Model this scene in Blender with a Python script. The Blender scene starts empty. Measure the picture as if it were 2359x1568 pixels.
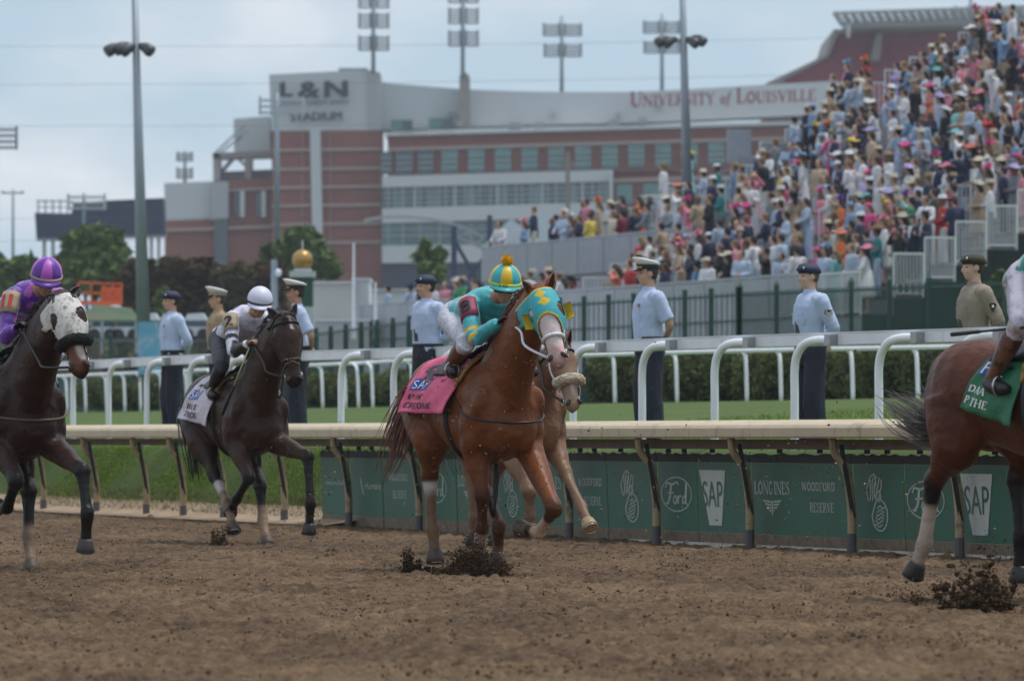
import bpy, bmesh, math, random
import numpy as np
from mathutils import Vector, Matrix, noise
from mathutils.bvhtree import BVHTree
random.seed(7); np.random.seed(7)
C = bpy.context.scene
COL = C.collection
R = math.radians
PI = math.pi
# ------------------------------------------------------------------ camera, sky, sun, exposure
FP = 14000.0; CX = 1179.5; HY = 1005.0; CH = 1.0
cam_d = bpy.data.cameras.new('camera'); cam = bpy.data.objects.new('camera', cam_d); COL.objects.link(cam)
cam.location = (0, 0, CH); cam.rotation_euler = (R(90), 0, 0)
cam_d.sensor_width = 36; cam_d.lens = 36*FP/2359.0
cam_d.shift_y = (HY-784)/2359.0
cam_d.clip_start = .5; cam_d.clip_end = 20000
cam_d.dof.use_dof = True; cam_d.dof.focus_distance = 45.5; cam_d.dof.aperture_fstop = 5.6
C.camera = cam
w = bpy.data.worlds.new("World"); C.world = w; w.use_nodes = True
SUN_EL, SUN_AZ = 70, 75
nt = w.node_tree; nt.nodes.clear()
wo = nt.nodes.new('ShaderNodeOutputWorld'); bg = nt.nodes.new('ShaderNodeBackground')
sky = nt.nodes.new('ShaderNodeTexSky'); sky.sky_type = 'NISHITA'; sky.sun_disc = False
sky.sun_elevation = R(SUN_EL); sky.sun_rotation = R(SUN_AZ); sky.dust_density = 2.0; sky.altitude = 100
tc = nt.nodes.new('ShaderNodeTexCoord')
mp = nt.nodes.new('ShaderNodeMapping'); mp.inputs['Scale'].default_value = (1, 1, 2.6)
nz = nt.nodes.new('ShaderNodeTexNoise'); nz.inputs['Scale'].default_value = 17; nz.inputs['Detail'].default_value = 5; nz.inputs['Roughness'].default_value = .48
nz2 = nt.nodes.new('ShaderNodeTexNoise'); nz2.inputs['Scale'].default_value = 2.2; nz2.inputs['Detail'].default_value = 3
cr = nt.nodes.new('ShaderNodeValToRGB')
e = cr.color_ramp.elements
e[0].position = .40; e[0].color = (4.9, 6.4, 7.7, 1)
e[1].position = .60; e[1].color = (8.8, 9.1, 9.6, 1)
m_ = cr.color_ramp.elements.new(.50); m_.color = (6.3, 7.3, 8.3, 1)
ad = nt.nodes.new('ShaderNodeMath'); ad.operation = 'MULTIPLY_ADD'; ad.inputs[1].default_value = .35; 
mx = nt.nodes.new('ShaderNodeMix'); mx.data_type = 'RGBA'; mx.inputs[0].default_value = .86
L = nt.links.new
L(tc.outputs['Generated'], mp.inputs[0]); L(mp.outputs[0], nz.inputs['Vector']); L(tc.outputs['Generated'], nz2.inputs['Vector'])
sc_ = nt.nodes.new('ShaderNodeMath'); sc_.operation = 'MULTIPLY'; sc_.inputs[1].default_value = .65
L(nz.outputs[0], sc_.inputs[0]); L(nz2.outputs[0], ad.inputs[0]); L(sc_.outputs[0], ad.inputs[2]); L(ad.outputs[0], cr.inputs[0])
L(sky.outputs[0], mx.inputs[6]); L(cr.outputs[0], mx.inputs[7]); L(mx.outputs[2], bg.inputs[0]); L(bg.outputs[0], wo.inputs[0])
bg.inputs[1].default_value = .098
sd = bpy.data.lights.new('sun', 'SUN'); sd.energy = 2.2; sd.angle = R(16); sd.color = (1, .965, .92)
so = bpy.data.objects.new('sun', sd); COL.objects.link(so)
saz, sel = R(SUN_AZ), R(SUN_EL)
sdir = Vector((math.sin(saz)*math.cos(sel), math.cos(saz)*math.cos(sel), math.sin(sel)))
so.rotation_euler = (-sdir).to_track_quat('-Z', 'Y').to_euler(); so.location = (0, 0, 60)
C.view_settings.view_transform = 'Standard'; C.view_settings.look = 'None'; C.view_settings.exposure = 0.15; C.view_settings.gamma = 1
C.view_settings.use_curve_mapping = False
C.cycles.max_bounces = 6; C.cycles.transparent_max_bounces = 6; C.cycles.use_denoising = True

# ------------------------------------------------------------------ helpers
def P(x, y, d):
    return Vector(((x-CX)*d/FP, d, CH+(HY-y)*d/FP))
def S(d): return FP/d
MATS = {}
def mat(name, col=(.5, .5, .5), rough=.6, metal=0, var=None, bump=None, attr=None, objcol=False, spec=.5, sheen=0, stains=None, coat=0, trans=0):
    """var=(scale,amount) brightness variation; bump=(scale,strength,dist); stains=(scale, colour, lo, hi)"""
    if name in MATS: return MATS[name]
    m = bpy.data.materials.new(name); m.use_nodes = True; MATS[name] = m
    t = m.node_tree; b = t.nodes['Principled BSDF']; lk = t.links.new
    b.inputs['Roughness'].default_value = rough; b.inputs['Metallic'].default_value = metal
    b.inputs['Specular IOR Level'].default_value = spec
    if sheen: b.inputs['Sheen Weight'].default_value = sheen
    if coat: b.inputs['Coat Weight'].default_value = coat; b.inputs['Coat Roughness'].default_value = .3
    if trans: b.inputs['Transmission Weight'].default_value = trans
    src = None
    if attr:
        a = t.nodes.new('ShaderNodeAttribute'); a.attribute_name = attr; src = a.outputs['Color']
    elif objcol:
        a = t.nodes.new('ShaderNodeObjectInfo'); src = a.outputs['Color']
    else:
        a = t.nodes.new('ShaderNodeRGB'); a.outputs[0].default_value = (*col, 1); src = a.outputs[0]
    tcn = t.nodes.new('ShaderNodeTexCoord')
    if var:
        n = t.nodes.new('ShaderNodeTexNoise'); n.inputs['Scale'].default_value = var[0]; n.inputs['Detail'].default_value = 5
        n.inputs['Roughness'].default_value = .62
        lk(tcn.outputs['Object'], n.inputs['Vector'])
        mr = t.nodes.new('ShaderNodeMapRange'); mr.inputs[1].default_value = .25; mr.inputs[2].default_value = .75
        mr.inputs[3].default_value = 1-var[1]; mr.inputs[4].default_value = 1+var[1]
        lk(n.outputs[0], mr.inputs[0])
        vm = t.nodes.new('ShaderNodeVectorMath'); vm.operation = 'SCALE'
        lk(src, vm.inputs[0]); lk(mr.outputs[0], vm.inputs['Scale']); src = vm.outputs[0]
    if stains:
        n = t.nodes.new('ShaderNodeTexNoise'); n.inputs['Scale'].default_value = stains[0]; n.inputs['Detail'].default_value = 8
        n.inputs['Roughness'].default_value = .7
        lk(tcn.outputs['Object'], n.inputs['Vector'])
        mr = t.nodes.new('ShaderNodeMapRange'); mr.inputs[1].default_value = stains[2]; mr.inputs[2].default_value = stains[3]
        lk(n.outputs[0], mr.inputs[0])
        x = t.nodes.new('ShaderNodeMix'); x.data_type = 'RGBA'
        lk(mr.outputs[0], x.inputs[0]); lk(src, x.inputs[6]); x.inputs[7].default_value = (*stains[1], 1); src = x.outputs[2]
    lk(src, b.inputs['Base Color'])
    if bump:
        n = t.nodes.new('ShaderNodeTexNoise'); n.inputs['Scale'].default_value = bump[0]; n.inputs['Detail'].default_value = 4
        lk(tcn.outputs['Object'], n.inputs['Vector'])
        bp = t.nodes.new('ShaderNodeBump'); bp.inputs['Strength'].default_value = bump[1]; bp.inputs['Distance'].default_value = bump[2]
        lk(n.outputs[0], bp.inputs['Height']); lk(bp.outputs[0], b.inputs['Normal'])
    return m

class MB:
    def __init__(s): s.v = []; s.f = []; s.m = []
    def add(s, vs, fs, mi=0):
        o = len(s.v); s.v += [tuple(q) for q in vs]; s.f += [tuple(i+o for i in q) for q in fs]; s.m += [mi]*len(fs); return s
    def box(s, c, sz, rz=0, mi=0, M=None):
        x, y, z = sz[0]/2, sz[1]/2, sz[2]/2
        vs = [Vector((a*x, b*y, cc*z)) for cc in (-1, 1) for b in (-1, 1) for a in (-1, 1)]
        Rm = Matrix.Rotation(rz, 3, 'Z') if M is None else M
        return s.add([Vector(c)+Rm @ q for q in vs], [(0, 2, 3, 1), (4, 5, 7, 6), (0, 1, 5, 4), (2, 6, 7, 3), (0, 4, 6, 2), (1, 3, 7, 5)], mi)
    def bar(s, a, b, wd, th=None, up=(0, 0, 1), mi=0):
        """box beam from a to b, wd across, th along up"""
        a = Vector(a); b = Vector(b); th = th or wd; t = (b-a).normalized(); u = Vector(up)
        if abs(t.dot(u)) > .98: u = Vector((0, 1, 0))
        sd_ = t.cross(u).normalized(); u = sd_.cross(t).normalized()
        vs = [p+sd_*i*wd/2+u*j*th/2 for p in (a, b) for i, j in ((-1, -1), (1, -1), (1, 1), (-1, 1))]
        return s.add(vs, [(3, 2, 1, 0), (4, 5, 6, 7), (0, 1, 5, 4), (1, 2, 6, 5), (2, 3, 7, 6), (3, 0, 4, 7)], mi)
    def loft(s, rings, mi=0, close=True, cap=True):
        n = len(rings[0]); o = len(s.v); fs = []
        for r in rings: s.v += [tuple(q) for q in r]
        for i in range(len(rings)-1):
            for j in range(n if close else n-1):
                k = (j+1) % n; fs.append((o+i*n+j, o+i*n+k, o+(i+1)*n+k, o+(i+1)*n+j))
        if cap:
            fs.append(tuple(o+j for j in range(n))[::-1]); fs.append(tuple(o+(len(rings)-1)*n+j for j in range(n)))
        s.f += fs; s.m += [mi]*len(fs); return s
    def tube(s, pts, rad, n=10, sub=1, mi=0, flat=1.0, flatdir=None):
        """tube through pts, rad per point or one value; flat scales radius across flatdir"""
        pts = [Vector(p) for p in pts]
        rad = [rad]*len(pts) if isinstance(rad, (int, float)) else list(rad)
        if sub > 1 and len(pts) > 2:
            Q = []; RR = []
            for i in range(len(pts)-1):
                p0 = pts[max(i-1, 0)]; p1 = pts[i]; p2 = pts[i+1]; p3 = pts[min(i+2, len(pts)-1)]
                for k in range(sub):
                    t = k/sub
                    Q.append(.5*((2*p1)+(-p0+p2)*t+(2*p0-5*p1+4*p2-p3)*t*t+(-p0+3*p1-3*p2+p3)*t**3))
                    tt = t*t*(3-2*t); RR.append(rad[i]*(1-tt)+rad[i+1]*tt)
            Q.append(pts[-1]); RR.append(rad[-1]); pts, rad = Q, RR
        rings = []; N = None
        for i, p in enumerate(pts):
            t = (pts[min(i+1, len(pts)-1)]-pts[max(i-1, 0)])
            if t.length < 1e-9: t = Vector((0, 0, 1))
            t.normalize()
            if flatdir is not None:
                N = Vector(flatdir)-t*t.dot(Vector(flatdir)); N.normalize()
            elif N is None:
                N = t.orthogonal().normalized()
            else:
                N = (N-t*t.dot(N)).normalized()
            B = t.cross(N)
            rings.append([p+rad[i]*(math.cos(2*PI*j/n)*N*flat+math.sin(2*PI*j/n)*B) for j in range(n)])
        return s.loft(rings, mi)
    def ell(s, c, r, ax=None, n=14, m=9, mi=0):
        c = Vector(c); ax = ax or (Vector((1, 0, 0)), Vector((0, 1, 0)), Vector((0, 0, 1)))
        if isinstance(r, (int, float)): r = (r, r, r)
        vs = [c+ax[2]*r[2]]
        for i in range(1, m):
            t = PI*i/m
            for j in range(n):
                q = 2*PI*j/n
                vs.append(c+ax[0]*r[0]*math.sin(t)*math.cos(q)+ax[1]*r[1]*math.sin(t)*math.sin(q)+ax[2]*r[2]*math.cos(t))
        vs.append(c-ax[2]*r[2]); fs = []
        for j in range(n): fs.append((0, 1+j, 1+(j+1) % n))
        for i in range(m-2):
            for j in range(n):
                a = 1+i*n+j; b = 1+i*n+(j+1) % n; fs.append((a, a+n, b+n, b))
        l = len(vs)-1; o = 1+(m-2)*n
        for j in range(n): fs.append((l, o+(j+1) % n, o+j))
        return s.add(vs, fs, mi)
    def prism(s, poly, off, mi=0):
        n = len(poly); off = Vector(off)
        vs = [Vector(p) for p in poly]+[Vector(p)+off for p in poly]
        return s.add(vs, [tuple(range(n)), tuple(range(2*n-1, n-1, -1))]+[(j, j+n, (j+1) % n+n, (j+1) % n) for j in range(n)], mi)
    def mesh(s, name='m'):
        me = bpy.data.meshes.new(name); me.from_pydata(s.v, [], s.f); 
        if any(s.m): me.polygons.foreach_set('material_index', s.m)
        me.update(); return me
    def build(s, name, mats, parent=None, world=False, smooth=False, **props):
        me = s.mesh(name)
        if world and parent is not None:
            Mi = Matrix.LocRotScale(parent.location, parent.rotation_euler, parent.scale).inverted(); me.transform(Mi)
        bm = bmesh.new(); bm.from_mesh(me); bmesh.ops.recalc_face_normals(bm, faces=bm.faces); bm.to_mesh(me); bm.free()
        return link(name, me, mats, parent, smooth, **props)
def link(name, me, mats, parent=None, smooth=False, **props):
    o = bpy.data.objects.new(name, me)
    if mats is not None and len(me.materials) == 0:
        for m in (mats if isinstance(mats, (list, tuple)) else [mats]): me.materials.append(m)
    if smooth:
        try: me.polygons.foreach_set('use_smooth', [True]*len(me.polygons))
        except Exception: pass
    COL.objects.link(o)
    if parent is not None: o.parent = parent
    for k, v in props.items(): o[k] = v
    return o
def thing(name, label, cat, loc=(0, 0, 0), rz=0, group=None):
    o = bpy.data.objects.new(name, None); COL.objects.link(o); o.location = loc; o.rotation_euler = (0, 0, rz)
    o['label'] = label; o['category'] = cat
    if group: o['group'] = group
    o.empty_display_size = .3
    return o
def tag(o, label, cat, group=None):
    o['label'] = label; o['category'] = cat
    if group: o['group'] = group
    return o
def struct(o): o['kind'] = 'structure'; return o
def copy_thing(o, loc, rz=None, label=None, sc=None, parent=None):
    c = o.copy(); COL.objects.link(c)
    if parent is not None: c.parent = parent
    else:
        c.location = loc
        if rz is not None: c.rotation_euler = (0, 0, rz)
        if sc is not None: c.scale = sc if hasattr(sc, '__len__') else (sc, sc, sc)
        if label: c['label'] = label
    for ch in o.children: copy_thing(ch, None, parent=c)
    return c
def organic(mb, voxel, smooth=6, name='body', factor=.5):
    me = mb.mesh('tmp'); bm = bmesh.new(); bm.from_mesh(me); bmesh.ops.recalc_face_normals(bm, faces=bm.faces); bm.to_mesh(me); bm.free()
    o = bpy.data.objects.new('tmp', me); COL.objects.link(o)
    r = o.modifiers.new('r', 'REMESH'); r.mode = 'VOXEL'; r.voxel_size = voxel; r.use_smooth_shade = True
    if smooth:
        sm = o.modifiers.new('s', 'SMOOTH'); sm.factor = factor; sm.iterations = smooth
    dg = bpy.context.evaluated_depsgraph_get(); dg.update()
    out = bpy.data.meshes.new_from_object(o.evaluated_get(dg)); out.name = name
    bpy.data.objects.remove(o); bpy.data.meshes.remove(me)
    out.polygons.foreach_set('use_smooth', [True]*len(out.polygons)); out.materials.clear()
    return out
def wrinkle(me, amp=.006, sc=9, seed=0, stretch=(1, 1, .45)):
    V = verts(me); N_ = np.empty(len(me.vertices)*3, np.float32); me.vertices.foreach_get('normal', N_); N_ = N_.reshape(-1, 3)
    q = V*sc*np.array(stretch)+seed
    h = np.array([noise.noise(Vector(a))+.5*(1-2*abs(noise.noise(Vector(a)*1.7))) for a in q.tolist()])
    me.vertices.foreach_set('co', (V+N_*(h*amp)[:, None]).astype(np.float32).ravel()); me.update(); return me
def verts(me):
    a = np.empty(len(me.vertices)*3, np.float32); me.vertices.foreach_get('co', a); return a.reshape(-1, 3)
def set_col(me, col, name='Col'):
    at = me.color_attributes.new(name, 'FLOAT_COLOR', 'POINT')
    a = np.ones((len(me.vertices), 4), np.float32); a[:, :3] = col; at.data.foreach_set('color', a.ravel())
def capdist(V, A, B):
    A = np.array(A, float); B = np.array(B, float); d = B-A; L2 = max(d@d, 1e-9)
    t = np.clip(((V-A)@d)/L2, 0, 1); return np.linalg.norm(V-A-t[:, None]*d, axis=1)
def paint(V, base, caps):
    """caps: (A,B,radius,colour,softness)"""
    c = np.tile(np.array(base, float), (len(V), 1))
    for A, B, r, cc, sf in caps:
        dd = capdist(V, A, B); k = np.clip((r-dd)/max(sf, 1e-4)+.5, 0, 1)[:, None]; c = c*(1-k)+np.array(cc)*k
    return c
def vnoise(x, y, seed=0):
    rs = np.random.RandomState(seed); T = rs.rand(256, 256)
    xi = np.floor(x).astype(int); yi = np.floor(y).astype(int); fx = x-xi; fy = y-yi
    fx = fx*fx*(3-2*fx); fy = fy*fy*(3-2*fy); xi &= 255; yi &= 255; x1 = (xi+1) & 255; y1 = (yi+1) & 255
    return (T[xi, yi]*(1-fx)+T[x1, yi]*fx)*(1-fy)+(T[xi, y1]*(1-fx)+T[x1, y1]*fx)*fy
# --- flat lettering: returns (verts2d, faces), height of capitals 1, origin lower left
_TXT = {}
def sans(s):
    if s in _TXT: return _TXT[s]
    cu = bpy.data.curves.new('t', 'FONT'); cu.body = s; cu.resolution_u = 3
    o = bpy.data.objects.new('t', cu); COL.objects.link(o)
    dg = bpy.context.evaluated_depsgraph_get(); dg.update()
    me = bpy.data.meshes.new_from_object(o.evaluated_get(dg))
    v = verts(me)[:, :2].copy(); f = [tuple(p.vertices) for p in me.polygons]
    v -= v.min(0); v /= v[:, 1].max()
    bpy.data.objects.remove(o); bpy.data.meshes.remove(me); bpy.data.curves.remove(cu)
    _TXT[s] = (v, f); return _TXT[s]
TK, TN = .17, .075
GL = {
 'U': (.86, [(TK, [(.16, 1), (.16, .32), (.24, .1), (.42, .02)]), (TN, [(.42, .02), (.6, .06), (.7, .3), (.7, 1)])], [(.16, 1), (.7, 1)]),
 'N': (.92, [(TN, [(.14, 0), (.14, 1)]), (TK, [(.16, .96), (.72, .04)]), (TN, [(.76, 0), (.76, 1)])], [(.14, 0), (.12, 1), (.76, 1)]),
 'I': (.42, [(TK, [(.21, 0), (.21, 1)])], [(.21, 0), (.21, 1)]),
 'V': (.84, [(TK, [(.14, 1), (.42, .02)]), (TN, [(.42, .02), (.7, 1)])], [(.14, 1), (.7, 1)]),
 'E': (.72, [(TK, [(.18, 0), (.18, 1)]), (TN, [(.18, .97), (.6, .97), (.62, .8)]), (TN, [(.18, .52), (.5, .52)]), (TN, [(.18, .03), (.62, .03), (.66, .22)])], []),
 'R': (.84, [(TK, [(.18, 0), (.18, 1)]), (TN, [(.18, .97), (.46, .97)]), (TK*.8, [(.46, .95), (.6, .86), (.6, .64), (.44, .52)]), (TN, [(.44, .5), (.18, .5)]), (TK*.8, [(.4, .5), (.74, .02)])], [(.18, 0), (.74, 0)]),
 'S': (.66, [(TN, [(.56, .76), (.54, .92), (.34, .98), (.14, .9)]), (TK*.8, [(.15, .88), (.12, .7), (.3, .55), (.48, .42), (.5, .2)]), (TN, [(.5, .14), (.3, .02), (.1, .08), (.08, .28)])], []),
 'T': (.76, [(TK, [(.38, 0), (.38, 1)]), (TN, [(.08, .78), (.1, .97), (.66, .97), (.68, .78)])], [(.38, 0)]),
 'Y': (.82, [(TK, [(.12, 1), (.4, .46), (.4, 0)]), (TN, [(.4, .48), (.68, 1)])], [(.12, 1), (.68, 1), (.4, 0)]),
 'L': (.7, [(TK, [(.18, 0), (.18, 1)]), (TN, [(.18, .03), (.58, .03), (.62, .26)])], [(.18, 1)]),
 'O': (.86, [(TK, [(.4, .98), (.16, .8), (.1, .5), (.16, .2), (.4, .02)]), (TK, [(.4, .98), (.66, .8), (.72, .5), (.66, .2), (.4, .02)])], []),
 'G': (.88, [(TK, [(.6, .84), (.42, .98), (.18, .84), (.11, .5), (.18, .16), (.42, .02)]), (TN, [(.42, .03), (.62, .12), (.66, .42), (.48, .44)])], []),
 'W': (1.15, [(TK, [(.12, 1), (.36, .02)]), (TN, [(.36, .02), (.57, .95)]), (TK, [(.57, .95), (.8, .02)]), (TN, [(.8, .02), (1.03, 1)])], [(.12, 1), (1.03, 1)]),
 'D': (.88, [(TK, [(.18, 0), (.18, 1)]), (TN, [(.18, .97), (.45, .97)]), (TK, [(.43, .95), (.68, .8), (.72, .5), (.68, .2), (.43, .04)]), (TN, [(.18, .03), (.45, .03)])], []),
 'F': (.7, [(TK, [(.18, 0), (.18, 1)]), (TN, [(.18, .97), (.6, .97), (.62, .76)]), (TN, [(.18, .52), (.5, .52)])], [(.18, 0)]),
 'P': (.76, [(TK, [(.18, 0), (.18, 1)]), (TN, [(.18, .97), (.46, .97)]), (TK*.8, [(.46, .95), (.62, .84), (.62, .62), (.44, .5)]), (TN, [(.44, .48), (.18, .48)])], [(.18, 0)]),
 'A': (.84, [(TN, [(.1, 0), (.4, 1)]), (TK, [(.4, .98), (.72, 0)]), (TN, [(.22, .35), (.6, .35)])], [(.1, 0), (.72, 0)]),
 'C': (.8, [(TK, [(.64, .82), (.42, .98), (.18, .84), (.11, .5), (.18, .16), (.42, .02), (.66, .2)])], []),
 'H': (.92, [(TK, [(.18, 0), (.18, 1)]), (TK, [(.74, 0), (.74, 1)]), (TN, [(.18, .5), (.74, .5)])], [(.18, 0), (.18, 1), (.74, 0), (.74, 1)]),
 'M': (1.08, [(TN, [(.14, 0), (.14, 1)]), (TK, [(.16, .96), (.5, .04)]), (TN, [(.5, .04), (.84, .96)]), (TK, [(.86, 0), (.86, 1)])], [(.14, 0), (.86, 0)]),
 'B': (.8, [(TK, [(.18, 0), (.18, 1)]), (TN, [(.18, .97), (.44, .97)]), (TK*.7, [(.44, .95), (.58, .84), (.56, .64), (.42, .53)]), (TK*.8, [(.42, .53), (.64, .4), (.64, .16), (.46, .04)]), (TN, [(.46, .03), (.18, .03)])], []),
 'o': (.55, [(TK*.8, [(.26, .62), (.1, .5), (.08, .3), (.14, .08), (.26, 0)]), (TK*.8, [(.26, .62), (.42, .5), (.44, .3), (.38, .08), (.26, 0)])], []),
 'f': (.42, [(TK*.8, [(.44, .95), (.3, .98), (.22, .8), (.12, -.1), (.0, -.2)]), (TN, [(.08, .6), (.4, .6)])], []),
 ' ': (.45, [], []), '8': None}
def serif(s, small=None):
    V = []; F = []; x = 0
    for k, ch in enumerate(s):
        wd, st, sf = GL[ch]; hs = 1.0
        if small and k in small: hs = small[k]
        def stroke(pts, t):
            n = len(pts); 
            for i in range(n-1):
                a = np.array(pts[i], float); b = np.array(pts[i+1], float); d = b-a; l = np.linalg.norm(d); 
                if l < 1e-6: continue
                nn = np.array((-d[1], d[0]))/l*t/2; e_ = d/l*t*.15
                o = len(V)
                for q in (a-e_-nn, b+e_-nn, b+e_+nn, a-e_+nn): V.append((x+q[0]*hs, q[1]*hs))
                F.append((o, o+1, o+2, o+3))
        for t, pts in st: stroke(pts, t)
        for (sx, sy) in sf: stroke([(sx-.15, sy+(.025 if sy < .5 else -.025)), (sx+.15, sy+(.025 if sy < .5 else -.025))], .05)
        x += wd*hs*1.0
    return np.array(V, float), F
def decal(mb, vf, fn, x0, y0, w=None, h=1.0, mi=0, xs=None):
    """place 2-D lettering with lower-left (x0,y0), height h, width w through fn(x,y)->point"""
    v, f = vf; W0 = v[:, 0].max()-v[:, 0].min(); k = (w/W0) if w else (xs or h)
    mb.add([fn(x0+(q[0]-v[:, 0].min())*k, y0+q[1]*h) for q in v], f, mi)
# ------------------------------------------------------------------ materials of the setting
M_dirt = mat('dirt_soil', attr='Col', rough=.95, var=(22, .45), bump=(60, .8, .025), spec=.15)
M_grass = mat('turf_grass', (.085, .135, .032), rough=.9, var=(.9, .3), bump=(90, .8, .03), spec=.2, stains=(.35, (.10, .13, .035), .5, .75))
M_grass2 = mat('grass_blades', (.17, .26, .035), rough=.75, var=(1.5, .35), spec=.3)
M_sand = mat('sandy_edge', (.34, .25, .17), rough=.9, var=(3, .3), bump=(20, .4, .02), spec=.2)
M_tan = mat('tan_rail', (.50, .40, .27), rough=.55, var=(3, .12), stains=(5, (.17, .12, .08), .56, .78), spec=.4)
M_tanpost = mat('tan_post', (.36, .27, .16), rough=.6, var=(4, .2), stains=(7, (.09, .07, .055), .52, .7), spec=.3)
M_tandark = mat('shaded_fascia', (.13, .095, .06), rough=.7, var=(5, .25))  # brown of the fascia, darkened for the shade under the cover
M_dark = mat('rubber_and_shade', (.014, .013, .012), rough=.7)  # black rubber, also near-black bars and bands standing in for shade
M_ban = mat('green_banner', (.022, .120, .078), rough=.5, var=(2, .15), spec=.4, stains=(3.5, (.045, .085, .05), .45, .75))
M_banlow = mat('muddy_skirting', (.17, .125, .085), rough=.8, var=(4, .25), stains=(9, (.08, .06, .045), .5, .7))
M_print = mat('banner_print', (.42, .47, .42), rough=.6, var=(30, .2))
M_print_s = mat('banner_print_white', (.48, .50, .47), rough=.6, var=(30, .15))
M_white = mat('white_paint', (.80, .83, .86), rough=.35, var=(2, .08), spec=.5)
M_alu = mat('white_rail_board', (.66, .69, .73), rough=.3, var=(3, .10), spec=.5, stains=(6, (.4, .42, .44), .6, .8))
M_bracket = mat('grey_bracket', (.33, .34, .35), rough=.4, metal=.6)
M_leaf = mat('hedge_leaves', (.095, .118, .034), rough=.7, var=(1.3, .6), spec=.3)
M_leafg = mat('green_leaves', (.105, .150, .048), rough=.7, var=(.35, .4), spec=.3)
M_leafd = mat('brown_leaves', (.085, .062, .036), rough=.8, var=(.3, .5), spec=.2)
M_bark = mat('bark', (.10, .075, .055), rough=.9, var=(5, .3))
M_iron = mat('green_iron', (.012, .060, .045), rough=.5)
M_drape = mat('dark_green_drape', (.005, .016, .013), rough=.85, var=(1.2, .4), bump=(2.5, .5, .1))
M_skirt = mat('green_windscreen', (.012, .048, .040), rough=.8, var=(1.0, .2))
M_steel = mat('grey_steel', (.36, .38, .40), rough=.45, metal=.3)
M_galv = mat('grey_panel', (.27, .29, .32), rough=.5, var=(1.5, .15), metal=.2)
M_rail = mat('white_railing', (.62, .64, .66), rough=.4, spec=.4)
M_deck = mat('deck', (.13, .135, .15), rough=.6, var=(2, .15))
M_asph = mat('far_ground', (.12, .13, .11), rough=.9, var=(.05, .3))

# ------------------------------------------------------------------ brown running rail line (x,y of its foot in the photograph -> ground points)
RB = [Vector((6.1+.36*7.5, 43.6-7.5*.93, 0)), Vector((3.68, 50, 0)), Vector((.55, 58.8, 0)), Vector((-1.81, 66.7, 0)), Vector((-3.94, 72.9, 0)), Vector((-6.1, 79.6, 0)), Vector((-9.6, 91, 0))]
RB.insert(0, RB[0]+Vector((12, -30, 0)))
_cum = [0]
for i in range(1, len(RB)): _cum.append(_cum[-1]+(RB[i]-RB[i-1]).length)
SR = _cum[2]      # arc length at the point seen at the right (x=2210)
def rail(s, b=0.0, z=0.0):
    s = s+SR
    i = 0
    while i < len(RB)-2 and s > _cum[i+1]: i += 1
    t = (s-_cum[i])/(_cum[i+1]-_cum[i])
    p = RB[i].lerp(RB[i+1], t)
    # smooth tangent
    def tan(k): return (RB[min(k+1, len(RB)-1)]-RB[max(k-1, 0)]).normalized()
    T = (tan(i)*(1-t)+tan(i+1)*t).normalized() if 0 <= t <= 1 else (RB[i+1]-RB[i]).normalized()
    Nn = Vector((T.y, -T.x, 0))
    q = p+Nn*b; q.z = z; return q
def s_of_x(x, b=0.0, z=0.0):
    lo, hi = -3.0, 45.0
    for _ in range(40):
        m = (lo+hi)/2; p = rail(m, b, z)
        if CX+p.x*FP/p.y > x: lo = m
        else: hi = m
    return (lo+hi)/2
def turf_z(b):
    if b < .38: return .04
    pts = [(.38, .04), (.5, .13), (1.1, .80), (1.3, .88), (4, .92), (7.5, 1.04), (12, 1.32), (17.5, 1.62), (60, 1.62), (4000, 1.62)]
    for (a, za), (c, zc) in zip(pts, pts[1:]):
        if b <= c: 
            t = (b-a)/(c-a); return za+(zc-za)*t
    return 1.62
# ------------------------------------------------------------------ ground sheets
g = MB(); bs = [.38, .44, .5, .7, .9, 1.1, 1.3, 2, 4, 5, 6, 7.5, 9, 12, 14, 17.5, 22, 30, 60]
ss = [-60+2.0*i for i in range(28)]+[i*.9 for i in range(-4, 62)]+[60, 75, 110]
rows = [[rail(s, b, turf_z(b)+(.02*math.sin(s*1.3+b) if .5 < b < 5 else 0)) for b in bs] for s in ss]
n = len(bs); vs = [q for r in rows for q in r]
g.add(vs, [(i*n+j, i*n+j+1, (i+1)*n+j+1, (i+1)*n+j) for i in range(len(ss)-1) for j in range(n-1)])
struct(g.build('turf', M_grass, smooth=True))
g = MB(); g.add([(-2500, 205, 1.60), (2500, 205, 1.60), (2500, 9000, 1.60), (-2500, 9000, 1.60)], [(0, 1, 2, 3)]); struct(g.build('far_ground', M_asph))
g = MB(); g.add([(-60, -40, -.06), (60, -40, -.06), (60, 120, -.06), (-60, 120, -.06)], [(0, 1, 2, 3)])
struct(g.build('track_base', mat('track_base', (.16, .115, .075), rough=.95)))
# near dirt: a real uneven surface of clods and hoof scars
NX, NY = 460, 760
yy = 22*np.exp(np.linspace(0, math.log(84/22), NY)); xx = np.linspace(-1, 1, NX)
X = xx[None, :]*(5.2+(yy[:, None]-22)*.085); Y = np.repeat(yy[:, None], NX, 1)
h = .018*(vnoise(X*1.3+9, Y*1.1, 1)-.5)+.020*(vnoise(X*5+3, Y*4, 2)-.5)+.020*(vnoise(X*14, Y*11, 3)-.5)+.022*(vnoise(X*33, Y*20, 4)-.5)+.028*(vnoise(X*60, Y*30, 5)-.5)
pit = np.clip(vnoise(X*4.2+40, Y*3.1+7, 8)-.66, 0, 1)*.16; h = h-pit+np.clip(vnoise(X*9+4, Y*8+7, 9)-.7, 0, 1)*.10
Z = h-.004
V = np.stack([X, Y, Z], -1).reshape(-1, 3)
idx = np.arange(NX*NY).reshape(NY, NX)
F = np.stack([idx[:-1, :-1], idx[:-1, 1:], idx[1:, 1:], idx[1:, :-1]], -1).reshape(-1, 4)
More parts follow.
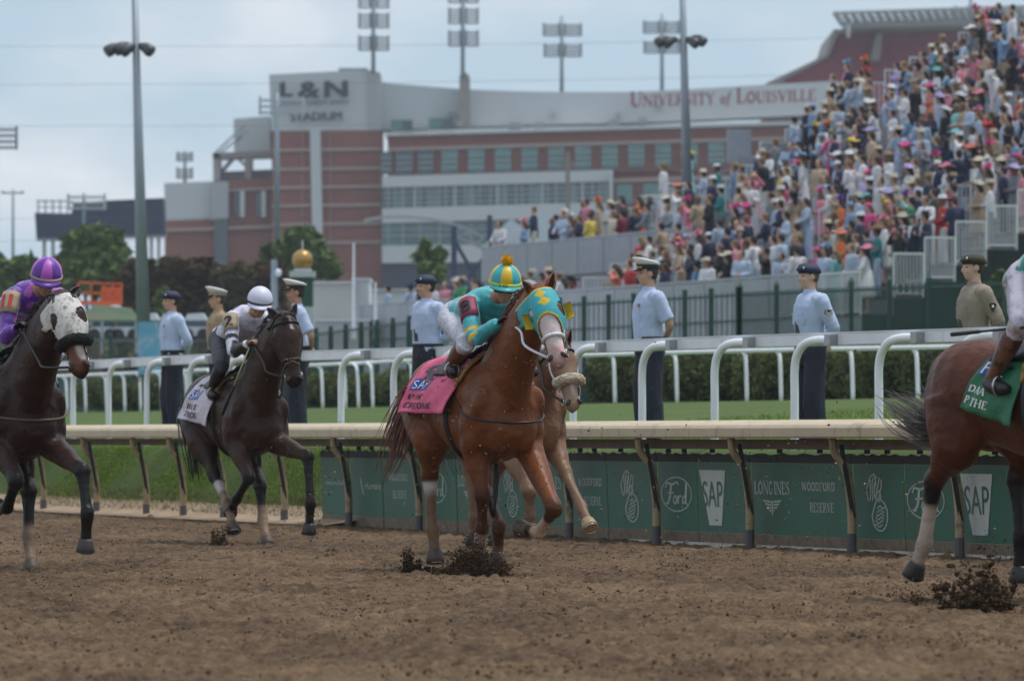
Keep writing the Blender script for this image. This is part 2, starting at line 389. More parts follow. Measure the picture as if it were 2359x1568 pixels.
me = bpy.data.meshes.new('dirt_track'); me.vertices.add(len(V)); me.vertices.foreach_set('co', V.astype(np.float32).ravel())
me.loops.add(F.size); me.loops.foreach_set('vertex_index', F.astype(np.int32).ravel()); me.polygons.add(len(F))
me.polygons.foreach_set('loop_start', np.arange(0, F.size, 4, dtype=np.int32)); me.update(calc_edges=True); me.validate()
moist = np.clip((vnoise(X*1.3, Y*.5, 11)*.45+vnoise(X*7, Y*4, 12)*.3+vnoise(X*26, Y*14, 13)*.55+vnoise(X*55, Y*26, 14)*.45)-.40, 0, 1).reshape(-1, 1)
c0 = np.array((.046, .028, .016)); c1 = np.array((.195, .127, .074))
set_col(me, c0+(c1-c0)*moist)
struct(link('dirt_track', me, M_dirt, smooth=True))
# loose clods lying on the dirt
def ico_lump(): 
    t = (1+5**.5)/2
    v = [(-1, t, 0), (1, t, 0), (-1, -t, 0), (1, -t, 0), (0, -1, t), (0, 1, t), (0, -1, -t), (0, 1, -t), (t, 0, -1), (t, 0, 1), (-t, 0, -1), (-t, 0, 1)]
    f = [(0, 11, 5), (0, 5, 1), (0, 1, 7), (0, 7, 10), (0, 10, 11), (1, 5, 9), (5, 11, 4), (11, 10, 2), (10, 7, 6), (7, 1, 8), (3, 9, 4), (3, 4, 2), (3, 2, 6), (3, 6, 8), (3, 8, 9), (4, 9, 5), (2, 4, 11), (6, 2, 10), (8, 6, 7), (9, 8, 1)]
    return np.array(v)/1.9, np.array(f)
ICO = ico_lump()
def lumps(name, pts, sizes, mt, cols, kind='stuff', **props):
    v0, f0 = ICO; n = len(pts); rs = np.random.RandomState(len(pts))
    jit = 1+rs.uniform(-.4, .4, (n, 12, 1)); sc = np.array(sizes)[:, None, None]*rs.uniform(.6, 1.3, (n, 1, 3))
    V = (v0[None]*jit*sc+np.array(pts)[:, None, :]).reshape(-1, 3); F = (f0[None]+12*np.arange(n)[:, None, None]).reshape(-1, 3)
    me = bpy.data.meshes.new(name); me.from_pydata(V.tolist(), [], F.tolist()); me.update()
    set_col(me, np.repeat(np.array(cols), 12, 0))
    o = link(name, me, mt, smooth=False, **props); 
    if kind: o['kind'] = kind
    return o
rs = np.random.RandomState(3); n = 42000
yy = 22*np.exp(rs.rand(n)*math.log(80/22)); xl = (rs.rand(n)*2-1)*(yy*.092+.3)
keep = (vnoise(xl*1.1+5, yy*.6, 21)*.6+vnoise(xl*4, yy*2.5, 22)*.5) > rs.rand(n)*.75+.1
yy = yy[keep]; xl = xl[keep]; n = len(yy)
def rail_b(x, y):   # signed distance on the infield side of the rail foot (approx.)
    best = None
    for i in range(1, len(RB)-1):
        A, B = RB[i], RB[i+1]
        if A.y <= y <= B.y: 
            t = (y-A.y)/(B.y-A.y); return (x-(A.x+(B.x-A.x)*t))*.94
    return -1
bb = np.array([rail_b(a, b) for a, b in zip(xl, yy)]); k = bb < -.1; yy = yy[k]; xl = xl[k]; n = len(yy)
sz = .0020+.0075*rs.rand(n)**4+.00006*yy
lumps('dirt_clods', np.stack([xl, yy, sz*.4], -1), sz, M_dirt, np.array((.155, .100, .058))[None]*rs.uniform(.45, 1.6, (n, 1)), label='loose brown clods scattered over the dirt track')

# pale sandy strip and low kerb behind the rail foot
g = MB(); ss = [i*.8 for i in range(int(s_of_x(745)/.8), 60)]
for i, s in enumerate(ss): g.v += [tuple(rail(s, -.02, .012)), tuple(rail(s, .25, .05)), tuple(rail(s, .42, .085)), tuple(rail(s, .56, .20))]
for i in range(len(ss)-1):
    for j in range(3): g.f.append((i*4+j, i*4+j+1, i*4+j+5, i*4+j+4)); g.m.append(0)
struct(g.build('sandy_edge', M_sand, smooth=True))
# dried grass tufts and green blades on the embankment
def blades(name, n, bl, s0, s1, hgt, mt, wd=.010):
    V = []; F = []
    rr = random.Random(n)
    for i in range(n):
        s = rr.uniform(s0, s1); b = bl[0]+(bl[1]-bl[0])*rr.random()
        p = rail(s, b, turf_z(b)-.005); a = rr.uniform(0, PI); hh = hgt*rr.uniform(.5, 1.3); dx = Vector((math.cos(a), math.sin(a), 0))*wd
        le = Vector((rr.uniform(-.5, .5), rr.uniform(-.5, .5), 0))*hh
        o = len(V); V += [p-dx, p+dx, p+le+Vector((0, 0, hh))]; F.append((o, o+1, o+2))
    me = bpy.data.meshes.new(name); me.from_pydata([tuple(v) for v in V], [], F); me.update()
    o = link(name, me, mt); o['kind'] = 'stuff'; return o
blades('grass', 34000, (.48, 1.25), 14, 36, .028, M_grass2)['label'] = 'bright green grass on the bank behind the rail'
blades('turf_grass', 34000, (1.25, 16), -2, 36, .045, M_grass2, .014)['label'] = 'mown grass of the turf course'
blades('dry_grass', 6000, (.40, .66), 12, 36, .05, mat('dry_grass', (.19, .16, .07), rough=.8, var=(3, .3)))['label'] = 'dry grass along the foot of the bank'

# ------------------------------------------------------------------ tan running rail
rl = thing('running_rail', 'tan weathered running rail with leaning posts along the dirt track', 'rail', rail(8))
OV = -.02
seg = [(-6+4.02*i, -6+4.02*(i+1)-.015) for i in range(12)]
for a, b in seg:
    m = MB(); rings = []
    for k in range(5):
        s = a+(b-a)*k/4
        prof = [(OV, .985), (OV-.012, 1.0), (OV-.012, 1.075), (OV+.01, 1.102), (OV+.06, 1.118), (OV+.40, 1.150), (OV+.42, 1.13), (OV+.42, .985)]
        rings.append([rail(s, bb_, zz) for bb_, zz in prof])
    m.loft(rings); m.build('rail_cover', M_tan, rl, world=True)
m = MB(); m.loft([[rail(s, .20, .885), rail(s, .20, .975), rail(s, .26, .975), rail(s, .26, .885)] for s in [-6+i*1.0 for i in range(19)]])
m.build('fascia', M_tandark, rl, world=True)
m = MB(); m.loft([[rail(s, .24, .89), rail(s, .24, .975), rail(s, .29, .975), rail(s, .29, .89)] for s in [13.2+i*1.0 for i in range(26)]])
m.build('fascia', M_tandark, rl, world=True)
post_x = [2470, 2210, 1962, 1727, 1512, 1311, 1128, 965, 803, 655, 515, 422, 337, 222, 100, -10]
post_s = [s_of_x(x, .22, 0) for x in post_x]
for s in post_s:
    m = MB(); m.tube([rail(s, .22, -.05), rail(s, .22, .35), rail(s, .17, .70), rail(s, .06, .86), rail(s, .04, .99)], [.040, .040, .037, .035, .035], n=10, sub=4)
    m.build('post', M_tanpost, rl, world=True, smooth=True)
    m = MB(); m.bar(rail(s, .235, .30), rail(s, .12, .93), .04, .08); m.build('brace', M_dark, rl, world=True)  # near-black bar carries the shade on the upper post below the cover
    m = MB(); m.tube([rail(s, .22, -.02), rail(s, .22, .16)], [.044, .043], n=10); m.build('post_foot', mat('grey_boot', (.10, .095, .10), rough=.7), rl, world=True)
# ------------------------------------------------------------------ sponsor banners below the rail, one panel per bay half
BB = .34   # distance of the banner sheet behind the rail face
def bfn(s0, off=0):
    return lambda u, z: rail(s0-u, BB-off, z)
def zt(z): return .12+z*.66
def logo_ford(mb, f):
    A, Bv = .40, .165; cx, cz = 0, .44; N = 36
    o = len(mb.v)
    for k in range(N):
        t = 2*PI*k/N
        mb.v += [tuple(f(cx+A*math.cos(t), cz+Bv*math.sin(t))), tuple(f(cx+(A-.02)*math.cos(t), cz+(Bv-.011)*math.sin(t)))]
    for k in range(N): a = o+2*k; b = o+2*((k+1) % N); mb.f.append((a, b, b+1, a+1)); mb.m.append(0)
    def st(pts, wds):
        for (p, q, w1) in zip(pts, pts[1:], wds):
            d = np.array(q)-np.array(p); l = np.hypot(*d); nn = np.array((-d[1]*1.6, d[0]*.7))/l*w1/2
            mb.add([f(*(np.array(p)-nn)), f(*(np.array(q)-nn)), f(*(np.array(q)+nn)), f(*(np.array(p)+nn))], [(0, 1, 2, 3)])
    b = .02
    st([(-.28, .50), (-.24, .545), (-.1, .53), (.02, .555), (.06, .53)], [b, b*1.3, b*1.3, b])
    st([(-.13, .53), (-.17, .40), (-.24, .345), (-.28, .36)], [b*1.6, b*1.6, b])
    st([(-.22, .45), (-.06, .455)], [b])
    st([(-.05, .43), (-.09, .38), (-.04, .345), (.01, .39), (-.05, .43)], [b]*4)
    st([(.03, .43), (.04, .35)], [b*1.3]); st([(.05, .40), (.10, .43), (.12, .415)], [b, b])
    st([(.22, .43), (.15, .40), (.16, .35), (.22, .37)], [b]*3); st([(.27, .56), (.23, .36), (.28, .345)], [b*1.5, b])
def logo_sap(mb, f):
    mb.add([f(-.33, .67), f(.33, .67), f(.20, .16), f(-.11, .16)], [(0, 1, 2, 3)])
def logo_sap2(mb, f):
    decal(mb, sans('SAP'), lambda u, z: f(u, z), -.25, .33, w=.50, h=.24)
def logo_long(mb, f):
    decal(mb, serif('LONGINES'), f, -.42, .46, w=.84, h=.115)
    for k in range(4):
        for sg in (-1, 1): mb.add([f(sg*.03, .40-k*.028), f(sg*(.22-k*.045), .41-k*.028), f(sg*(.21-k*.045), .393-k*.028), f(sg*.03, .385-k*.028)], [(0, 1, 2, 3)])
    mb.add([f(-.02, .40), f(.02, .40), f(.012, .27), f(-.012, .27)], [(0, 1, 2, 3)])
def logo_wood(mb, f):
    decal(mb, serif('WOODFORD'), f, -.40, .50, w=.78, h=.075)
    decal(mb, serif('RESERVE'), f, -.22, .31, w=.56, h=.085)
def logo_emb(mb, f):
    # tall emblem: flame-like plume over a ribbed oval medallion
    def st(pts, w1):
        for (p, q) in zip(pts, pts[1:]):
            d = np.array(q)-np.array(p); l = np.hypot(*d)+1e-6; nn = np.array((-d[1]*2.2, d[0]))/l*w1/2
            mb.add([f(*(np.array(p)-nn)), f(*(np.array(q)-nn)), f(*(np.array(q)+nn)), f(*(np.array(p)+nn))], [(0, 1, 2, 3)])
    N = 22
    ov = [(.08+.17*math.cos(2*PI*k/N), .30+.135*math.sin(2*PI*k/N)) for k in range(N+1)]
    st([p for k, p in enumerate(ov) if k < 8 or k > 10], .012)
    for r in range(6):
        st([(-.04+.025*r*.5+.035*k, .21+.032*r+.014*math.sin(k*1.6+r)) for k in range(6)], .010)
    for r in range(5):
        x0 = -.14+.055*r
        st([(x0+.02*math.sin(k*1.3+r)+k*.012, .44+.05*k-.015*abs(r-2)) for k in range(5)], .011)
    st([(-.16, .42), (-.20, .52), (-.12, .62), (-.02, .66), (.02, .58), (-.03, .5)], .010)
    st([(.0, .47), (.09, .52), (.12, .45), (.06, .42)], .012)
def panel(x0, x1, logos, lbl):
    sa, sb = s_of_x(x0, BB, .4), s_of_x(x1, BB, .4)    # sa farther (left in the photograph)
    mid = rail((sa+sb)/2, BB)
    t = thing('banner', lbl, 'banner', mid, group='sponsor banners below the running rail')
    gap = .012; lean = .0
    def f(sv, zz, off=0): return rail(sv, BB-off-.0+(.04*(.8-zz)), zz)
    K = 5; m = MB()
    m.loft([[f(sb+gap+(sa-sb-2*gap)*k/K, .115), f(sb+gap+(sa-sb-2*gap)*k/K, .76), f(sb+gap+(sa-sb-2*gap)*k/K, .76, -.012), f(sb+gap+(sa-sb-2*gap)*k/K, .115, -.012)] for k in range(K+1)])
    m.build('sheet', M_ban, t, world=True)
    m = MB(); rings = []
    for k in range(K*3+1):
        sv = sb+gap+(sa-sb-2*gap)*k/(K*3); zt_ = .842+.010*math.sin(k*1.9+x0)
        rings.append([f(sv, .762, .003), f(sv, zt_, .003), f(sv, zt_, -.02), f(sv, .762, -.02)])
    m.loft(rings); m.build('top_band', M_dark, t, world=True)  # near-black strip paints the shadow along the banner's upper edge
    m = MB(); m.loft([[f(sb+gap+(sa-sb-2*gap)*k/K, -.03, .004), f(sb+gap+(sa-sb-2*gap)*k/K, .112, .004), f(sb+gap+(sa-sb-2*gap)*k/K, .112, -.02), f(sb+gap+(sa-sb-2*gap)*k/K, -.03, -.02)] for k in range(K+1)])
    m.build('skirting', M_banlow, t, world=True)
    for q in (.3, .7):
        m = MB(); m.bar(f(sb+(sa-sb)*q, .85), f(sb+(sa-sb)*q, .92), .05, .03); m.build('hanger', M_dark, t, world=True)
    for fn, xc in logos:
        sc_ = s_of_x(xc, BB, .4)
        m = MB(); fn(m, lambda u, z: f(sc_-u, z+.02, .004)); m.build('lettering', M_print_s if fn is logo_sap else M_print, t, world=True)
        if fn is logo_sap:
            m = MB(); logo_sap2(m, lambda u, z: f(sc_-u, z+.02, .008)); m.build('lettering', M_ban, t, world=True)
def logo_small(mb, f): decal(mb, sans('Kentucky Derby'), f, -.3, .42, w=.75, h=.07)
def logo_swoosh(mb, f):
    decal(mb, sans('Humana'), f, -.18, .40, w=.6, h=.075); mb.add([f(-.36, .52), f(-.32, .52), f(-.22, .34), f(-.26, .34)], [(0, 1, 2, 3)])
panel(2330, 2470, [(logo_emb, 2450)], 'green banner at the far right edge, half hidden behind the bay horse')
panel(2212, 2330, [(logo_sap, 2248)], 'green banner with a large pale SAP trapezoid, right of the bay hind leg')
panel(2082, 2210, [(logo_ford, 2130)], 'green banner with a Ford oval partly behind the bay hind leg')
panel(1964, 2080, [(logo_emb, 2015)], 'green banner with a tall emblem, left of the bay hind leg')
panel(1729, 1961, [(logo_long, 1776), (logo_wood, 1884)], 'wide green banner reading LONGINES and WOODFORD RESERVE')
panel(1606, 1726, [(logo_sap, 1640)], 'green banner with an SAP trapezoid below the soldier behind the rail')
panel(1514, 1604, [(logo_ford, 1556)], 'green banner with a complete Ford oval')
panel(1397, 1511, [(logo_emb, 1446)], 'green banner with a tall emblem right of the WOODFORD RESERVE lettering')
panel(1313, 1396, [(logo_wood, 1358)], 'green banner with WOODFORD RESERVE beside the pale raised foreleg')
panel(1205, 1310, [(logo_long, 1262)], 'green banner with LONGINES behind the chestnut forelegs')
panel(1130, 1204, [(logo_emb, 1172)], 'green banner with an emblem between the legs of the chestnut horse')
panel(1050, 1127, [(logo_long, 1080)], 'green banner with LONGINES left of the chestnut foreleg')
panel(967, 1048, [(logo_ford, 1003)], 'green banner with a Ford oval behind the chestnut hind leg')
panel(880, 964, [(logo_wood, 915)], 'green banner with WOODFORD RESERVE below the chestnut tail')
panel(805, 878, [(logo_swoosh, 850)], 'green banner with a small slanted mark near the left end')
panel(737, 802, [(logo_small, 768)], 'short green banner at the left end of the row')
# white ground strip at the foot of the right banners
m = MB(); m.loft([[rail(s, .27, -.02), rail(s, .27, .022), rail(s, .31, .022), rail(s, .31, -.02)] for s in [-6+i*.8 for i in range(19)]])
struct(m.build('kerb_strip', mat('white_strip', (.5, .46, .4), rough=.7, stains=(9, (.2, .15, .1), .5, .7))))

# ------------------------------------------------------------------ white turf rail with goose-neck posts
WB = 1.5
def wz(s):  # height of the board top
    return 1.955+.050*min(max((s-3)/14, 0), 1)+.050*min(max((s-17)/12, 0), 1)
wr = thing('turf_rail', 'white flat turf rail with curved goose-neck posts in front of the soldiers', 'rail', rail(10, WB, .85))
joints = [-8, -3.0]+[s_of_x(x, WB, 2) for x in (2175, 1900, 1665, 1395, 1345, 1080, 880, 700, 560, 450, 330, 215, 120)]+[44]
joints = sorted(joints)
for a, b in zip(joints, joints[1:]):
    if b-a < .25: continue
    K = max(2, int((b-a)/.8)); m = MB()
    m.loft([[rail(a+.01+(b-a-.02)*k/K, WB+dx, wz(a+(b-a)*k/K)+dz) for dx, dz in ((0, -.125), (-.012, -.115), (-.012, -.012), (-.022, -.008), (-.022, 0), (.03, 0), (.03, -.125))] for k in range(K+1)])
    m.build('board', M_alu, wr, world=True)
for x in (2205, 2020, 1826, 1642, 1475, 1316, 903, 782, 432, 335, 247, 165, 1110, 1010, 610, 520, 80):
    s = s_of_x(x, WB-.16, 1.3)
    base = rail(s, WB-.14, .80); k = (x-1475)/1475*.0
    T = (rail(s-.5, WB)-rail(s, WB)).normalized()   # towards the camera end
    top = wz(s)-.075
    pts = [base, rail(s, WB-.14, 1.35), rail(s, WB-.14, top-.26), rail(s, WB-.13, top-.12)+T*.05, rail(s, WB-.10, top-.03)+T*.16, rail(s, WB-.06, top)+T*.34, rail(s, WB-.05, top)+T*.62]
    m = MB(); m.tube(pts, .040, n=12, sub=4); m.build('post', M_white, wr, world=True, smooth=True)
    m = MB(); e_ = rail(s, WB-.05, top)+T*.66; m.bar(e_-T*.05, e_+T*.08, .09, .10); m.build('bracket', M_bracket, wr, world=True)
# ------------------------------------------------------------------ far white rail
FA = [P(2400, 917, 97), P(2166, 917, 100), P(1700, 923, 109), P(1340, 927, 118), P(950, 935, 130), P(741, 938, 137), P(190, 944, 154), P(-60, 946, 163)]
fr = thing('far_turf_rail', 'thin white tube rail on curved posts in front of the hedge', 'rail', FA[3])
FT = [P(x, y, d) for x, y, d in ((2400, 793, 97), (2166, 799, 100), (1700, 808, 109), (1340, 818, 118), (950, 830, 130), (741, 840, 137), (190, 864, 154), (-60, 872, 163))]
m = MB(); m.tube(FT, .042, n=10, sub=4); m.build('top_tube', M_white, fr, world=True, smooth=True)
def along(x, tab):
    for a, b in zip(tab, tab[1:]):
        xa = CX+a.x*FP/a.y; xb = CX+b.x*FP/b.y
        if xb <= x <= xa: return a.lerp(b, (xa-x)/(xa-xb))
    return tab[-1].copy()
for x in (2250, 2112, 1968, 1800, 1716, 1560, 1415, 1300, 1135, 1030, 944, 855, 822, 792, 737, 640, 565, 500, 440, 381, 330, 291, 245, 192, 150, 90, 40):
    a = along(x+7, FA); b = along(x+3, FT)
    t = Vector((-.33, .94, 0))
    b2 = along(x-8, FT)
    m = MB(); m.tube([Vector((a.x, a.y, a.z-.1)), a.lerp(b, .8), b.lerp(b2, .45)-Vector((0, 0, .05)), b2], [.036, .035, .033, .030], n=8, sub=3)
    m.build('post', M_white, fr, world=True, smooth=True)
# ------------------------------------------------------------------ hedge: a row of rounded bushes behind the far rail
def leafcloud(n, blobs, size, seed, flat=.0):
    rr = random.Random(seed); V = []; F = []
    W_ = [b[3]*b[4]*b[5] for b in blobs]
    for i in range(n):
        bx = rr.choices(blobs, W_)[0]
        u = Vector((rr.gauss(0, 1), rr.gauss(0, 1), rr.gauss(0, 1))).normalized(); r = rr.random()**.35
        r *= 1+.18*noise.noise(Vector((u.x*2+bx[0], u.y*2+bx[1], u.z*2+seed)))*2
        p = Vector((bx[0]+u.x*r*bx[3], bx[1]+u.y*r*bx[4], bx[2]+u.z*r*bx[5]))
        a = Vector((rr.gauss(0, 1), rr.gauss(0, 1), rr.gauss(0, .6))).normalized(); b = a.orthogonal().normalized()*1
        b = Matrix.Rotation(rr.uniform(0, 6.3), 3, a) @ b; s = size*rr.uniform(.6, 1.4)
        o = len(V); V += [p-a*s, p+b*s*.45, p+a*s, p-b*s*.45]; F.append((o, o+1, o+2, o+3))
    return V, F
def leafmesh(name, *a, **k):
    V, F = leafcloud(*a, **k); me = bpy.data.meshes.new(name); me.from_pydata([tuple(v) for v in V], [], F); me.update(); return me
hm = [leafmesh('foliage', 7000, [(0, 0, .42, .72, .55, .50), (-.3, .1, .55, .45, .4, .38), (.35, 0, .50, .42, .45, .42)], .045, k) for k in range(3)]
core = MB(); core.ell((0, 0, .40), (.62, .42, .42)); core_me = core.mesh('stems')
hb = [(1300, 'short'), ]
hx = [1440, 1485, 1540, 1600, 1650, 1712, 1770, 1830, 1890, 1945, 2005, 2060, 2120, 2180, 2240, 2300]
k = 0
def bush(x, y, d, sc, lbl, ztop=None):
    global k
    p = P(x, y, d); o = thing('shrub', lbl, 'shrub', p, group='clipped shrubs behind the far white rail'); o.scale = sc
    o.rotation_euler = (0, 0, (k*2.4) % 6.28)
    f = link('foliage', hm[k % 3], M_leaf, o); c = link('stems', core_me, mat('hedge_core', (.012, .016, .008), rough=.9), o); k += 1
ordn = ['first', 'second', 'third', 'fourth', 'fifth', 'sixth', 'seventh', 'eighth', 'ninth', 'tenth', 'eleventh', 'twelfth', 'thirteenth', 'fourteenth', 'fifteenth', 'sixteenth', 'seventeenth', 'eighteenth', 'nineteenth', 'twentieth', 'twenty-first', 'twenty-second', 'twenty-third', 'twenty-fourth']
for i, x in enumerate(hx):
    d = 122-(x-1340)*.018
    bush(x-30, 926-(x-1340)*.006, d, (.78+.1*math.sin(i*2.1), .8, 1.12+.08*math.sin(i*1.7)), 'dark olive clipped shrub behind the far white rail, %s right of the running chestnut horses' % ordn[i])
for i, x in enumerate([205, 240, 275, 312, 350, 440, 480, 730, 770, 815, 868, 915, 960]):
    d = 162-(x-190)*.035
    bush(x, 942-(x-190)*.016, d, (.75, .75, .78+.1*math.sin(i*1.9)), 'dark shrub behind the far white rail, %s from the left end of the hedge' % ordn[i])
# ------------------------------------------------------------------ green iron fence with posts and pickets
def iron_fence(lbl, x0, y0, d0, x1, y1, d1, zb, npan, pk, drape=None):
    A = P(x0, y0, d0); B = P(x1, y1, d1)
    t = thing('iron_fence', lbl, 'fence', ((A.x+B.x)/2, (A.y+B.y)/2, zb))
    for i in range(npan+1):
        p = A.lerp(B, i/npan); m = MB(); m.box((p.x, p.y, (zb+p.z)/2+.05), (.11, .11, p.z-zb+.1)); zz_ = .12 if pk > 10 else .03; m.add([(p.x-.07, p.y-.07, p.z+.1), (p.x+.07, p.y-.07, p.z+.1), (p.x+.07, p.y+.07, p.z+.1), (p.x-.07, p.y+.07, p.z+.1), (p.x, p.y, p.z+.1+zz_)], [(0, 1, 2, 3), (0, 1, 4), (1, 2, 4), (2, 3, 4), (3, 0, 4)])
        m.build('post', M_iron, t, world=True)
        if i < npan:
            q = A.lerp(B, (i+1)/npan)
            for f_ in (.97, .12): m = MB(); m.bar(Vector((p.x, p.y, zb+(p.z-zb)*f_)), Vector((q.x, q.y, zb+(q.z-zb)*f_)), .04, .05); m.build('fence_rail', M_iron, t, world=True)
            m = MB()
            for j in range(1, pk):
                r = p.lerp(q, j/pk); m.bar(Vector((r.x, r.y, zb+.1)), Vector((r.x, r.y, r.z)), .022, .022)
            m.build('pickets', M_iron, t, world=True, kind='stuff')
            if drape:
                m = MB(); m.add([(p.x, p.y+.06, zb), (q.x, q.y+.06, zb), (q.x, q.y+.06, zb+drape), (p.x, p.y+.06, zb+drape)], [(0, 1, 2, 3)]); m.add([(p.x, p.y+.09, zb), (q.x, q.y+.09, zb), (q.x, q.y+.09, zb+drape), (p.x, p.y+.09, zb+drape)], [(0, 1, 2, 3)]); m.build('windscreen', M_skirt, t, world=True)
iron_fence('dark green iron fence with spear pickets below the end of the grandstand', 2420, 640, 118, 1705, 672, 127, 1.6, 8, 18)
iron_fence('green post fence with low windscreen in front of the grey stand wall', 1700, 672, 127, 1235, 700, 136, 1.6, 8, 5, .8)
iron_fence('green iron fence with windscreen left of the stand behind the soldier', 1230, 701, 136, 728, 765, 156, 1.6, 13, 6, .7)
iron_fence('low green fence with grey mesh at the far left', 724, 782, 150, -20, 776, 170, 1.6, 10, 4, .95)
# ------------------------------------------------------------------ far background
M_brick = mat('far_brick', (.225, .078, .056), rough=.85, var=(.25, .12))
M_band = mat('limestone_band', (.36, .29, .25), rough=.8)
M_clad = mat('white_cladding', (.50, .53, .54), rough=.6, var=(.08, .06))
M_cladg = mat('grey_cladding', (.36, .38, .39), rough=.6, var=(.1, .1))
M_conc = mat('concrete', (.27, .25, .23), rough=.8, var=(.3, .15))
M_glass = mat('green_glass', (.05, .17, .165), rough=.15, spec=.8, var=(.35, .5))
M_glassd = mat('dark_glass', (.02, .05, .065), rough=.15, spec=.8, var=(.5, .4))
M_mull = mat('mullion', (.36, .43, .44), rough=.5)
M_navy = mat('navy_screen', (.014, .026, .06), rough=.6, var=(.2, .2))
M_red = mat('red_seats', (.34, .045, .075), rough=.7, var=(.6, .2))
M_letter = mat('navy_letters', (.018, .026, .055), rough=.5)
M_letr = mat('red_letters', (.26, .025, .05), rough=.5)
M_pole = mat('blue_grey_pole', (.27, .31, .35), rough=.5, metal=.4, var=(1.5, .12))
M_lamp = mat('lamp_housing', (.24, .26, .28), rough=.5, metal=.3)
M_lampw = mat('lamp_glass', (.62, .65, .68), rough=.2, spec=.8)
DS = 700.0
def quad(pts, depth, d=DS):   # prism from image polygon, extruded away
    w_ = [P(x, y, d) for x, y in pts]; return w_, Vector((0, depth, 0))
stad = thing('stadium', 'large white and red brick football stadium with L&N STADIUM sign on its tower', 'stadium', P(900, 640, DS+10))
def part(name, pts, m, depth=8, d=DS, par=None):
    pts = [(x, HY-.55*FP/d if y >= 636 and d > 500 else y) for x, y in pts]
    mb = MB(); a, o = quad(pts, depth, d); mb.prism(a, o); return mb.build(name, m, par or stad, world=True)
def rect(x0, y0, x1, y1): return [(x0, y0), (x1, y0), (x1, y1), (x0, y1)]
# tower
part('white_wall', [(620, 172), (700, 168), (780, 164), (846, 160), (868, 166), (874, 300), (624, 302)], M_clad, 14)
part('parapet', rect(780, 157, 846, 162), M_cladg, 6)
part('shaded_corner', [(846, 161), (876, 168), (880, 300), (848, 301)], M_cladg, 12, DS-.3)  # corner shading of the white tower, put on as a grey slab
part('brick_wall', [(626, 303), (878, 300), (880, 660), (628, 660)], M_brick, 14)
part('white_strip', [(714, 300), (738, 300), (744, 574), (720, 574)], M_clad, 1, DS-.6)
for y in (342, 386, 428, 470, 513, 556):
    part('band', [(627, y+2), (714, y), (714, y+6), (627, y+8)], M_band, .5, DS-.35)
    part('band', [(742, y), (878, y-2), (878, y+4), (742, y+6)], M_band, .5, DS-.35)
for x in (696, 760): part('joint', rect(x, 305, x+1.5, 575), M_band, .2, DS-.25)
def sign(txt, x0, y0, w_, h_, m, d=DS-1.2, fn=sans, par=stad, slope=0, small=None):
    mb = MB(); t = fn(txt) if small is None else fn(txt, small)
    decal(mb, t, lambda x, y: P(x, y0-y-(x-x0)*slope, d), x0, 0, w=w_, h=h_)
    # give the letters thickness
    n0 = len(mb.v); vs = [Vector(v)+Vector((0, .6, 0)) for v in mb.v]; fs = [f[::-1] for f in mb.f]; mb.add(vs, fs)
    mb.build('lettering', m, par, world=True)
def boldsign(txt, x0, y0, w_, h_, m, slope=0):
    for dx, dy in ((0, 0), (3, 0), (-2, 0), (0, 2), (1, -2)): pass
    mb = MB(); k = 0
    for dx, dy in ((0, 0), (4, 0), (-4, 0), (2, 2), (-2, -2)):
        decal(mb, sans(txt), lambda x, y: P(x+dx, y0-y-dy-(x-x0)*slope, DS-1.2-.02*k), x0, 0, w=w_, h=h_); k += 1
    mb.build('lettering', m, stad, world=True)
boldsign('L', 648, 222, 24, 32, M_letter); boldsign('&', 690, 226, 44, 36, M_letter, .02); boldsign('N', 750, 224, 48, 36, M_letter, .02)
sign('FEDERAL CREDIT UNION', 648, 243, 154, 8, M_letter, slope=.03); sign('STADIUM', 668, 279, 118, 19, M_letter, slope=.03)
sign('STADIUM', 669.5, 279.6, 118, 19, M_letter, d=DS-1.25, slope=.03)
# left wings of the stadium
part('white_wall', [(538, 274), (620, 268), (624, 350), (540, 350)], M_clad, 8, DS+6)
part('white_wall', [(378, 422), (484, 418), (524, 418), (524, 506), (380, 508)], M_clad, 9, DS+3)
part('grey_wall', [(484, 418), (526, 418), (526, 503), (486, 506)], M_cladg, 1, DS+1.6)
part('brick_wall', [(379, 508), (626, 500), (628, 660), (382, 660)], M_brick, 8, DS+3)
part('brick_wall', [(524, 416), (627, 410), (627, 500), (524, 504)], M_brick, 8, DS+3)
part('band', [(379, 527), (626, 519), (626, 525), (379, 533)], M_band, .6, DS+2.2)
part('band', [(524, 436), (626, 431), (626, 436), (524, 441)], M_band, .6, DS+2.2)
part('dark_bay', rect(494, 505, 524, 640), M_glassd, .6, DS+2)
for x in (541, 590):
    part('window', rect(x, 445, x+10, 496), M_glassd, .5, DS+2.1); part('column', rect(x+12, 440, x+22, 500), M_clad, .7, DS+2)
# open concrete frame
part('beam', [(490, 352), (626, 347), (626, 362), (490, 366)], M_conc, 5, DS+5)
part('column', rect(491, 352, 507, 416), M_conc, 4, DS+5); part('column', rect(563, 362, 580, 412), M_conc, 4, DS+5)
part('brace', [(507, 392), (530, 366), (538, 366), (507, 402)], M_conc, 3, DS+6); part('brace', [(545, 366), (553, 366), (566, 378), (566, 388)], M_conc, 3, DS+6)
part('low_wall', [(507, 396), (626, 390), (626, 414), (507, 418)], M_cladg, 3, DS+9)
for a, b in (((497, 352), (560, 292)), ((540, 345), (566, 285)), ((508, 352), (575, 300))):
    mb = MB(); mb.bar(P(*a, DS+3), P(*b, DS+3), .25); mb.build('stay_cable', M_cladg, stad, world=True)
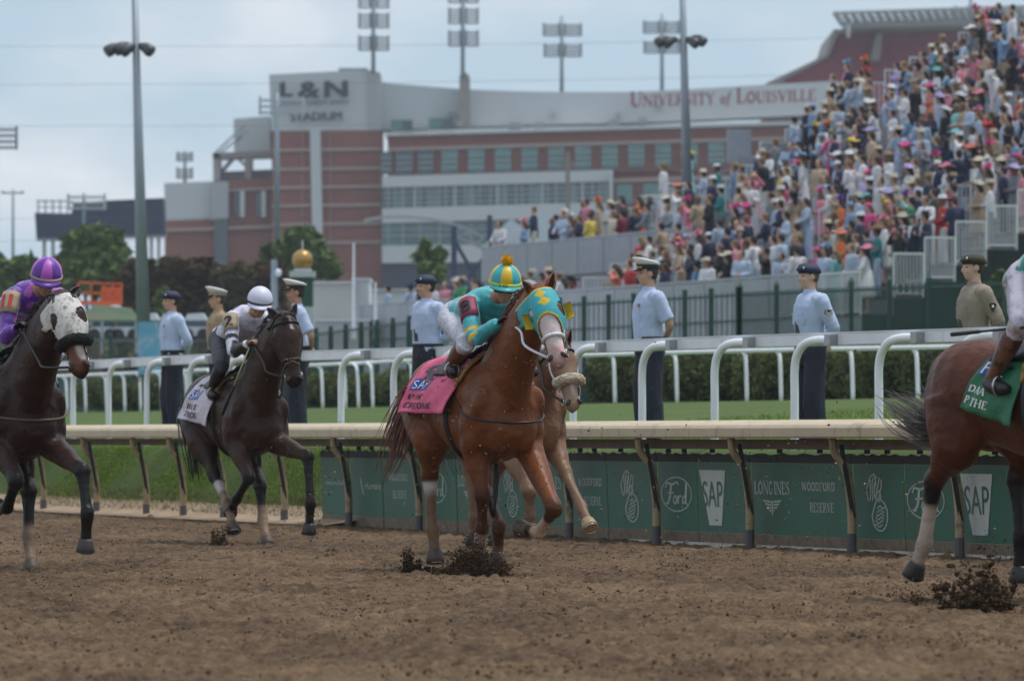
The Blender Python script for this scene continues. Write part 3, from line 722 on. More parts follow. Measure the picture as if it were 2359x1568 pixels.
# right wing: white curved parapet wall
up = [(870, 190), (960, 197), (1066, 206), (1180, 210), (1293, 212), (1450, 212), (1600, 205), (1750, 196), (1930, 186)]
lo = [(880, 300), (960, 297), (1066, 293), (1180, 290), (1293, 287), (1450, 284), (1600, 277), (1750, 270), (1930, 262)]
for i in range(len(up)-1):
    part('white_wall', [up[i], up[i+1], lo[i+1], lo[i]], M_clad, 6, DS+2+.06*abs(i-4))
for x, y in ((1035, 265), (1275, 268), (1425, 268), (1518, 252)): part('wall_vent', rect(x-5, y-9, x+5, y+2), M_cladg, 1, DS+1)
part('concrete_pier', [(1058, 176), (1066, 168), (1074, 168), (1082, 176), (1084, 294), (1059, 294)], M_conc, 4, DS-1)
for x, y, w_, h_ in ((900, 276, 50, 24), (988, 272, 56, 24), (1050, 280, 16, 12), (1172, 282, 28, 13), (1232, 282, 20, 14), (1404, 274, 22, 16), (1472, 270, 18, 16)):
    part('roof_unit', rect(x, y, x+w_, y+h_), M_glass if w_ > 40 else M_cladg, 4, DS-3); 
    if w_ > 40: part('roof_unit', rect(x+w_*.55, y+2, x+w_, y+h_), M_glassd, 4, DS-3.4)
def yl(x, y0, slope=-.028): return y0+(x-880)*slope     # lines of the wing rise slightly to the right
def strip(name, x0, x1, ya, yb, m, dep=6, d=DS-2, slope=-.028): return part(name, [(x0, yl(x0, ya, slope)), (x1, yl(x1, ya, slope)), (x1, yl(x1, yb, slope)), (x0, yl(x0, yb, slope))], m, dep, d)
strip('coping', 888, 1900, 306, 314, M_clad, 8, DS-3)
strip('brick_wall', 893, 1900, 314, 420, M_brick, 8, DS-2)
strip('band', 893, 1900, 341, 348, M_band, .6, DS-2.5)
x = 880
i = 0
for wx0, wx1 in [(878, 902), (912, 950), (964, 998)]+[(1017+61.5*i, 1054+61.5*i) for i in range(13)]:
    fr_ = part('window', [(wx0, yl(wx0, 350)), (wx1, yl(wx1, 350)), (wx1, yl(wx1, 402)), (wx0, yl(wx0, 402))], M_glassd if wx0 < 1000 else M_glass, 1, DS-2.6)
    for q in (.25, .5, .75):
        yy_ = 350+52*q; part('glazing_bar', [(wx0, yl(wx0, yy_)), (wx1, yl(wx1, yy_)), (wx1, yl(wx1, yy_+2)), (wx0, yl(wx0, yy_+2))], M_mull, .3, DS-2.9)
strip('white_wall', 880, 1412, 406, 432, M_clad, 8, DS-4)
strip('glass_wall', 880, 1412, 432, 480, M_glass, 4, DS-3)
strip('glass_wall', 880, 905, 432, 480, M_glassd, 1, DS-3.4)
strip('white_wall', 880, 1412, 480, 514, M_clad, 8, DS-4)
strip('glass_wall', 880, 1412, 514, 566, M_glass, 4, DS-3, -.01)
strip('white_wall', 880, 1412, 566, 606, M_clad, 8, DS-4, -.01)
strip('dark_base', 880, 1412, 606, 660, M_navy, 8, DS-3, 0)
for y0 in (444, 456, 468): strip('glazing_bar', 882, 1410, y0, y0+2, M_mull, .4, DS-3.6)
for y0 in (528, 542): strip('glazing_bar', 882, 1410, y0, y0+2, M_mull, .4, DS-3.6, -.01)
for j in range(27):
    xx_ = 888+19.6*j+(6 if j % 3 == 0 else 0)
    wd_ = 6 if j % 5 == 3 else 2.5
    part('glazing_bar', [(xx_, yl(xx_, 433)), (xx_+wd_, yl(xx_, 433)), (xx_+wd_, yl(xx_, 480)), (xx_, yl(xx_, 480))], M_mull, .4, DS-3.8)
    if j % 2 == 0: part('glazing_bar', [(xx_, 512), (xx_+2, 512), (xx_+2, 563), (xx_, 563)], M_mull, .4, DS-3.8)
    if j % 4 == 1: part('glass_wall', [(xx_+5, yl(xx_, 434)), (xx_+26, yl(xx_, 434)), (xx_+26, yl(xx_, 479)), (xx_+5, yl(xx_, 479))], mat('pale_green_glass', (.16, .27, .26), rough=.3, var=(.3, .3)), .2, DS-3.45)
part('white_column', rect(1404, 398, 1412, 510), M_clad, 2, DS-5)
strip('brick_wall', 1412, 1900, 414, 660, M_brick, 8, DS-2)
strip('band', 1412, 1900, 428, 435, M_band, .6, DS-2.5)
for j in range(5):
    wx0 = 1420+61.5*j; part('window', [(wx0, yl(wx0, 440)), (wx0+37, yl(wx0, 440)), (wx0+37, yl(wx0, 484)), (wx0, yl(wx0, 484))], M_glass, 1, DS-2.6)
sign('UNIVERSITY of LOUISVILLE', 1452, 246, 428, 26, M_letr, d=DS-.5, fn=serif, slope=.032, small={0: 1.3, 14: 1.3, 11: .95})
# red seating bowl and white sunshade behind the crowd
part('seating', [(1775, 192), (1905, 128), (1936, 70), (2100, 62), (2420, 58), (2420, 260), (1775, 260)], M_red, 30, DS+30)
part('bowl_edge', [(1765, 192), (1900, 128), (1904, 134), (1810, 182), (1800, 192)], M_conc, 30, DS+29)
part('bowl_edge', [(1900, 130), (1921, 68), (2420, 52), (2420, 64), (1930, 78), (1908, 134)], M_conc, 30, DS+28.5)
part('stair_aisle', [(2018, 78), (2034, 78), (2026, 140), (2006, 140)], M_conc, 2, DS+27)
xe = lambda y: (1940-(y-70)*.53 if y < 128 else 1909-(y-128)*2.03)+8
for j in range(9): part('seat_row', [(xe(92+j*11), 92+j*11), (2420, 82+j*11), (2420, 83.5+j*11), (xe(92+j*11), 93.5+j*11)], mat('seat_gap', (.33, .10, .11), rough=.7), .4, DS+29.2)
part('shade_beam', [(1946, 52), (2420, 38), (2420, 52), (1946, 64)], M_clad, 6, DS+24)
part('shade_beam', [(1920, 27), (2420, 10), (2420, 14), (1920, 31)], M_clad, 2, DS+20)
for j in range(26):
    xx_ = 1922+j*19; yb_ = -(xx_-1920)*.034
    part('shade_fin', [(xx_, 26+yb_), (xx_+6, 26+yb_), (xx_+26, 54+yb_), (xx_+18, 54+yb_)], M_clad, 5, DS+22)
part('shade_strut', [(1950, 54), (1962, 54), (1958, 86), (1953, 86)], M_clad, 2, DS+22)

# ------------------------------------------------------------------ floodlights
def flood(lbl, x, ytop, ybot, banks, d, wd=9, dbl=True, m=M_lamp, cat='floodlight'):
    """banks: (x0,y0,x1,y1,nx,ny)"""
    t = thing('floodlight_mast', lbl, cat, P(x, ybot, d), group='floodlight masts beyond the track')
    mb = MB(); mb.tube([P(x, ybot, d), P(x, ytop, d)], [wd/2*d/FP, wd/2.6*d/FP], n=8); mb.build('mast', mat('mast_steel', (.22, .29, .32), rough=.5, metal=.3), t, world=True, smooth=True)
    for bx0, by0, bx1, by1, nx, ny in banks:
        fb = MB(); lb = MB(); cw = (bx1-bx0)/nx; chh = (by1-by0)/ny
        for j in range(ny):
            y = by0+chh*(j+.5); fb.bar(P(bx0, y+chh*.28, d), P(bx1, y+chh*.28, d), .05*d/200)
            for i in range(nx):
                c = P(bx0+cw*(i+.5), y, d-.3); r = min(cw, chh)*.34*d/FP
                lb.tube([c+Vector((0, r*1.3, .0)), c+Vector((0, .2*r, 0)), c-Vector((0, .4*r, r*.15))], [r*.5, r*1.0, r*1.05], n=7)
        for q in (bx0+2, bx1-2): fb.bar(P(q, by0, d), P(q, by1, d), .08*d/200)
        f_ = fb.build('lamp_frame', m, t, world=True); lo_ = lb.build('lamps', m, f_, world=False, kind='stuff')
        if f_.parent: lo_.data.transform(Matrix.Translation(-Vector(t.location))); 
    return t
flood('tall floodlight mast on the stadium tower, left one cropped by the sky edge', 860, -30, 170, [(826, -30, 855, 20, 5, 5), (866, -30, 896, 20, 4, 5), (826, 30, 855, 66, 5, 4), (866, 30, 896, 66, 4, 4), (826, 82, 855, 118, 5, 4), (866, 82, 896, 118, 4, 4)], DS-2, 10)
flood('tall floodlight mast standing on the concrete pier of the stadium', 1066, -30, 180, [(1033, -35, 1062, 8, 5, 4), (1072, -35, 1102, 8, 4, 4), (1033, 18, 1062, 56, 5, 4), (1072, 18, 1102, 56, 4, 4), (1033, 70, 1062, 108, 5, 4), (1072, 70, 1102, 108, 4, 4)], DS-1, 10)
flood('floodlight mast with two lamp banks rising behind the middle of the white parapet', 1294, 38, 225, [(1251, 54, 1290, 84, 7, 4), (1299, 54, 1340, 84, 7, 4), (1253, 101, 1290, 132, 7, 4), (1299, 101, 1340, 132, 7, 4)], DS+14, 9)
flood('floodlight mast partly hidden behind the slim grey lamp pole', 1525, 32, 222, [(1482, 48, 1520, 78, 7, 4), (1530, 48, 1566, 78, 7, 4), (1483, 95, 1520, 124, 7, 4), (1530, 95, 1566, 124, 7, 4)], DS+14, 9)
flood('floodlight mast above the crowd, cropped by the top edge', 2236, -20, 70, [(2200, 14, 2230, 50, 5, 4), (2242, 14, 2276, 50, 5, 4)], DS+60, 9)
flood('wide floodlight rack on a slim mast in front of the STADIUM lettering', 638, 214, 560, [(597, 222, 700, 265, 10, 3)], 330, 13, m=mat('pale_lamps', (.48, .52, .56), rough=.4))
flood('floodlight rack in front of the dark scoreboard', 193, 445, 560, [(155, 446, 243, 484, 9, 3)], 360, 9, m=mat('pale_lamps', (.48, .52, .56)))
flood('floodlight rack cropped by the left edge', -8, 288, 600, [(-40, 290, 40, 345, 8, 4)], 360, 9)
flood('narrow two-tier floodlight beyond the white stadium wall', 426, 348, 425, [(407, 350, 444, 372, 5, 3), (407, 386, 444, 412, 5, 3)], DS+40, 8)
t = flood('lone T-shaped street lamp near the left edge', 30, 436, 640, [(4, 440, 54, 446, 4, 1)], 330, 7)

# ------------------------------------------------------------------ two tall tapered lamp poles near the track
def lamp_pole(lbl, x0, x1, w0, w1, yb, d, ya, lamps):
    t = thing('lamp_pole', lbl, 'lamp pole', P(x0, yb, d))
    mb = MB(); mb.tube([P(x0, yb, d), P((x0+x1)/2, yb/2-20, d), P(x1, -60, d)], [w0/2*d/FP, (w0+w1)/4*d/FP, w1/2*d/FP], n=14); mb.build('pole', M_pole, t, world=True, smooth=True)
    mb = MB(); mb.bar(P(lamps[0][0], ya, d), P(lamps[-1][0], ya, d), .08, .10); mb.build('cross_arm', M_lamp, t, world=True)
    for (lx, ly, sg) in lamps:
        mb = MB(); c = P(lx, ly, d-.1); mb.tube([c+Vector((-sg*.16, .08, .09)), c+Vector((0, 0, .03)), c+Vector((sg*.12, -.05, -.05)), c+Vector((sg*.19, -.08, -.10))], [.05, .13, .16, .14], n=10, sub=2); mb.build('lamp', mat('dark_lamp', (.05, .055, .06), rough=.4), t, world=True, smooth=True)
lamp_pole('tall grey tapered lamp pole on the left with a four-lamp cross arm', 331, 309, 33, 13, 760, 150, 106, [(263, 113, -1), (283, 110, -1), (298, 113, -1), (333, 112, 1)])
lamp_pole('tall blue grey lamp pole rising out of the crowd', 1583, 1571, 24, 13, 420, 172, 94, [(1528, 94, -1), (1546, 96, -1), (1592, 96, 1), (1608, 92, 1)])

# ------------------------------------------------------------------ scoreboard
sb = thing('scoreboard', 'dark navy back of a big scoreboard on steel legs behind the left trees', 'scoreboard', P(230, 600, 520))
def sp(name, pts, m, dep=3, d=520): return part(name, pts, m, dep, d, sb)
sp('panel', [(80, 490), (164, 492), (168, 470), (240, 462), (376, 456), (380, 542), (84, 550)], M_navy)
for j in range(5): sp('frame_post', rect(86+j*17, 460, 89+j*17, 492), M_lamp, .3)
sp('frame_rail', rect(84, 462, 165, 465), M_lamp, .3); sp('frame_rail', rect(84, 476, 165, 478), M_lamp, .3)
for x in (98, 118, 312, 345, 362): sp('leg', rect(x, 545, x+6, 610), M_lamp, 1)
sp('walkway', [(84, 549), (380, 541), (380, 546), (84, 554)], M_lamp, 2, 519)
# ------------------------------------------------------------------ trees
def tree(name, lbl, x, ybot, d, blobs, n, m, seed, sz=.16, grp=None):
    """blobs in photograph px: (cx,cy,rx,ry)"""
    base = P(x, HY-.6*FP/d, d); t = thing(name, lbl, 'tree', base, group=grp)
    k = d/FP; bl = []
    for cx, cy, rx, ry in blobs:
        c = P(cx, cy, d)-base; bl.append((c.x, random.uniform(-.6, .6), c.z, rx*k, rx*k*.8, ry*k))
    me = leafmesh('crown', int(n*.55), bl, sz*1.1, seed=seed); o = link('crown', me, m, t)
    c0 = bl[0]; mb = MB(); mb.tube([(0, 0, 0), (.05, 0, c0[2]*.4), (c0[0]*.6, 0, c0[2]*.8)], [.28, .22, .12], n=8, sub=2); mb.build('trunk', M_bark, t, smooth=True)
    for i, b in enumerate(bl):
        mb = MB(); mb.tube([(.03, 0, c0[2]*.35), (b[0]*.5, b[1]*.4, c0[2]*.35+(b[2]-c0[2]*.35)*.5), (b[0], b[1], b[2]+b[5]*.4)], [.12, .08, .03], n=6, sub=2); mb.build('limb', M_bark, t, smooth=True)
    return t
tree('leafy_tree', 'round mid green tree in front of the scoreboard', 220, 700, 250, [(215, 585, 58, 40), (180, 570, 36, 36), (250, 556, 36, 30), (215, 640, 80, 40), (262, 610, 40, 44), (160, 620, 34, 44), (215, 545, 40, 22)], 14000, M_leafg, 1, .22)
tree('leafy_tree', 'low green tree cropped by the left edge beside the scoreboard', 25, 720, 250, [(20, 640, 50, 38), (60, 615, 34, 26), (-20, 610, 40, 30), (100, 650, 36, 30)], 7000, M_leafg, 2, .2)
tree('leafy_tree', 'green tree in front of the brick tower above the gold ball post', 690, 700, 260, [(680, 575, 46, 44), (640, 590, 38, 32), (720, 560, 26, 30), (735, 605, 44, 34), (690, 545, 34, 20), (765, 625, 26, 20)], 11000, M_leafg, 3, .2)
tree('young_tree', 'thin young green tree in front of the white pavilion', 992, 720, 230, [(990, 600, 26, 26), (980, 570, 14, 20), (1012, 585, 18, 16), (965, 590, 16, 14), (995, 630, 34, 26)], 3200, M_leafg, 4, .14)
for i, (x, bl) in enumerate([(330, [(320, 640, 40, 50), (300, 665, 40, 44)]), (400, [(395, 640, 44, 50), (420, 660, 40, 60)]), (470, [(465, 645, 46, 52), (440, 650, 38, 40)]), (540, [(530, 655, 44, 46), (560, 650, 36, 40)]), (610, [(605, 655, 40, 50), (630, 640, 34, 40)])]):
    tree('bushy_tree', 'dark brownish bushy tree, %s from the tall lamp pole' % ordn[i], x, 770, 215, bl+[(x, 700, 44, 44), (x+20, 730, 44, 34)], 8000, M_leafd if i != 3 else mat('olive_brown_leaves', (.11, .095, .042), rough=.8, var=(.3, .5)), 20+i, .18, 'brown bushy trees behind the left soldiers')
tree('shrub_tree', 'low light green shrub right of the tall lamp pole', 372, 770, 200, [(372, 700, 16, 40), (372, 740, 22, 28)], 1600, M_leafg, 31, .14)
tree('leafy_tree', 'drooping green tree beside the soldier in the brown garrison cap', 2290, 800, 135, [(2290, 690, 26, 46), (2275, 740, 36, 40), (2310, 650, 18, 30), (2300, 760, 44, 40), (2262, 700, 20, 30)], 6000, mat('willow_leaves', (.045, .085, .018), rough=.7, var=(.8, .5)), 33, .09)
# ------------------------------------------------------------------ low things behind the left rail
for i, x in enumerate([235, 290, 340, 395, 450, 505, 560]):
    d = 190; t = thing('parked_cart', 'white roofed cart in the row behind the fence, %s from the left' % ordn[i], 'cart', P(x, 778, d), group='white carts parked behind the left fence'); k = d/FP
    for nm, pts, m in (('roof', [(-26, 33), (-18, 48), (16, 50), (26, 36), (26, 33)], M_clad), ('body', [(-26, 0), (-28, 14), (-24, 18), (24, 18), (27, 12), (26, 0)], mat('cart_body', (.42, .44, .46), rough=.4)), ('windscreen', [(-23, 18), (-21, 33), (22, 33), (24, 18)], M_glassd)):
        mb = MB(); mb.prism([Vector((a*k, 0, b*k+.1)) for a, b in pts], (0, 1.2, 0)); mb.build(nm, m, t)
    for a in (-18, 18):
        mb = MB(); mb.tube([(a*k, -.05, .1), (a*k, .15, .1)], .12*1.6, n=12); mb.build('wheel', M_dark, t)
lf = thing('lift_platform', 'orange scissor lift basket above the tent at the left', 'lift', P(230, 760, 195)); M_or = mat('orange_paint', (.62, .10, .02), rough=.5)
k = 195/FP
for nm, bars in (('deck', [((-50, 62), (50, 62), 10)]), ('guard_rail', [((-50, 110), (50, 106), 4), ((-50, 86), (50, 84), 4)]), ('upright', [((x, 60), (x, 110), 4) for x in (-50, -20, 10, 30, 50)])):
    for a, b, w_ in bars:
        mb = MB(); mb.bar(Vector((a[0]*k, 0, a[1]*k)), Vector((b[0]*k, 0, b[1]*k)), w_*k, w_*k); mb.build(nm, M_or, lf)
mb = MB(); mb.box((25*k, .05, 82*k), (46*k, .04, 34*k)); mb.build('panel', M_or, lf)
for i in range(4):
    for sg in (-1, 1): mb = MB(); mb.bar(Vector((-30*k*sg, .1*sg, i*15*k)), Vector((30*k*sg, .1*sg, (i+1)*15*k)), .06); mb.build('scissor_arm', M_lamp, lf)
tn = thing('tent', 'olive green tent roof behind the fence at the left', 'tent', P(235, 815, 185)); k = 185/FP
mb = MB(); mb.add([(-75*k, 0, 78*k), (80*k, 0, 78*k), (60*k, 1.6, 108*k), (-20*k, 1.6, 116*k), (-75*k, 3, 78*k), (80*k, 3, 78*k)], [(0, 1, 2, 3), (4, 3, 2, 5), (0, 3, 4), (1, 5, 2)]); mb.build('canopy', mat('olive_canvas', (.085, .10, .05), rough=.8, stains=(1.2, (.03, .09, .05), .45, .6)), tn)
for a in (-72, 0, 78): mb = MB(); mb.bar(Vector((a*k, .1, 0)), Vector((a*k, .1, 78*k)), .08); mb.build('pole', M_lamp, tn)
bb_ = thing('banner_board', 'light blue banner board behind the white rails left of the soldiers', 'banner', P(345, 880, 149)); k = 149/FP
mb = MB(); mb.box((0, 0, 78*k), (54*k, .05, 122*k)); mb.build('board', mat('light_blue_board', (.13, .38, .55), rough=.5, var=(1, .2), stains=(2.2, (.42, .50, .55), .5, .62)), bb_)
for a in (-25, 25): mb = MB(); mb.bar(Vector((a*k, .06, 0)), Vector((a*k, .06, 78*k)), .05); mb.build('leg', M_lamp, bb_)
# pale service buildings with flag sticks, gold ball post
pb = thing('finish_post', 'green square post with white cap and a gold ball on top', 'post', P(697, 815, 158)); k = 158/FP
for nm, x0, x1, z0, z1, m in (('pedestal', -27, 27, 0, 108, M_clad), ('column', -24, 24, 108, 176, mat('post_green', (.012, .07, .05), rough=.5)), ('cap', -29, 29, 176, 190, M_clad), ('collar', -20, 20, 190, 196, M_clad)):
    mb = MB(); mb.box(((x0+x1)/2*k, 0, (z0+z1)/2*k), ((x1-x0)*k, (x1-x0)*k, (z1-z0)*k)); mb.build(nm, m, pb)
mb = MB(); mb.ell((0, 0, 216*k), 24*k, n=24, m=16); mb.build('gold_ball', mat('gold_paint', (.42, .25, .07), rough=.35, metal=.4), pb, smooth=True)
mb = MB(); mb.tube([(0, 0, 238*k), (0, 0, 262*k)], .02, n=6); mb.build('finial', M_rail, pb)
def shed(lbl, x0, y0, x1, y1, d, m, roof=True, dep=4):
    t = thing('service_building', lbl, 'building', P((x0+x1)/2, y1, d), group='small pale service buildings left of the grey fence')
    part('wall', rect(x0, y0+4, x1, y1), m, dep, d, t); part('roof', rect(x0-3, y0, x1+3, y0+4), M_clad, dep+.3, d-.15, t); return t
t = shed('pale box building with flat roof right of the gold ball post', 722, 648, 812, 735, 190, mat('pale_beige', (.40, .40, .38), rough=.7))
t = shed('narrower white box beside the pale building', 812, 640, 850, 775, 192, M_clad)
t = shed('low white kiosk below the pale box building', 725, 735, 850, 800, 186, mat('kiosk', (.33, .33, .32), rough=.7))
t = shed('long low white trailer left of the spectators by the grey fence', 850, 665, 960, 745, 220, M_clad)
for i, x in enumerate((632, 815, 865)):
    t = thing('flag_stick', 'thin pale pole rising beside the service buildings, %s from the left' % ordn[i], 'pole', P(x, 780, 180)); mb = MB(); mb.tube([(0, 0, 0), P(x, (598, 560, 650)[i], 180)-P(x, 780, 180)], [.06 if i else .12, .03 if i else .09], n=8); mb.build('pole', M_rail if i else M_pole, t)
    if i == 0: mb = MB(); mb.ell(P(x+8, 628, 180)-P(x, 780, 180), .12); mb.build('lamp_globe', M_lampw, t, smooth=True)
# arched canopy on blue steel legs, and tents behind the left end of the crowd
cn = thing('arched_canopy', 'curved grey canopy roof on dark blue steel frame left of the grandstand', 'canopy', P(1060, 700, 240)); k = 240
arc = [(838, 512), (880, 504), (930, 503), (990, 508), (1040, 518), (1085, 534), (1115, 552)]
mb = MB(); mb.loft([[P(x, y, k), P(x, y-7, k), P(x, y-7, k+9), P(x, y, k+9)] for x, y in arc]); mb.build('roof', M_cladg, cn, world=True, smooth=False)
lo2 = [(1040, 536), (1070, 545), (1115, 572)]
mb = MB(); mb.bar(P(1040, 540, k), P(1118, 574, k), .12); mb.build('lower_chord', M_cladg, cn, world=True)
for a, b in (((1045, 522), (1060, 545)), ((1060, 545), (1078, 533)), ((1078, 533), (1092, 562)), ((1092, 562), (1112, 552))): mb = MB(); mb.bar(P(*a, k), P(*b, k), .08); mb.build('truss_web', M_cladg, cn, world=True)
M_bst = mat('blue_steel', (.03, .05, .10), rough=.5)
for a, b, w_ in (((1046, 520), (1046, 700), .22), ((1128, 496), (1128, 700), .2), ((1050, 560), (1096, 640), .16), ((1126, 580), (1062, 660), .14)): mb = MB(); mb.bar(P(*a, k-.5), P(*b, k-.5), w_); mb.build('column', M_bst, cn, world=True)
for i, (x0, y0, x1, y1, yb) in enumerate(((1140, 508, 1215, 492, 560), (1205, 496, 1300, 478, 560))):
    t = thing('white_tent', ('white tent roof', 'second white tent roof')[i]+' behind the left end of the grandstand', 'tent', P((x0+x1)/2, 600, 260)); 
    part('roof', [(x0, y0+30), ((x0+x1)/2, y0-4), (x1, y0+24), (x1, yb), (x0, yb)], mat('tent_white', (.50, .58, .63), rough=.7, var=(.3, .1)), 5, 260, t)
up_ = thing('utility_pole', 'thin utility pole with crossarms in front of the stadium glass', 'pole', P(1308, 560, 300))
mb = MB(); mb.bar(P(1308, 350, 300), P(1308, 560, 300), .22); mb.build('pole', M_conc, up_, world=True)
for y in (378, 384): mb = MB(); mb.bar(P(1282, y, 300), P(1330, y-3, 300), .08); mb.build('crossarm', M_conc, up_, world=True)
# power lines
for i, (ya, yb_) in enumerate(((108, 76), (196, 158), (290, 262), (505, 500), (556, 553))):
    pts = [P(-80+x*2500/12, ya+(yb_-ya)*x/12+10*math.sin(PI*x/12), 300) for x in range(13)] if i < 3 else [P(-80+x*720/6, ya+(yb_-ya)*x/6, 300) for x in range(7)]
    mb = MB(); mb.tube(pts, .008, n=5); tag(mb.build('power_line', mat('wire', (.10, .12, .14), rough=.5)), 'thin power line crossing the sky, %s from the top' % ordn[i], 'cable', 'power lines')

# dense growth filling the distance under the tree crowns
V = []; F = []; rr = random.Random(5)
for i in range(26000):
    x = rr.uniform(-80, 1330); d = rr.uniform(285, 300); zt_ = 7.3+1.2*math.sin(x*.021)+.8*math.sin(x*.057+1)+.5*rr.random()
    if x > 640: zt_ -= (x-640)*.0045
    z = 1.5+(zt_-1.5)*rr.random()**.8; p = P(x, HY, d); p.z = z
    a = Vector((rr.gauss(0, 1), rr.gauss(0, .5), rr.gauss(0, .8))).normalized(); b = a.orthogonal().normalized(); s_ = rr.uniform(.2, .45)
    o = len(V); V += [p-a*s_, p+b*s_*.5, p+a*s_, p-b*s_*.5]; F.append((o, o+1, o+2, o+3))
me = bpy.data.meshes.new('treeline'); me.from_pydata([tuple(v) for v in V], [], F); me.update()
o = link('treeline', me, mat('treeline_leaves', (.075, .085, .040), rough=.8, var=(.12, .5))); o['kind'] = 'stuff'; o['label'] = 'dark far treeline between the fence and the stadium'
# ------------------------------------------------------------------ people
SK = [(.50, .30, .21), (.42, .24, .16), (.20, .11, .07), (.56, .36, .27)]
M_skin = [mat('skin_%d' % i, c, rough=.55, var=(14, .07), spec=.35) for i, c in enumerate(SK)]
M_eye = mat('eye_dark', (.02, .015, .012), rough=.2)
Z3 = Vector((0, 0, 1)); Y3 = Vector((0, 1, 0)); X3 = Vector((1, 0, 0))
def v3(a): return Vector(a)
def ring(c, u, w_, v, h_, n=18, p=1.0):
    return [c+u*(w_*math.copysign(abs(math.cos(2*PI*k/n))**p, math.cos(2*PI*k/n)))+v*(h_*math.copysign(abs(math.sin(2*PI*k/n))**p, math.sin(2*PI*k/n))) for k in range(n)]
def spine_loft(mb, sts, side=Y3):
    """sts: (centre, half width, half depth)"""
    rr = []
    for i, (c, w_, d_) in enumerate(sts):
        t = (v3(sts[min(i+1, len(sts)-1)][0])-v3(sts[max(i-1, 0)][0])).normalized(); vv = t.cross(side).normalized()
        rr.append(ring(v3(c), side, w_, vv, d_))
    mb.loft(rr)
def head(mb, c, fwd, up, k=1.0, fine=True):
    """c = centre of the cranium"""
    f = v3(fwd).normalized(); u = v3(up)-f*v3(up).dot(f); u.normalize(); s = u.cross(f).normalized(); ax = (f, s, u); c = v3(c)
    q = lambda a, b, d_: c+f*a*k+s*b*k+u*d_*k
    mb.ell(q(-.008, 0, .022), (.098*k, .076*k, .092*k), ax, 16, 12)
    mb.ell(q(.018, 0, -.038), (.072*k, .060*k, .080*k), ax, 16, 12)
    mb.ell(q(.045, 0, -.088), (.034*k, .036*k, .028*k), ax, 10, 8)
    if fine:
        mb.ell(q(.076, 0, .012), (.018*k, .050*k, .012*k), ax, 10, 8)
        mb.tube([q(.084, 0, .005), q(.100, 0, -.018), q(.106, 0, -.034), q(.082, 0, -.042)], [.009*k, .011*k, .014*k, .012*k], n=8, sub=2)
        mb.ell(q(.078, 0, -.060), (.014*k, .026*k, .008*k), ax, 10, 6); mb.ell(q(.076, 0, -.071), (.014*k, .022*k, .008*k), ax, 10, 6)
        for sg in (-1, 1):
            mb.ell(q(-.008, .078*sg, -.012), (.022*k, .009*k, .033*k), ax, 10, 8)
            mb.ell(q(.062, .042*sg, -.035), (.022*k, .018*k, .022*k), ax, 8, 6)
    return q, f, s, u
def hand(mb, wrist, d, palm, side, curl=.8, k=1.0):
    """d = direction of the fingers, palm = palm normal, side=+1/-1 thumb side along d x palm"""
    w_ = v3(wrist); d = v3(d).normalized(); n = v3(palm); n = (n-d*n.dot(d)).normalized(); t = d.cross(n)*side
    c = w_+d*.045*k
    mb.ell(c, (.052*k, .042*k, .017*k), (d, t, n), 12, 8)
    for i, (off, ln) in enumerate(((.032, .068), (.011, .078), (-.011, .073), (-.031, .056))):
        a = w_+d*.082*k+t*off*k; ln *= k
        d1 = (d*math.cos(curl*.6)+n*math.sin(curl*.6)); d2 = (d*math.cos(curl*1.4)+n*math.sin(curl*1.4)); d3 = (d*math.cos(curl*2.1)+n*math.sin(curl*2.1))
        mb.tube([a-d*.03*k, a, a+d1*ln*.42, a+d1*ln*.42+d2*ln*.33, a+d1*ln*.42+d2*ln*.33+d3*ln*.25], [.0095*k, .0095*k, .009*k, .008*k, .006*k], n=7)
    a = w_+d*.02*k+t*.026*k
    mb.tube([a, a+(d*.5+t*.75+n*.3).normalized()*.035*k, a+(d*.75+t*.75+n*.55)*.048*k, a+(d*1.1+t*.6+n*.9)*.055*k], [.014*k, .012*k, .010*k, .007*k], n=7)
class Pose: pass
def man_joints(k=1.0, arms='back', lean=0):
    j = Pose(); j.pel = v3((0, 0, .98)); j.che = v3((.02+lean, 0, 1.32)); j.nek = v3((.0+lean*1.3, 0, 1.50)); j.hd = v3((.025+lean*1.5, 0, 1.665))
    j.hf = X3; j.hu = Z3
    for sg, n in ((1, 'L'), (-1, 'R')):
        setattr(j, 'sh'+n, v3((-.01+lean*1.2, .185*sg, 1.435))); 
        if arms == 'back': el, wr, hd_ = (-.13, .235*sg, 1.17), (-.155, .04*sg, 1.03), (-.02, -.8*sg, -.25)
        elif arms == 'side': el, wr, hd_ = (-.03, .26*sg, 1.15), (.03, .25*sg, .90), (.1, 0, -1)
        elif arms == 'front': el, wr, hd_ = (.0, .25*sg, 1.17), (.22, .07*sg, 1.12), (.5, -.8*sg, .1)
        elif arms == 'photo': el, wr, hd_ = (.12, .28*sg, 1.38), (.17, .10*sg, 1.60), (.2, -.5*sg, .9)
        elif arms == 'lean': el, wr, hd_ = (.14, .28*sg, 1.20), (.36, .14*sg, 1.10), (.8, -.5*sg, -.1)
        elif arms == 'one': el, wr, hd_ = ((.0, .27*sg, 1.16), (.2, .22*sg, 1.25), (.5, 0, .8)) if sg > 0 else ((-.03, .26*sg, 1.15), (.03, .25*sg, .90), (.1, 0, -1))
        setattr(j, 'el'+n, v3(el)); setattr(j, 'wr'+n, v3(wr)); setattr(j, 'hd'+n, v3(hd_))
        setattr(j, 'hi'+n, v3((0, .095*sg, .93))); setattr(j, 'kn'+n, v3((.025, .115*sg, .50))); setattr(j, 'an'+n, v3((-.01, .125*sg, .085))); setattr(j, 'to'+n, v3((.17, .15*sg, .03)))
    return j
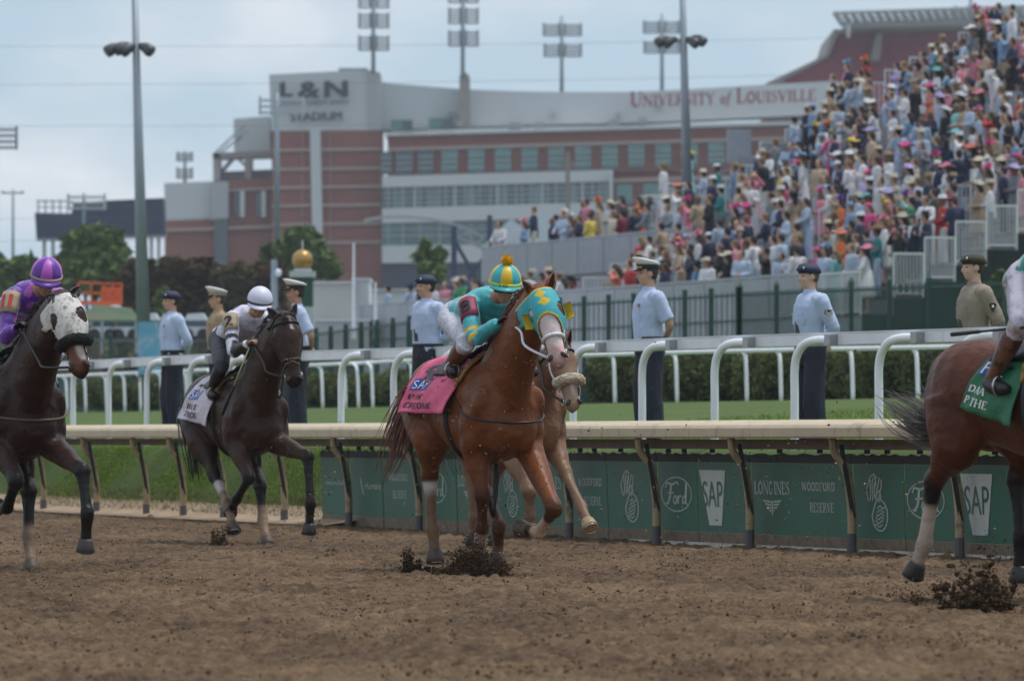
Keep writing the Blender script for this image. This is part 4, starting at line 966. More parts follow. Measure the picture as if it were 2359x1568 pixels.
def torso(mb, j, g=0.0, w_=1.0, belly=0):
    p, c, n = j.pel, j.che, j.nek; q = lambda a, b, t: a.lerp(b, t)
    spine_loft(mb, [(q(p, c, -.30), .10*w_+g, .07+g), (q(p, c, -.22), .155*w_+g, .105+g), (p, .165*w_+g, .115+g+belly*.5), (q(p, c, .45), .15*w_+g, .108+g+belly), (q(p, c, .8), .168*w_+g, .118+g+belly*.4), (q(c, n, .25), .178*w_+g, .115+g), (q(c, n, .58), .165*w_+g, .09+g), (q(c, n, .85), .10*w_+g, .066+g), (q(c, n, 1.02), .062+g*.5, .058+g*.5)])
def arm(mb, j, n, g=0, t=1.0, upto=1.0):
    s, e, w_ = getattr(j, 'sh'+n), getattr(j, 'el'+n), getattr(j, 'wr'+n)
    ins = s.lerp(j.che.lerp(j.nek, .35), .35)
    if upto >= 1: pts = [ins, s, s.lerp(e, .45), e, e.lerp(w_, .35), e.lerp(w_, t)]; rd = [.055+g, .060+g, .050+g, .040+g, .040+g, .030+g-.004*(t > .95)]
    else: pts = [ins, s, s.lerp(e, .45), s.lerp(e, upto)]; rd = [.055+g, .060+g, .052+g, .055+g]
    mb.tube(pts, rd, n=12, sub=3)
def leg(mb, j, n, g=0, t=1.0, loose=0):
    h, k_, a = getattr(j, 'hi'+n), getattr(j, 'kn'+n), getattr(j, 'an'+n)
    mb.tube([h+(h-k_).normalized()*.06, h, h.lerp(k_, .5), k_, k_.lerp(a, .3), k_.lerp(a, t)], [.085+g, .092+g, .075+g+loose*.4, .056+g+loose, .056+g+loose, .040+g+loose*1.2], n=14, sub=3)
def shoe(mb, j, n, k=1.0):
    a, t = getattr(j, 'an'+n), getattr(j, 'to'+n); d = (t-a); d.z = 0; d.normalize(); s = Z3.cross(d)
    mb.loft([ring(v3((a.x, a.y, 0))+d*x+Z3*z, s, w_, Z3, h_, 10, .8) for x, z, w_, h_ in ((-.075, .045, .02, .03), (-.06, .045, .034, .044), (0, .05, .038, .052), (.08, .036, .044, .036), (.15, .028, .042, .028), (.20, .022, .02, .018))])
def human(name, label, loc, rz, j, skin, top, bottom, hat=None, hair=(.03, .02, .015), vox=.011, sleeve=1.0, group=None, scale=1.0, belly=0, shoes=True, cat='person', fine=True):
    mb = MB(); torso(mb, j, -.012); q, f, s, u = head(mb, j.hd, j.hf, j.hu)
    mb.tube([j.nek-(j.hd-j.nek)*.25, j.nek.lerp(j.hd, .35), j.hd-u*.03-f*.02], [.062, .054, .052], n=12)
    for n, sg in (('L', 1), ('R', -1)):
        arm(mb, j, n, -.004); leg(mb, j, n, -.01); hand(mb, getattr(j, 'wr'+n), getattr(j, 'hd'+n), -Y3*sg if abs(getattr(j, 'hd'+n).z) > .5 else Z3*-1, sg, .7)
    me = organic(mb, vox, 3, 'person'); t = link(name, me, skin, None); t.location = loc; t.rotation_euler = (0, 0, rz); t.scale = (scale,)*3
    tag(t, label, cat, group)
    for sg in (-1, 1):
        mb = MB(); mb.ell(q(.070, .033*sg, .0), (.010, .014, .008), (f, s, u), 10, 6); mb.build('eye', M_eye, t, smooth=True)
    if top is not None:
        mb = MB(); torso(mb, j, .024, 1.03, belly)
        for n in 'LR': arm(mb, j, n, .017, .97, sleeve)
        link('shirt', wrinkle(organic(mb, vox, 2, 'shirt'), .008, 11, loc[0]), top, t)
        mb = MB(); mb.tube([j.nek+Z3*.0+f*.012-Z3*.02, j.nek+(j.hd-j.nek)*.20], [.070, .064], n=16); mb.build('collar', top, t, smooth=True)
    if bottom is not None:
        mb = MB(); spine_loft(mb, [(j.pel-Z3*.16, .16, .11), (j.pel-Z3*.08, .195, .142), (j.pel, .194, .145), (j.pel+Z3*.04, .187, .142), (j.pel+Z3*.055, .18, .135)])
        for n in 'LR': leg(mb, j, n, .016, .98, .034)
        link('trousers', wrinkle(organic(mb, vox, 2, 'trousers'), .012, 9, loc[0], (1, 1, .28)), bottom, t)
    if shoes:
        for n in 'LR': mb = MB(); shoe(mb, j, n); mb.build('shoe', mat('black_shoe', (.012, .012, .014), rough=.25), t, smooth=True)
    if hair is not None:
        mb = MB(); c = q(-.016, 0, .024); mb.ell(c, (.097, .080, .094), (f, s, u), 16, 12)
        mb.ell(q(-.05, 0, -.02), (.05, .068, .06), (f, s, u), 14, 10)
        me = organic(mb, .009, 1, 'hair'); V = verts(me)
        bm = bmesh.new(); bm.from_mesh(me)   # trim away the face side
        fc = [g_ for g_ in bm.faces if ((g_.calc_center_median()-q(0, 0, 0)).dot(f) > .025 and (g_.calc_center_median()-q(0, 0, 0)).dot(u) < .065) or (g_.calc_center_median()-q(0, 0, 0)).dot(u) < -.055]
        bmesh.ops.delete(bm, geom=fc, context='FACES'); bm.to_mesh(me); bm.free(); 
        link('hair', me, mat('hair_%d' % int(hair[0]*1000), hair, rough=.7, bump=(120, .4, .004)), t)
    if hat: hat(t, q, f, s, u)
    return t, q, f, s, u
M_blk = mat('black_cloth', (.008, .008, .010), rough=.6); M_hatw = mat('white_cap_cover', (.80, .80, .80), rough=.5); M_gold = mat('gold_braid', (.45, .30, .06), rough=.4, metal=.5)
def peaked_cap(cover, band, visor=M_blk, braid=M_gold):
    def fn(t, q, f, s, u):
        mb = MB(); mb.loft([ring(q(-.006, 0, z)+f*.012*0, f, a, s, b, 24) for z, a, b in ((.045, .103, .086), (.050, .106, .089), (.085, .108, .092), (.088, .100, .084))]); mb.build('cap_band', band, t, smooth=True)
        mb = MB(); mb.loft([ring(q(.010 if i else -.006, 0, z)+u*.0, (f*.97+u*.22).normalized() if i > 0 else f, a, s, b, 24) for i, (z, a, b) in enumerate(((.085, .104, .088), (.104, .128, .112), (.118, .140, .124), (.126, .139, .122), (.134, .105, .09), (.138, .03, .03)))]); mb.build('cap_top', cover, t, smooth=True)
        mb = MB(); pts = [(-.072, .055), (-.04, .105), (0, .122), (.04, .105), (.072, .055)]
        mb.loft([[q(.07+.0, y_, .050), q(x_+.02, y_*1.02, .022), q(x_+.02, y_*1.02, .027), q(.07, y_, .056)] for y_, x_ in pts]); mb.build('visor', visor, t, smooth=True)
        mb = MB(); mb.loft([[q(x_, y_, .052), q(x_+.003, y_, .052), q(x_+.003, y_, .064), q(x_, y_, .064)] for y_, x_ in ((-.07, .076), (-.04, .098), (0, .106), (.04, .098), (.07, .076))]); mb.build('cap_braid', braid, t)
        mb = MB(); mb.ell(q(.112, 0, .088), (.006, .018, .02), (f, s, u), 10, 6); mb.build('cap_badge', M_gold, t, smooth=True)
    return fn
def side_cap(m, fs=.35, badge=True, flat=False):
    def fn(t, q, f, s, u):
        mb = MB(); rr = []
        N = 9
        for i in range(N):
            x = -.118+.236*i/(N-1); k = math.sqrt(max(0, 1-((x+.004)/.125)**2)); top = .128-.030*abs(x/.118)**2-(.025 if i in (0, N-1) else 0)+(.006 if not flat else -.008)
            w_ = .088*k+.008; b0 = .036-(.010 if i < 3 else 0)+(.012 if i > 5 else 0)
            rr.append([q(x, -w_, b0), q(x, w_, b0), q(x, w_*(.93 if not flat else .98), (b0+top)/2), q(x, w_*(.25 if not flat else .7), top-.006), q(x, 0, top-(.012 if not flat else .006)), q(x, -w_*(.25 if not flat else .7), top-.006), q(x, -w_*(.93 if not flat else .98), (b0+top)/2)])
        mb.loft(rr); mb.build('side_cap', m, t, smooth=True)
        mb = MB(); mb.loft([ring(q(-.006, 0, z), f, a, s, a*.83, 22) for z, a in ((.026, .108), (.074, .112), (.078, .108))]); mb.build('cap_curtain', m, t, smooth=True)
        if badge:
            for sg in (-1, 1): mb = MB(); mb.ell(q(.082, .064*sg, .075), (.012, .008, .014), (f, s, u), 10, 6); mb.build('cap_badge', mat('silver_badge', (.5, .5, .48), rough=.3, metal=.7), t, smooth=True)
    return fn
M_blue = mat('light_blue_shirt', (.42, .51, .70), rough=.7, var=(5, .06), bump=(9, .5, .02), sheen=.2)
M_khaki = mat('khaki_shirt', (.34, .25, .15), rough=.75, var=(5, .08), bump=(9, .5, .02)); M_taupe = mat('taupe_shirt', (.27, .22, .17), rough=.75, var=(5, .08), bump=(9, .5, .02))
M_navyt = mat('navy_trousers', (.009, .012, .028), rough=.75, var=(5, .15), bump=(7, .5, .03)); M_brnt = mat('olive_brown_wool', (.045, .036, .022), rough=.8)
M_navycap = mat('navy_cap', (.012, .020, .060), rough=.7); M_tie = mat('dark_tie', (.010, .014, .035), rough=.5)
def soldier(label, x, d, z, hat, shirt, trousers, skin, face=170, sleeve=1.0, hair=(.05, .03, .02), tie=None, rank=None, moust=False, ribbons=False, sc=1.06, headturn=0, belly=.0):
    j = man_joints(arms='back'); 
    if headturn: j.hf = Matrix.Rotation(R(headturn), 3, 'Z') @ X3
    xp = (x-CX)*d/FP
    t, q, f, s, u = human('person', label, (xp, d, z), R(face), j, skin, shirt, trousers, hat, hair, .011, sleeve, 'servicemen standing between the white rails', sc, belly)
    if tie:
        mb = MB(); mb.loft([[v3((x_, y_, z_)), v3((x_, -y_, z_)), v3((x_+.012, -y_, z_)), v3((x_+.012, y_, z_))] for x_, y_, z_ in ((.070, .016, 1.49), (.108, .024, 1.44), (.137, .030, 1.34), (.141, .036, 1.2), (.130, .038, 1.08))]); mb.build('tie', tie, t)
    mb = MB(); mb.loft([ring(j.pel+Z3*z_, X3, .148+g, Y3, .196+g, 24) for z_, g in ((.040, .0), (.042, .004), (.072, .004), (.074, 0))]); mb.build('belt', M_blk, t, smooth=True)
    for sg in (-1, 1):
        mb = MB(); mb.box((.137, .075*sg, 1.305), (.022, .078, .012)); mb.box((.132, .075*sg, 1.25), (.02, .074, .09)); mb.build('chest_pocket', shirt, t)
    if ribbons:
        for i in range(3):
            for jj in range(3): mb = MB(); mb.box((.142, .045+.026*i, 1.335+.014*jj), (.01, .03, .012)); mb.build('ribbon', mat('ribbon_%d' % ((i*3+jj) % 4), [(.5, .08, .05), (.1, .25, .12), (.55, .45, .1), (.08, .1, .35)][(i*3+jj) % 4], rough=.7), t)
    if rank:
        for sg in (-1, 1):
            mb = MB(); a = v3((-.045, sg*.283, 1.30))
            def pt(x_, z_): return a+v3((x_, sg*.012, z_))
            if rank == 'chev':
                mb.add([pt(-.04, .04), pt(.04, .04), pt(.045, -.0), pt(0, -.045), pt(-.045, 0)], [(0, 1, 2, 3, 4)]); mb.prism([pt(-.035, .035), pt(.035, .035), pt(.04, 0), pt(0, -.04), pt(-.04, 0)], (0, sg*.004, 0))
                o = mb.build('rank_patch', M_tie, t)
                for k_ in range(4):
                    m2 = MB(); z_ = .028-.016*k_
                    for s2 in (-1, 1): m2.prism([pt(0, z_-.028), pt(.034*s2, z_), pt(.034*s2, z_+.006), pt(0, z_-.022)], (0, sg*.008, 0))
                    m2.build('chevron', M_hatw, o)
            else:
                mb.prism([pt(-.038, .022), pt(-.02, .04), pt(.02, .04), pt(.038, .022), pt(0, -.045)], (0, sg*.006, 0)); o = mb.build('rank_patch', M_blk, t)
                m2 = MB(); m2.ell(pt(0, .01), (.017, .009, .017)); m2.build('emblem', M_hatw, o, smooth=True)
    if moust: mb = MB(); mb.ell(q(.094, 0, -.050), (.010, .030, .007), (f, s, u), 10, 6); mb.build('moustache', M_blk, t, smooth=True)
    return t
DZ = .98
soldier('airman in light blue shirt and navy side cap, seen left of the tall lamp pole', 398, 80.2, 1.02, side_cap(M_navycap), M_blue, M_navyt, M_skin[0], 198, 1.0, (.03, .02, .015), ribbons=True)
soldier('marine in khaki shirt and white peaked cap beside the airman', 505, 78.2, 1.0, peaked_cap(M_hatw, mat('khaki_band', (.30, .28, .22), rough=.7)), M_khaki, mat('blue_trousers', (.014, .022, .060), rough=.8), M_skin[0], 192, 1.0, (.06, .04, .025), ribbons=True)
soldier('navy officer in white peaked cap behind the dark brown horse', 686, 73.7, .98, peaked_cap(M_hatw, M_blk), M_blue, M_navyt, M_skin[1], 186, .85, (.03, .02, .015))
soldier('moustached airman in light blue shirt behind the chestnut rump', 985, 68.7, .93, side_cap(M_navycap), M_blue, M_navyt, M_skin[0], 212, 1.0, (.02, .015, .012), tie=M_tie, moust=True, headturn=-8)
soldier('sailor in short-sleeved pale blue shirt and white peaked cap, hands behind his back', 1497, 64.0, .90, peaked_cap(M_hatw, M_blk), M_blue, M_navyt, M_skin[0], 196, .85, (.035, .022, .015), ribbons=True, sc=1.09, belly=.02)
soldier('airman in light blue shirt and dark tie with sleeve chevrons and navy side cap', 1868, 61.7, .86, side_cap(M_navycap), M_blue, M_navyt, M_skin[3], 203, 1.0, (.10, .06, .035), tie=M_tie, rank='chev')
soldier('soldier in taupe shirt and dark olive garrison cap above the bay rump', 2247, 57.7, .84, side_cap(M_brnt, flat=True), M_taupe, M_brnt, M_skin[3], 198, 1.0, (.05, .03, .02), tie=mat('brown_tie', (.02, .015, .012), rough=.6), rank='spec')
# ------------------------------------------------------------------ racehorses
M_coat = mat('horse_coat', attr='Col', rough=.45, var=(4, .32), bump=(8, .7, .035), spec=.24, stains=(34, (.20, .13, .08), .665, .72))
M_hoof = mat('hoof', (.075, .052, .036), rough=.6, var=(20, .3)); M_hoofd = mat('dark_hoof', (.022, .018, .016), rough=.5, var=(20, .3))
M_leather = mat('black_leather', (.012, .010, .010), rough=.45); M_leatherb = mat('brown_leather', (.11, .045, .02), rough=.5, var=(8, .2))
M_fleeceb = mat('black_fleece', (.008, .008, .008), rough=1, bump=(70, 1, .02)); M_fleecew = mat('cream_fleece', (.50, .42, .31), rough=1, var=(20, .25), bump=(70, 1, .02))
M_wht = mat('white_strap', (.68, .68, .74), rough=.45); M_bit = mat('bit_steel', (.5, .5, .5), rough=.25, metal=.9); M_eyeh = mat('horse_eye', (.010, .006, .005), rough=.08, spec=.8)
class Horse:
    def __init__(h, name, label, x0, d0, yaw, k=1.0):
        h.k = k; h.F = v3((math.sin(R(yaw)), -math.cos(R(yaw)), 0)); h.Lv = v3((math.cos(R(yaw)), math.sin(R(yaw)), 0)); h.O = v3(((x0-CX)*d0/FP, d0, 0))
        h.rz = math.atan2(h.F.y, h.F.x); h.name = name; h.label = label
    def im(h, x, y, l):           # photograph point -> local coordinates in the fore-and-aft plane at lateral offset l
        r = v3(((x-CX)/FP, 1, (HY-y)/FP)); o = v3((0, 0, CH))
        d = (l*1.0-(o-h.O).dot(h.Lv))/r.dot(h.Lv) if abs(r.dot(h.Lv)) > 1e-6 else 1
        p = o+r*d-h.O; return v3((p.dot(h.F), p.dot(h.Lv), p.z))
def strands(mb, roots, tips, n, spread, r0, rr, droop=.1, taper=.15, wav=.02):
    for i in range(n):
        t = rr.random(); a = roots[0].lerp(roots[1], t)+v3((rr.gauss(0, 1), rr.gauss(0, 1), rr.gauss(0, 1)))*.015
        b = tips[0].lerp(tips[1], rr.random())+v3((rr.gauss(0, 1), rr.gauss(0, 1), rr.gauss(0, 1)))*spread; b = a.lerp(b, rr.uniform(.65, 1.08))
        m = a.lerp(b, .45)+Z3*droop*rr.uniform(.5, 1.2)+v3((rr.gauss(0, 1), rr.gauss(0, 1), rr.gauss(0, 1)))*wav
        mb.tube([a, m, b], [r0, r0*.75, r0*taper], n=4, sub=3)
def make_horse(h, poll, muzz, legs, coat, dark, paints=(), vox=.0165, ears=(.6, .35), manecol=None, hooves=None, head_roll=0, no_head=False):
    """legs: dict name-> [joint points local]; front: (elbow, knee, fetlock, hooftoe) hind: (stifle, hock, fetlock, hooftoe)"""
    k = h.k; mb = MB()
    st = [(-.985, 1.22, .05, .10), (-.95, 1.235, .13, .20), (-.86, 1.25, .215, .28), (-.72, 1.27, .27, .315), (-.56, 1.275, .285, .315), (-.38, 1.25, .262, .305), (-.18, 1.215, .268, .325), (.04, 1.185, .285, .36), (.24, 1.185, .275, .385), (.42, 1.195, .262, .375), (.57, 1.19, .245, .335), (.68, 1.18, .205, .265), (.745, 1.17, .13, .17)]
    mb.loft([ring(v3((f, 0, z)), Y3, w_*1.09, Z3, h_*1.02, 28, .92) for f, z, w_, h_ in st])
    mb.ell((.22, 0, 1.49), (.30, .075, .13)); mb.ell((-.60, 0, 1.47), (.32, .14, .11))
    # neck
    pl = v3(poll); base = v3((.40, 0, 1.27)); mid = base.lerp(pl, .52)+v3((-.02, 0, .03))
    if not no_head:
        ax_s = [(base+v3((-.12, 0, -.03)), .21, .35), (base+v3((.06, 0, .02)), .20, .335), (base.lerp(mid, .45), .168, .280), (mid, .138, .232), (mid.lerp(pl, .5), .112, .190), (mid.lerp(pl, .85), .098, .150), (pl+(pl-mid).normalized()*.02, .070, .09)]
        rr_ = []
        for i, (c, w_, d_) in enumerate(ax_s):
            t = (ax_s[min(i+1, 6)][0]-ax_s[max(i-1, 0)][0]).normalized(); vv = t.cross(Y3).normalized(); rr_.append(ring(c, Y3, w_*(1.0), vv, d_, 24, .95))
        mb.loft(rr_)
        mz = v3(muzz); a = (mz-pl).normalized(); s = (Y3-a*a.y).normalized(); n = s.cross(a).normalized()
        if n.x < 0 and n.z < 0: n = -n
        if (n.dot(v3((1, 0, .3)))) < 0: n = -n
        n_ = (n*math.cos(R(head_roll))-s*math.sin(R(head_roll))).normalized(); s = (n_.cross(a) if n_.cross(a).dot(s) > 0 else -n_.cross(a)).normalized(); n = n_
        hl = (mz-pl).length/.62
        hq = lambda t, y, z: pl+a*t*hl+s*y*hl+n*z*hl
        sts = [(-.045, .045, .05, .0), (.0, .075, .085, .0), (.06, .092, .110, -.005), (.13, .104, .132, -.015), (.20, .110, .138, -.02), (.27, .096, .122, -.012), (.34, .076, .098, -.002), (.42, .061, .078, .004), (.49, .057, .069, .004), (.545, .062, .068, .0), (.59, .057, .060, -.004), (.615, .042, .042, -.008), (.63, .018, .018, -.01)]
        mb.loft([ring(hq(t, 0, o_), s, w_*1.14*hl, n, d_*1.05*hl, 22, .88) for t, w_, d_, o_ in sts])
        for sg in (-1, 1):
            mb.ell(hq(.20, .062*sg, -.075), (.10*hl, .040*hl, .075*hl), (a, s, n)); mb.ell(hq(.165, .110*sg, .045), (.042*hl, .022*hl, .032*hl), (a, s, n), 10, 8)
            mb.tube([hq(.19, .085*sg, .03), hq(.30, .072*sg, .01), hq(.40, .05*sg, .02)], [.016*hl, .018*hl, .012*hl], n=8)
            mb.tube([hq(.535, .040*sg, .054), hq(.565, .066*sg, .036), hq(.590, .056*sg, .010)], [.018*hl, .020*hl, .014*hl], n=10)
        mb.ell(hq(.59, 0, -.055), (.045*hl, .035*hl, .028*hl), (a, s, n), 12, 8); mb.tube([hq(.30, 0, -.10), hq(.45, 0, -.075), hq(.57, 0, -.055)], [.035*hl, .032*hl, .028*hl], n=10)
    # muscles
    for sg in (-1, 1):
        mb.ell((.44, .165*sg, 1.20), (.15, .10, .30), (v3((.93, 0, -.36)), Y3, v3((.36, 0, .93)))); mb.ell((.655, .105*sg, 1.06), (.11, .095, .18)); mb.ell((.60, .20*sg, 1.22), (.10, .085, .16), (v3((.9, 0, -.4)), Y3, v3((.4, 0, .9)))); mb.ell((.46, .235*sg, .99), (.10, .075, .13)); mb.ell((-.70, .150*sg, 1.20), (.23, .14, .30)); mb.ell((-.52, .17*sg, 1.12), (.16, .115, .24))
        mb.ell((.20, .19*sg, 1.10), (.22, .08, .22))
    hoofs = []
    for nm, L_ in legs.items():
        fr_ = nm[0] == 'f'; sg = 1 if nm[1] == 'l' else -1; J = [v3(q) for q in L_]
        if fr_:
            root = v3((.48, .17*sg, 1.16)); e, kn, ft, ho = J
            mb.tube([root, root.lerp(e, .5)+v3((0, .01*sg, 0)), e], [.145, .13, .105], n=16, sub=3)
            mb.tube([root.lerp(e, .6), e, e.lerp(kn, .4), e.lerp(kn, .8), kn, kn.lerp(ft, .14), kn.lerp(ft, .5), kn.lerp(ft, .85), ft, ft.lerp(ho, .45), ft.lerp(ho, .8)], [.125, .110, .090, .062, .068, .052, .042, .045, .056, .042, .048], n=14, sub=3)
            mb.ell(kn, (.068, .064, .075)); back = (e-kn).cross(Y3).normalized()
            mb.tube([kn.lerp(ft, .15)+(kn-ft).normalized().cross(Y3)*-.022, kn.lerp(ft, .9)+(kn-ft).normalized().cross(Y3)*-.024], [.018, .020], n=8)
        else:
            root = v3((-.66, .15*sg, 1.22)); st_, hk, ft, ho = J
            mb.tube([root, root.lerp(st_, .5), st_], [.20, .185, .150], n=16, sub=3)
            mb.tube([root.lerp(st_, .6), st_, st_.lerp(hk, .35), st_.lerp(hk, .72), hk, hk.lerp(ft, .15), hk.lerp(ft, .5), hk.lerp(ft, .85), ft, ft.lerp(ho, .45), ft.lerp(ho, .8)], [.18, .155, .115, .070, .072, .056, .044, .046, .057, .043, .048], n=14, sub=3)
            dd = (st_-hk).normalized(); ft_d = (ft-hk).normalized(); pt = (hk-(dd+ft_d)*.5*.09)
            mb.tube([st_.lerp(hk, .6)-(dd+ft_d)*.03, pt, hk.lerp(ft, .15)], [.030, .034, .034], n=8, sub=2)
        # hoof: truncated cone from the coronet to the sole
        dr = (ho-ft).normalized(); c0 = ft.lerp(ho, .78); hoofs.append((nm, c0, dr, ft, ho))
    if not no_head: pass
    me = organic(mb, vox, 7, 'racehorse')
    V = verts(me); caps = list(paints)
    if not no_head:
        base_caps = [(tuple(hq(.52, 0, 0)), tuple(hq(.66, 0, 0)), .085, dark, .05)]
        caps = base_caps+caps
    for nm, L_ in legs.items():
        J = L_; caps.insert(0, (tuple(J[1]), tuple(J[2]), .085, dark, .06)); caps.insert(0, (tuple(J[2]), tuple(J[3]), .10, dark, .05))
    set_col(me, paint(V, coat, caps))
    t = link(h.name, me, M_coat); t.location = h.O; t.rotation_euler = (0, 0, h.rz); t.scale = (1, 1, 1); tag(t, h.label, 'horse')
    h.obj = t; h.bvh = BVHTree.FromPolygons([v.co.copy() for v in me.vertices], [tuple(p.vertices) for p in me.polygons])
    for nm, c0, dr, ft, ho in hoofs:
        x_ = dr.orthogonal().normalized(); y_ = dr.cross(x_); m2 = MB()
        m2.loft([ring(c0+dr*z, x_, r_, y_, r_, 16) for z, r_ in ((-.015, .046), (.0, .055), (.05, .066), (.085, .071), (.09, .064))])
        m2.build('hoof', (hooves or {}).get(nm, M_hoofd), t, smooth=True)
        m2 = MB(); N_ = 14; m2.tube([c0+dr*.092+(x_*math.cos(6.283*i/N_)+y_*math.sin(6.283*i/N_))*.054 for i in range(N_-2)], .007, n=6); m2.build('horseshoe', M_bit, t, smooth=True)
    if not no_head:
        h.hq = hq; h.a, h.s, h.n, h.hl = a, s, n, hl; h.pl = pl
        for sg in (-1, 1):
            m2 = MB(); m2.ell(hq(.175, .106*sg, .040), (.021*hl, .014*hl, .018*hl), (a, s, n), 14, 10); m2.build('eye', M_eyeh, t, smooth=True)
            m2 = MB(); m2.ell(hq(.566, .054*sg, .058), (.033*hl, .022*hl, .015*hl), ((a+s*.5*sg).normalized(), s, n), 12, 8); m2.build('nostril', mat('nostril_dark', (.03, .010, .010), rough=.7), t, smooth=True)
            # ear: cupped cone opening forward
            eu = (-a*1+n*ears[0]+s*sg*ears[1]).normalized(); eo = (n*.8+s*sg*.5).normalized(); eo = (eo-eu*eo.dot(eu)).normalized(); es = eu.cross(eo)
            m2 = MB(); b0 = hq(-.015, .058*sg, .005); rr2 = []
            for z, r_, dp in ((-.02, .032, .9), (.025, .042, .8), (.06, .044, .75), (.10, .032, .6), (.135, .015, .5), (.155, .003, .5)):
                c = b0+eu*z*hl; o_ = []
                for q_ in range(12):
                    an = R(35+290*q_/11); o_.append(c+eo*r_*hl*math.cos(an)*dp+es*r_*hl*math.sin(an))
                for q_ in range(11, -1, -1):
                    an = R(35+290*q_/11); o_.append(c+eo*r_*hl*.72*math.cos(an)*dp+es*r_*hl*.72*math.sin(an))
                rr2.append(o_)
            m2.loft(rr2); me2 = m2.mesh('ear'); bm = bmesh.new(); bm.from_mesh(me2); bmesh.ops.recalc_face_normals(bm, faces=bm.faces); bm.to_mesh(me2); bm.free()
            c_ = np.tile(np.array(coat), (len(me2.vertices), 1)); vi = np.arange(len(c_)) % 24 >= 12; c_[vi] *= .35; set_col(me2, c_); link('ear', me2, M_coat, t, smooth=True)
        m2 = MB(); m2.tube([hq(.60, -.035, -.028), hq(.625, 0, -.022), hq(.60, .035, -.028)], .006, n=6); m2.build('mouth_line', mat('nostril_dark'), t)
    return t
def cast(h, o, d, off=.012):
    hit = h.bvh.ray_cast(v3(o), v3(d).normalized(), 3)
    if hit[0] is None: return None
    nn = hit[1]; 
    if nn.dot(v3(d)) > 0: nn = -nn
    return hit[0]+(nn*.6-v3(d).normalized()*.4).normalized()*off
def wrap_strap(h, name, pts, wdt, mt, off=.006, closed=False):
    """pts: list of (origin, direction) rays; a flat strap laid over the hits"""
    H = [cast(h, o, d, off) for o, d in pts]; H = [q for q in H if q is not None]
    if len(H) < 3: return
    if closed: H.append(H[0].copy())
    mb = MB(); mb.tube(H, wdt, n=8, sub=2); return mb.build(name, mt, h.obj, smooth=True)
def side_of(h, f, z, sg, off=.015):
    """point on the flank at (f,z), side sg"""
    q = cast(h, (f, sg*.8, z), (0, -sg, 0), off)
    return q
def cloth_map(h, f0, f1, ztop, zbot, sg, nu=20, nv=26, flare=.10, rip=.012, off=.022, lift=0):
    """saddle towel draped from the spine down one side; returns fn(u,v) u: 0 rear..1 front, v: 0 spine..1 hem"""
    G = {}
    for i in range(nu+1):
        for j in range(nv+1):
            u = i/nu; v = j/nv; f = f0[0]+(f1[0]-f0[0])*u+((f0[1]-f0[0])*(1-u)+(f1[1]-f1[0])*u)*v
            if v < .35:
                an = v/.35*R(62); o = v3((f, sg*math.sin(an)*1.0, 1.25+math.cos(an)*1.0)); q = cast(h, o, v3((f, 0, 1.25))-o, off)
            else:
                z = 1.50-(v-.35)/.65*(1.50-(zbot[0]*(1-u)+zbot[1]*u)); q = cast(h, (f, sg*.9, z), (0, -sg, 0), off)
                if q is not None: last = q
            if q is None: q = v3((f, sg*.25, 1.3))
            if v > .5: 
                q = q+Y3*sg*((v-.5)*flare+rip*math.sin(u*9+v*5)*(v-.3)*2)
                if (i, j-1) in G: q.y = sg*max(sg*q.y, sg*G[(i, j-1)].y*.985)
            q = q+Z3*lift*math.sin(PI*min(1, v*1.2))*0+v3((0, sg*rip*.5*math.sin(v*11+u*17), 0))
            G[(i, j)] = q
    def fn(u, v):
        u = min(max(u, 0), .9999)*nu; v = min(max(v, 0), .9999)*nv; i, j = int(u), int(v); a, b = u-i, v-j
        return G[(i, j)]*(1-a)*(1-b)+G[(i+1, j)]*a*(1-b)+G[(i, j+1)]*(1-a)*b+G[(i+1, j+1)]*a*b
    return fn, G, nu, nv
def towel(h, m, sg, f0, f1, zbot, name='saddle_towel', **kw):
    fn, G, nu, nv = cloth_map(h, f0, f1, 1.6, zbot, sg, **kw); mb = MB()
    idx = {}
    for s_, offn in ((0, 0), (1, -.008)):
        for (i, j), q in G.items(): idx[(i, j, s_)] = len(mb.v); mb.v.append(tuple(q+Y3*sg*offn-Z3*(.004 if s_ else 0)))
    for s_ in (0, 1):
        for i in range(nu):
            for j in range(nv):
                f_ = (idx[(i, j, s_)], idx[(i+1, j, s_)], idx[(i+1, j+1, s_)], idx[(i, j+1, s_)]); mb.f.append(f_ if s_ else f_[::-1]); mb.m.append(0)
    for i in range(nu): mb.f.append((idx[(i, nv, 0)], idx[(i+1, nv, 0)], idx[(i+1, nv, 1)], idx[(i, nv, 1)])); mb.m.append(0)
    for j in range(nv):
        for i in (0, nu): mb.f.append((idx[(i, j, 0)], idx[(i, j+1, 0)], idx[(i, j+1, 1)], idx[(i, j, 1)])); mb.m.append(0)
    o = mb.build(name, m, h.obj, smooth=True); return fn, o
def towel_text(fn, par, sg, txt, u0, v0, w_, h_, m, off=.006, font=sans, bold=0):
    # u runs rear->front; on the right side (sg=-1) reading direction is front of horse to the right of the viewer
    mb = MB()
    for dx in ([0] if not bold else [0, bold]):
        decal(mb, font(txt), lambda x, y: fn(u0+x+dx, v0-y)+Y3*sg*off, 0, 0, w=w_, h=h_)
    mb.build('lettering', m, par)
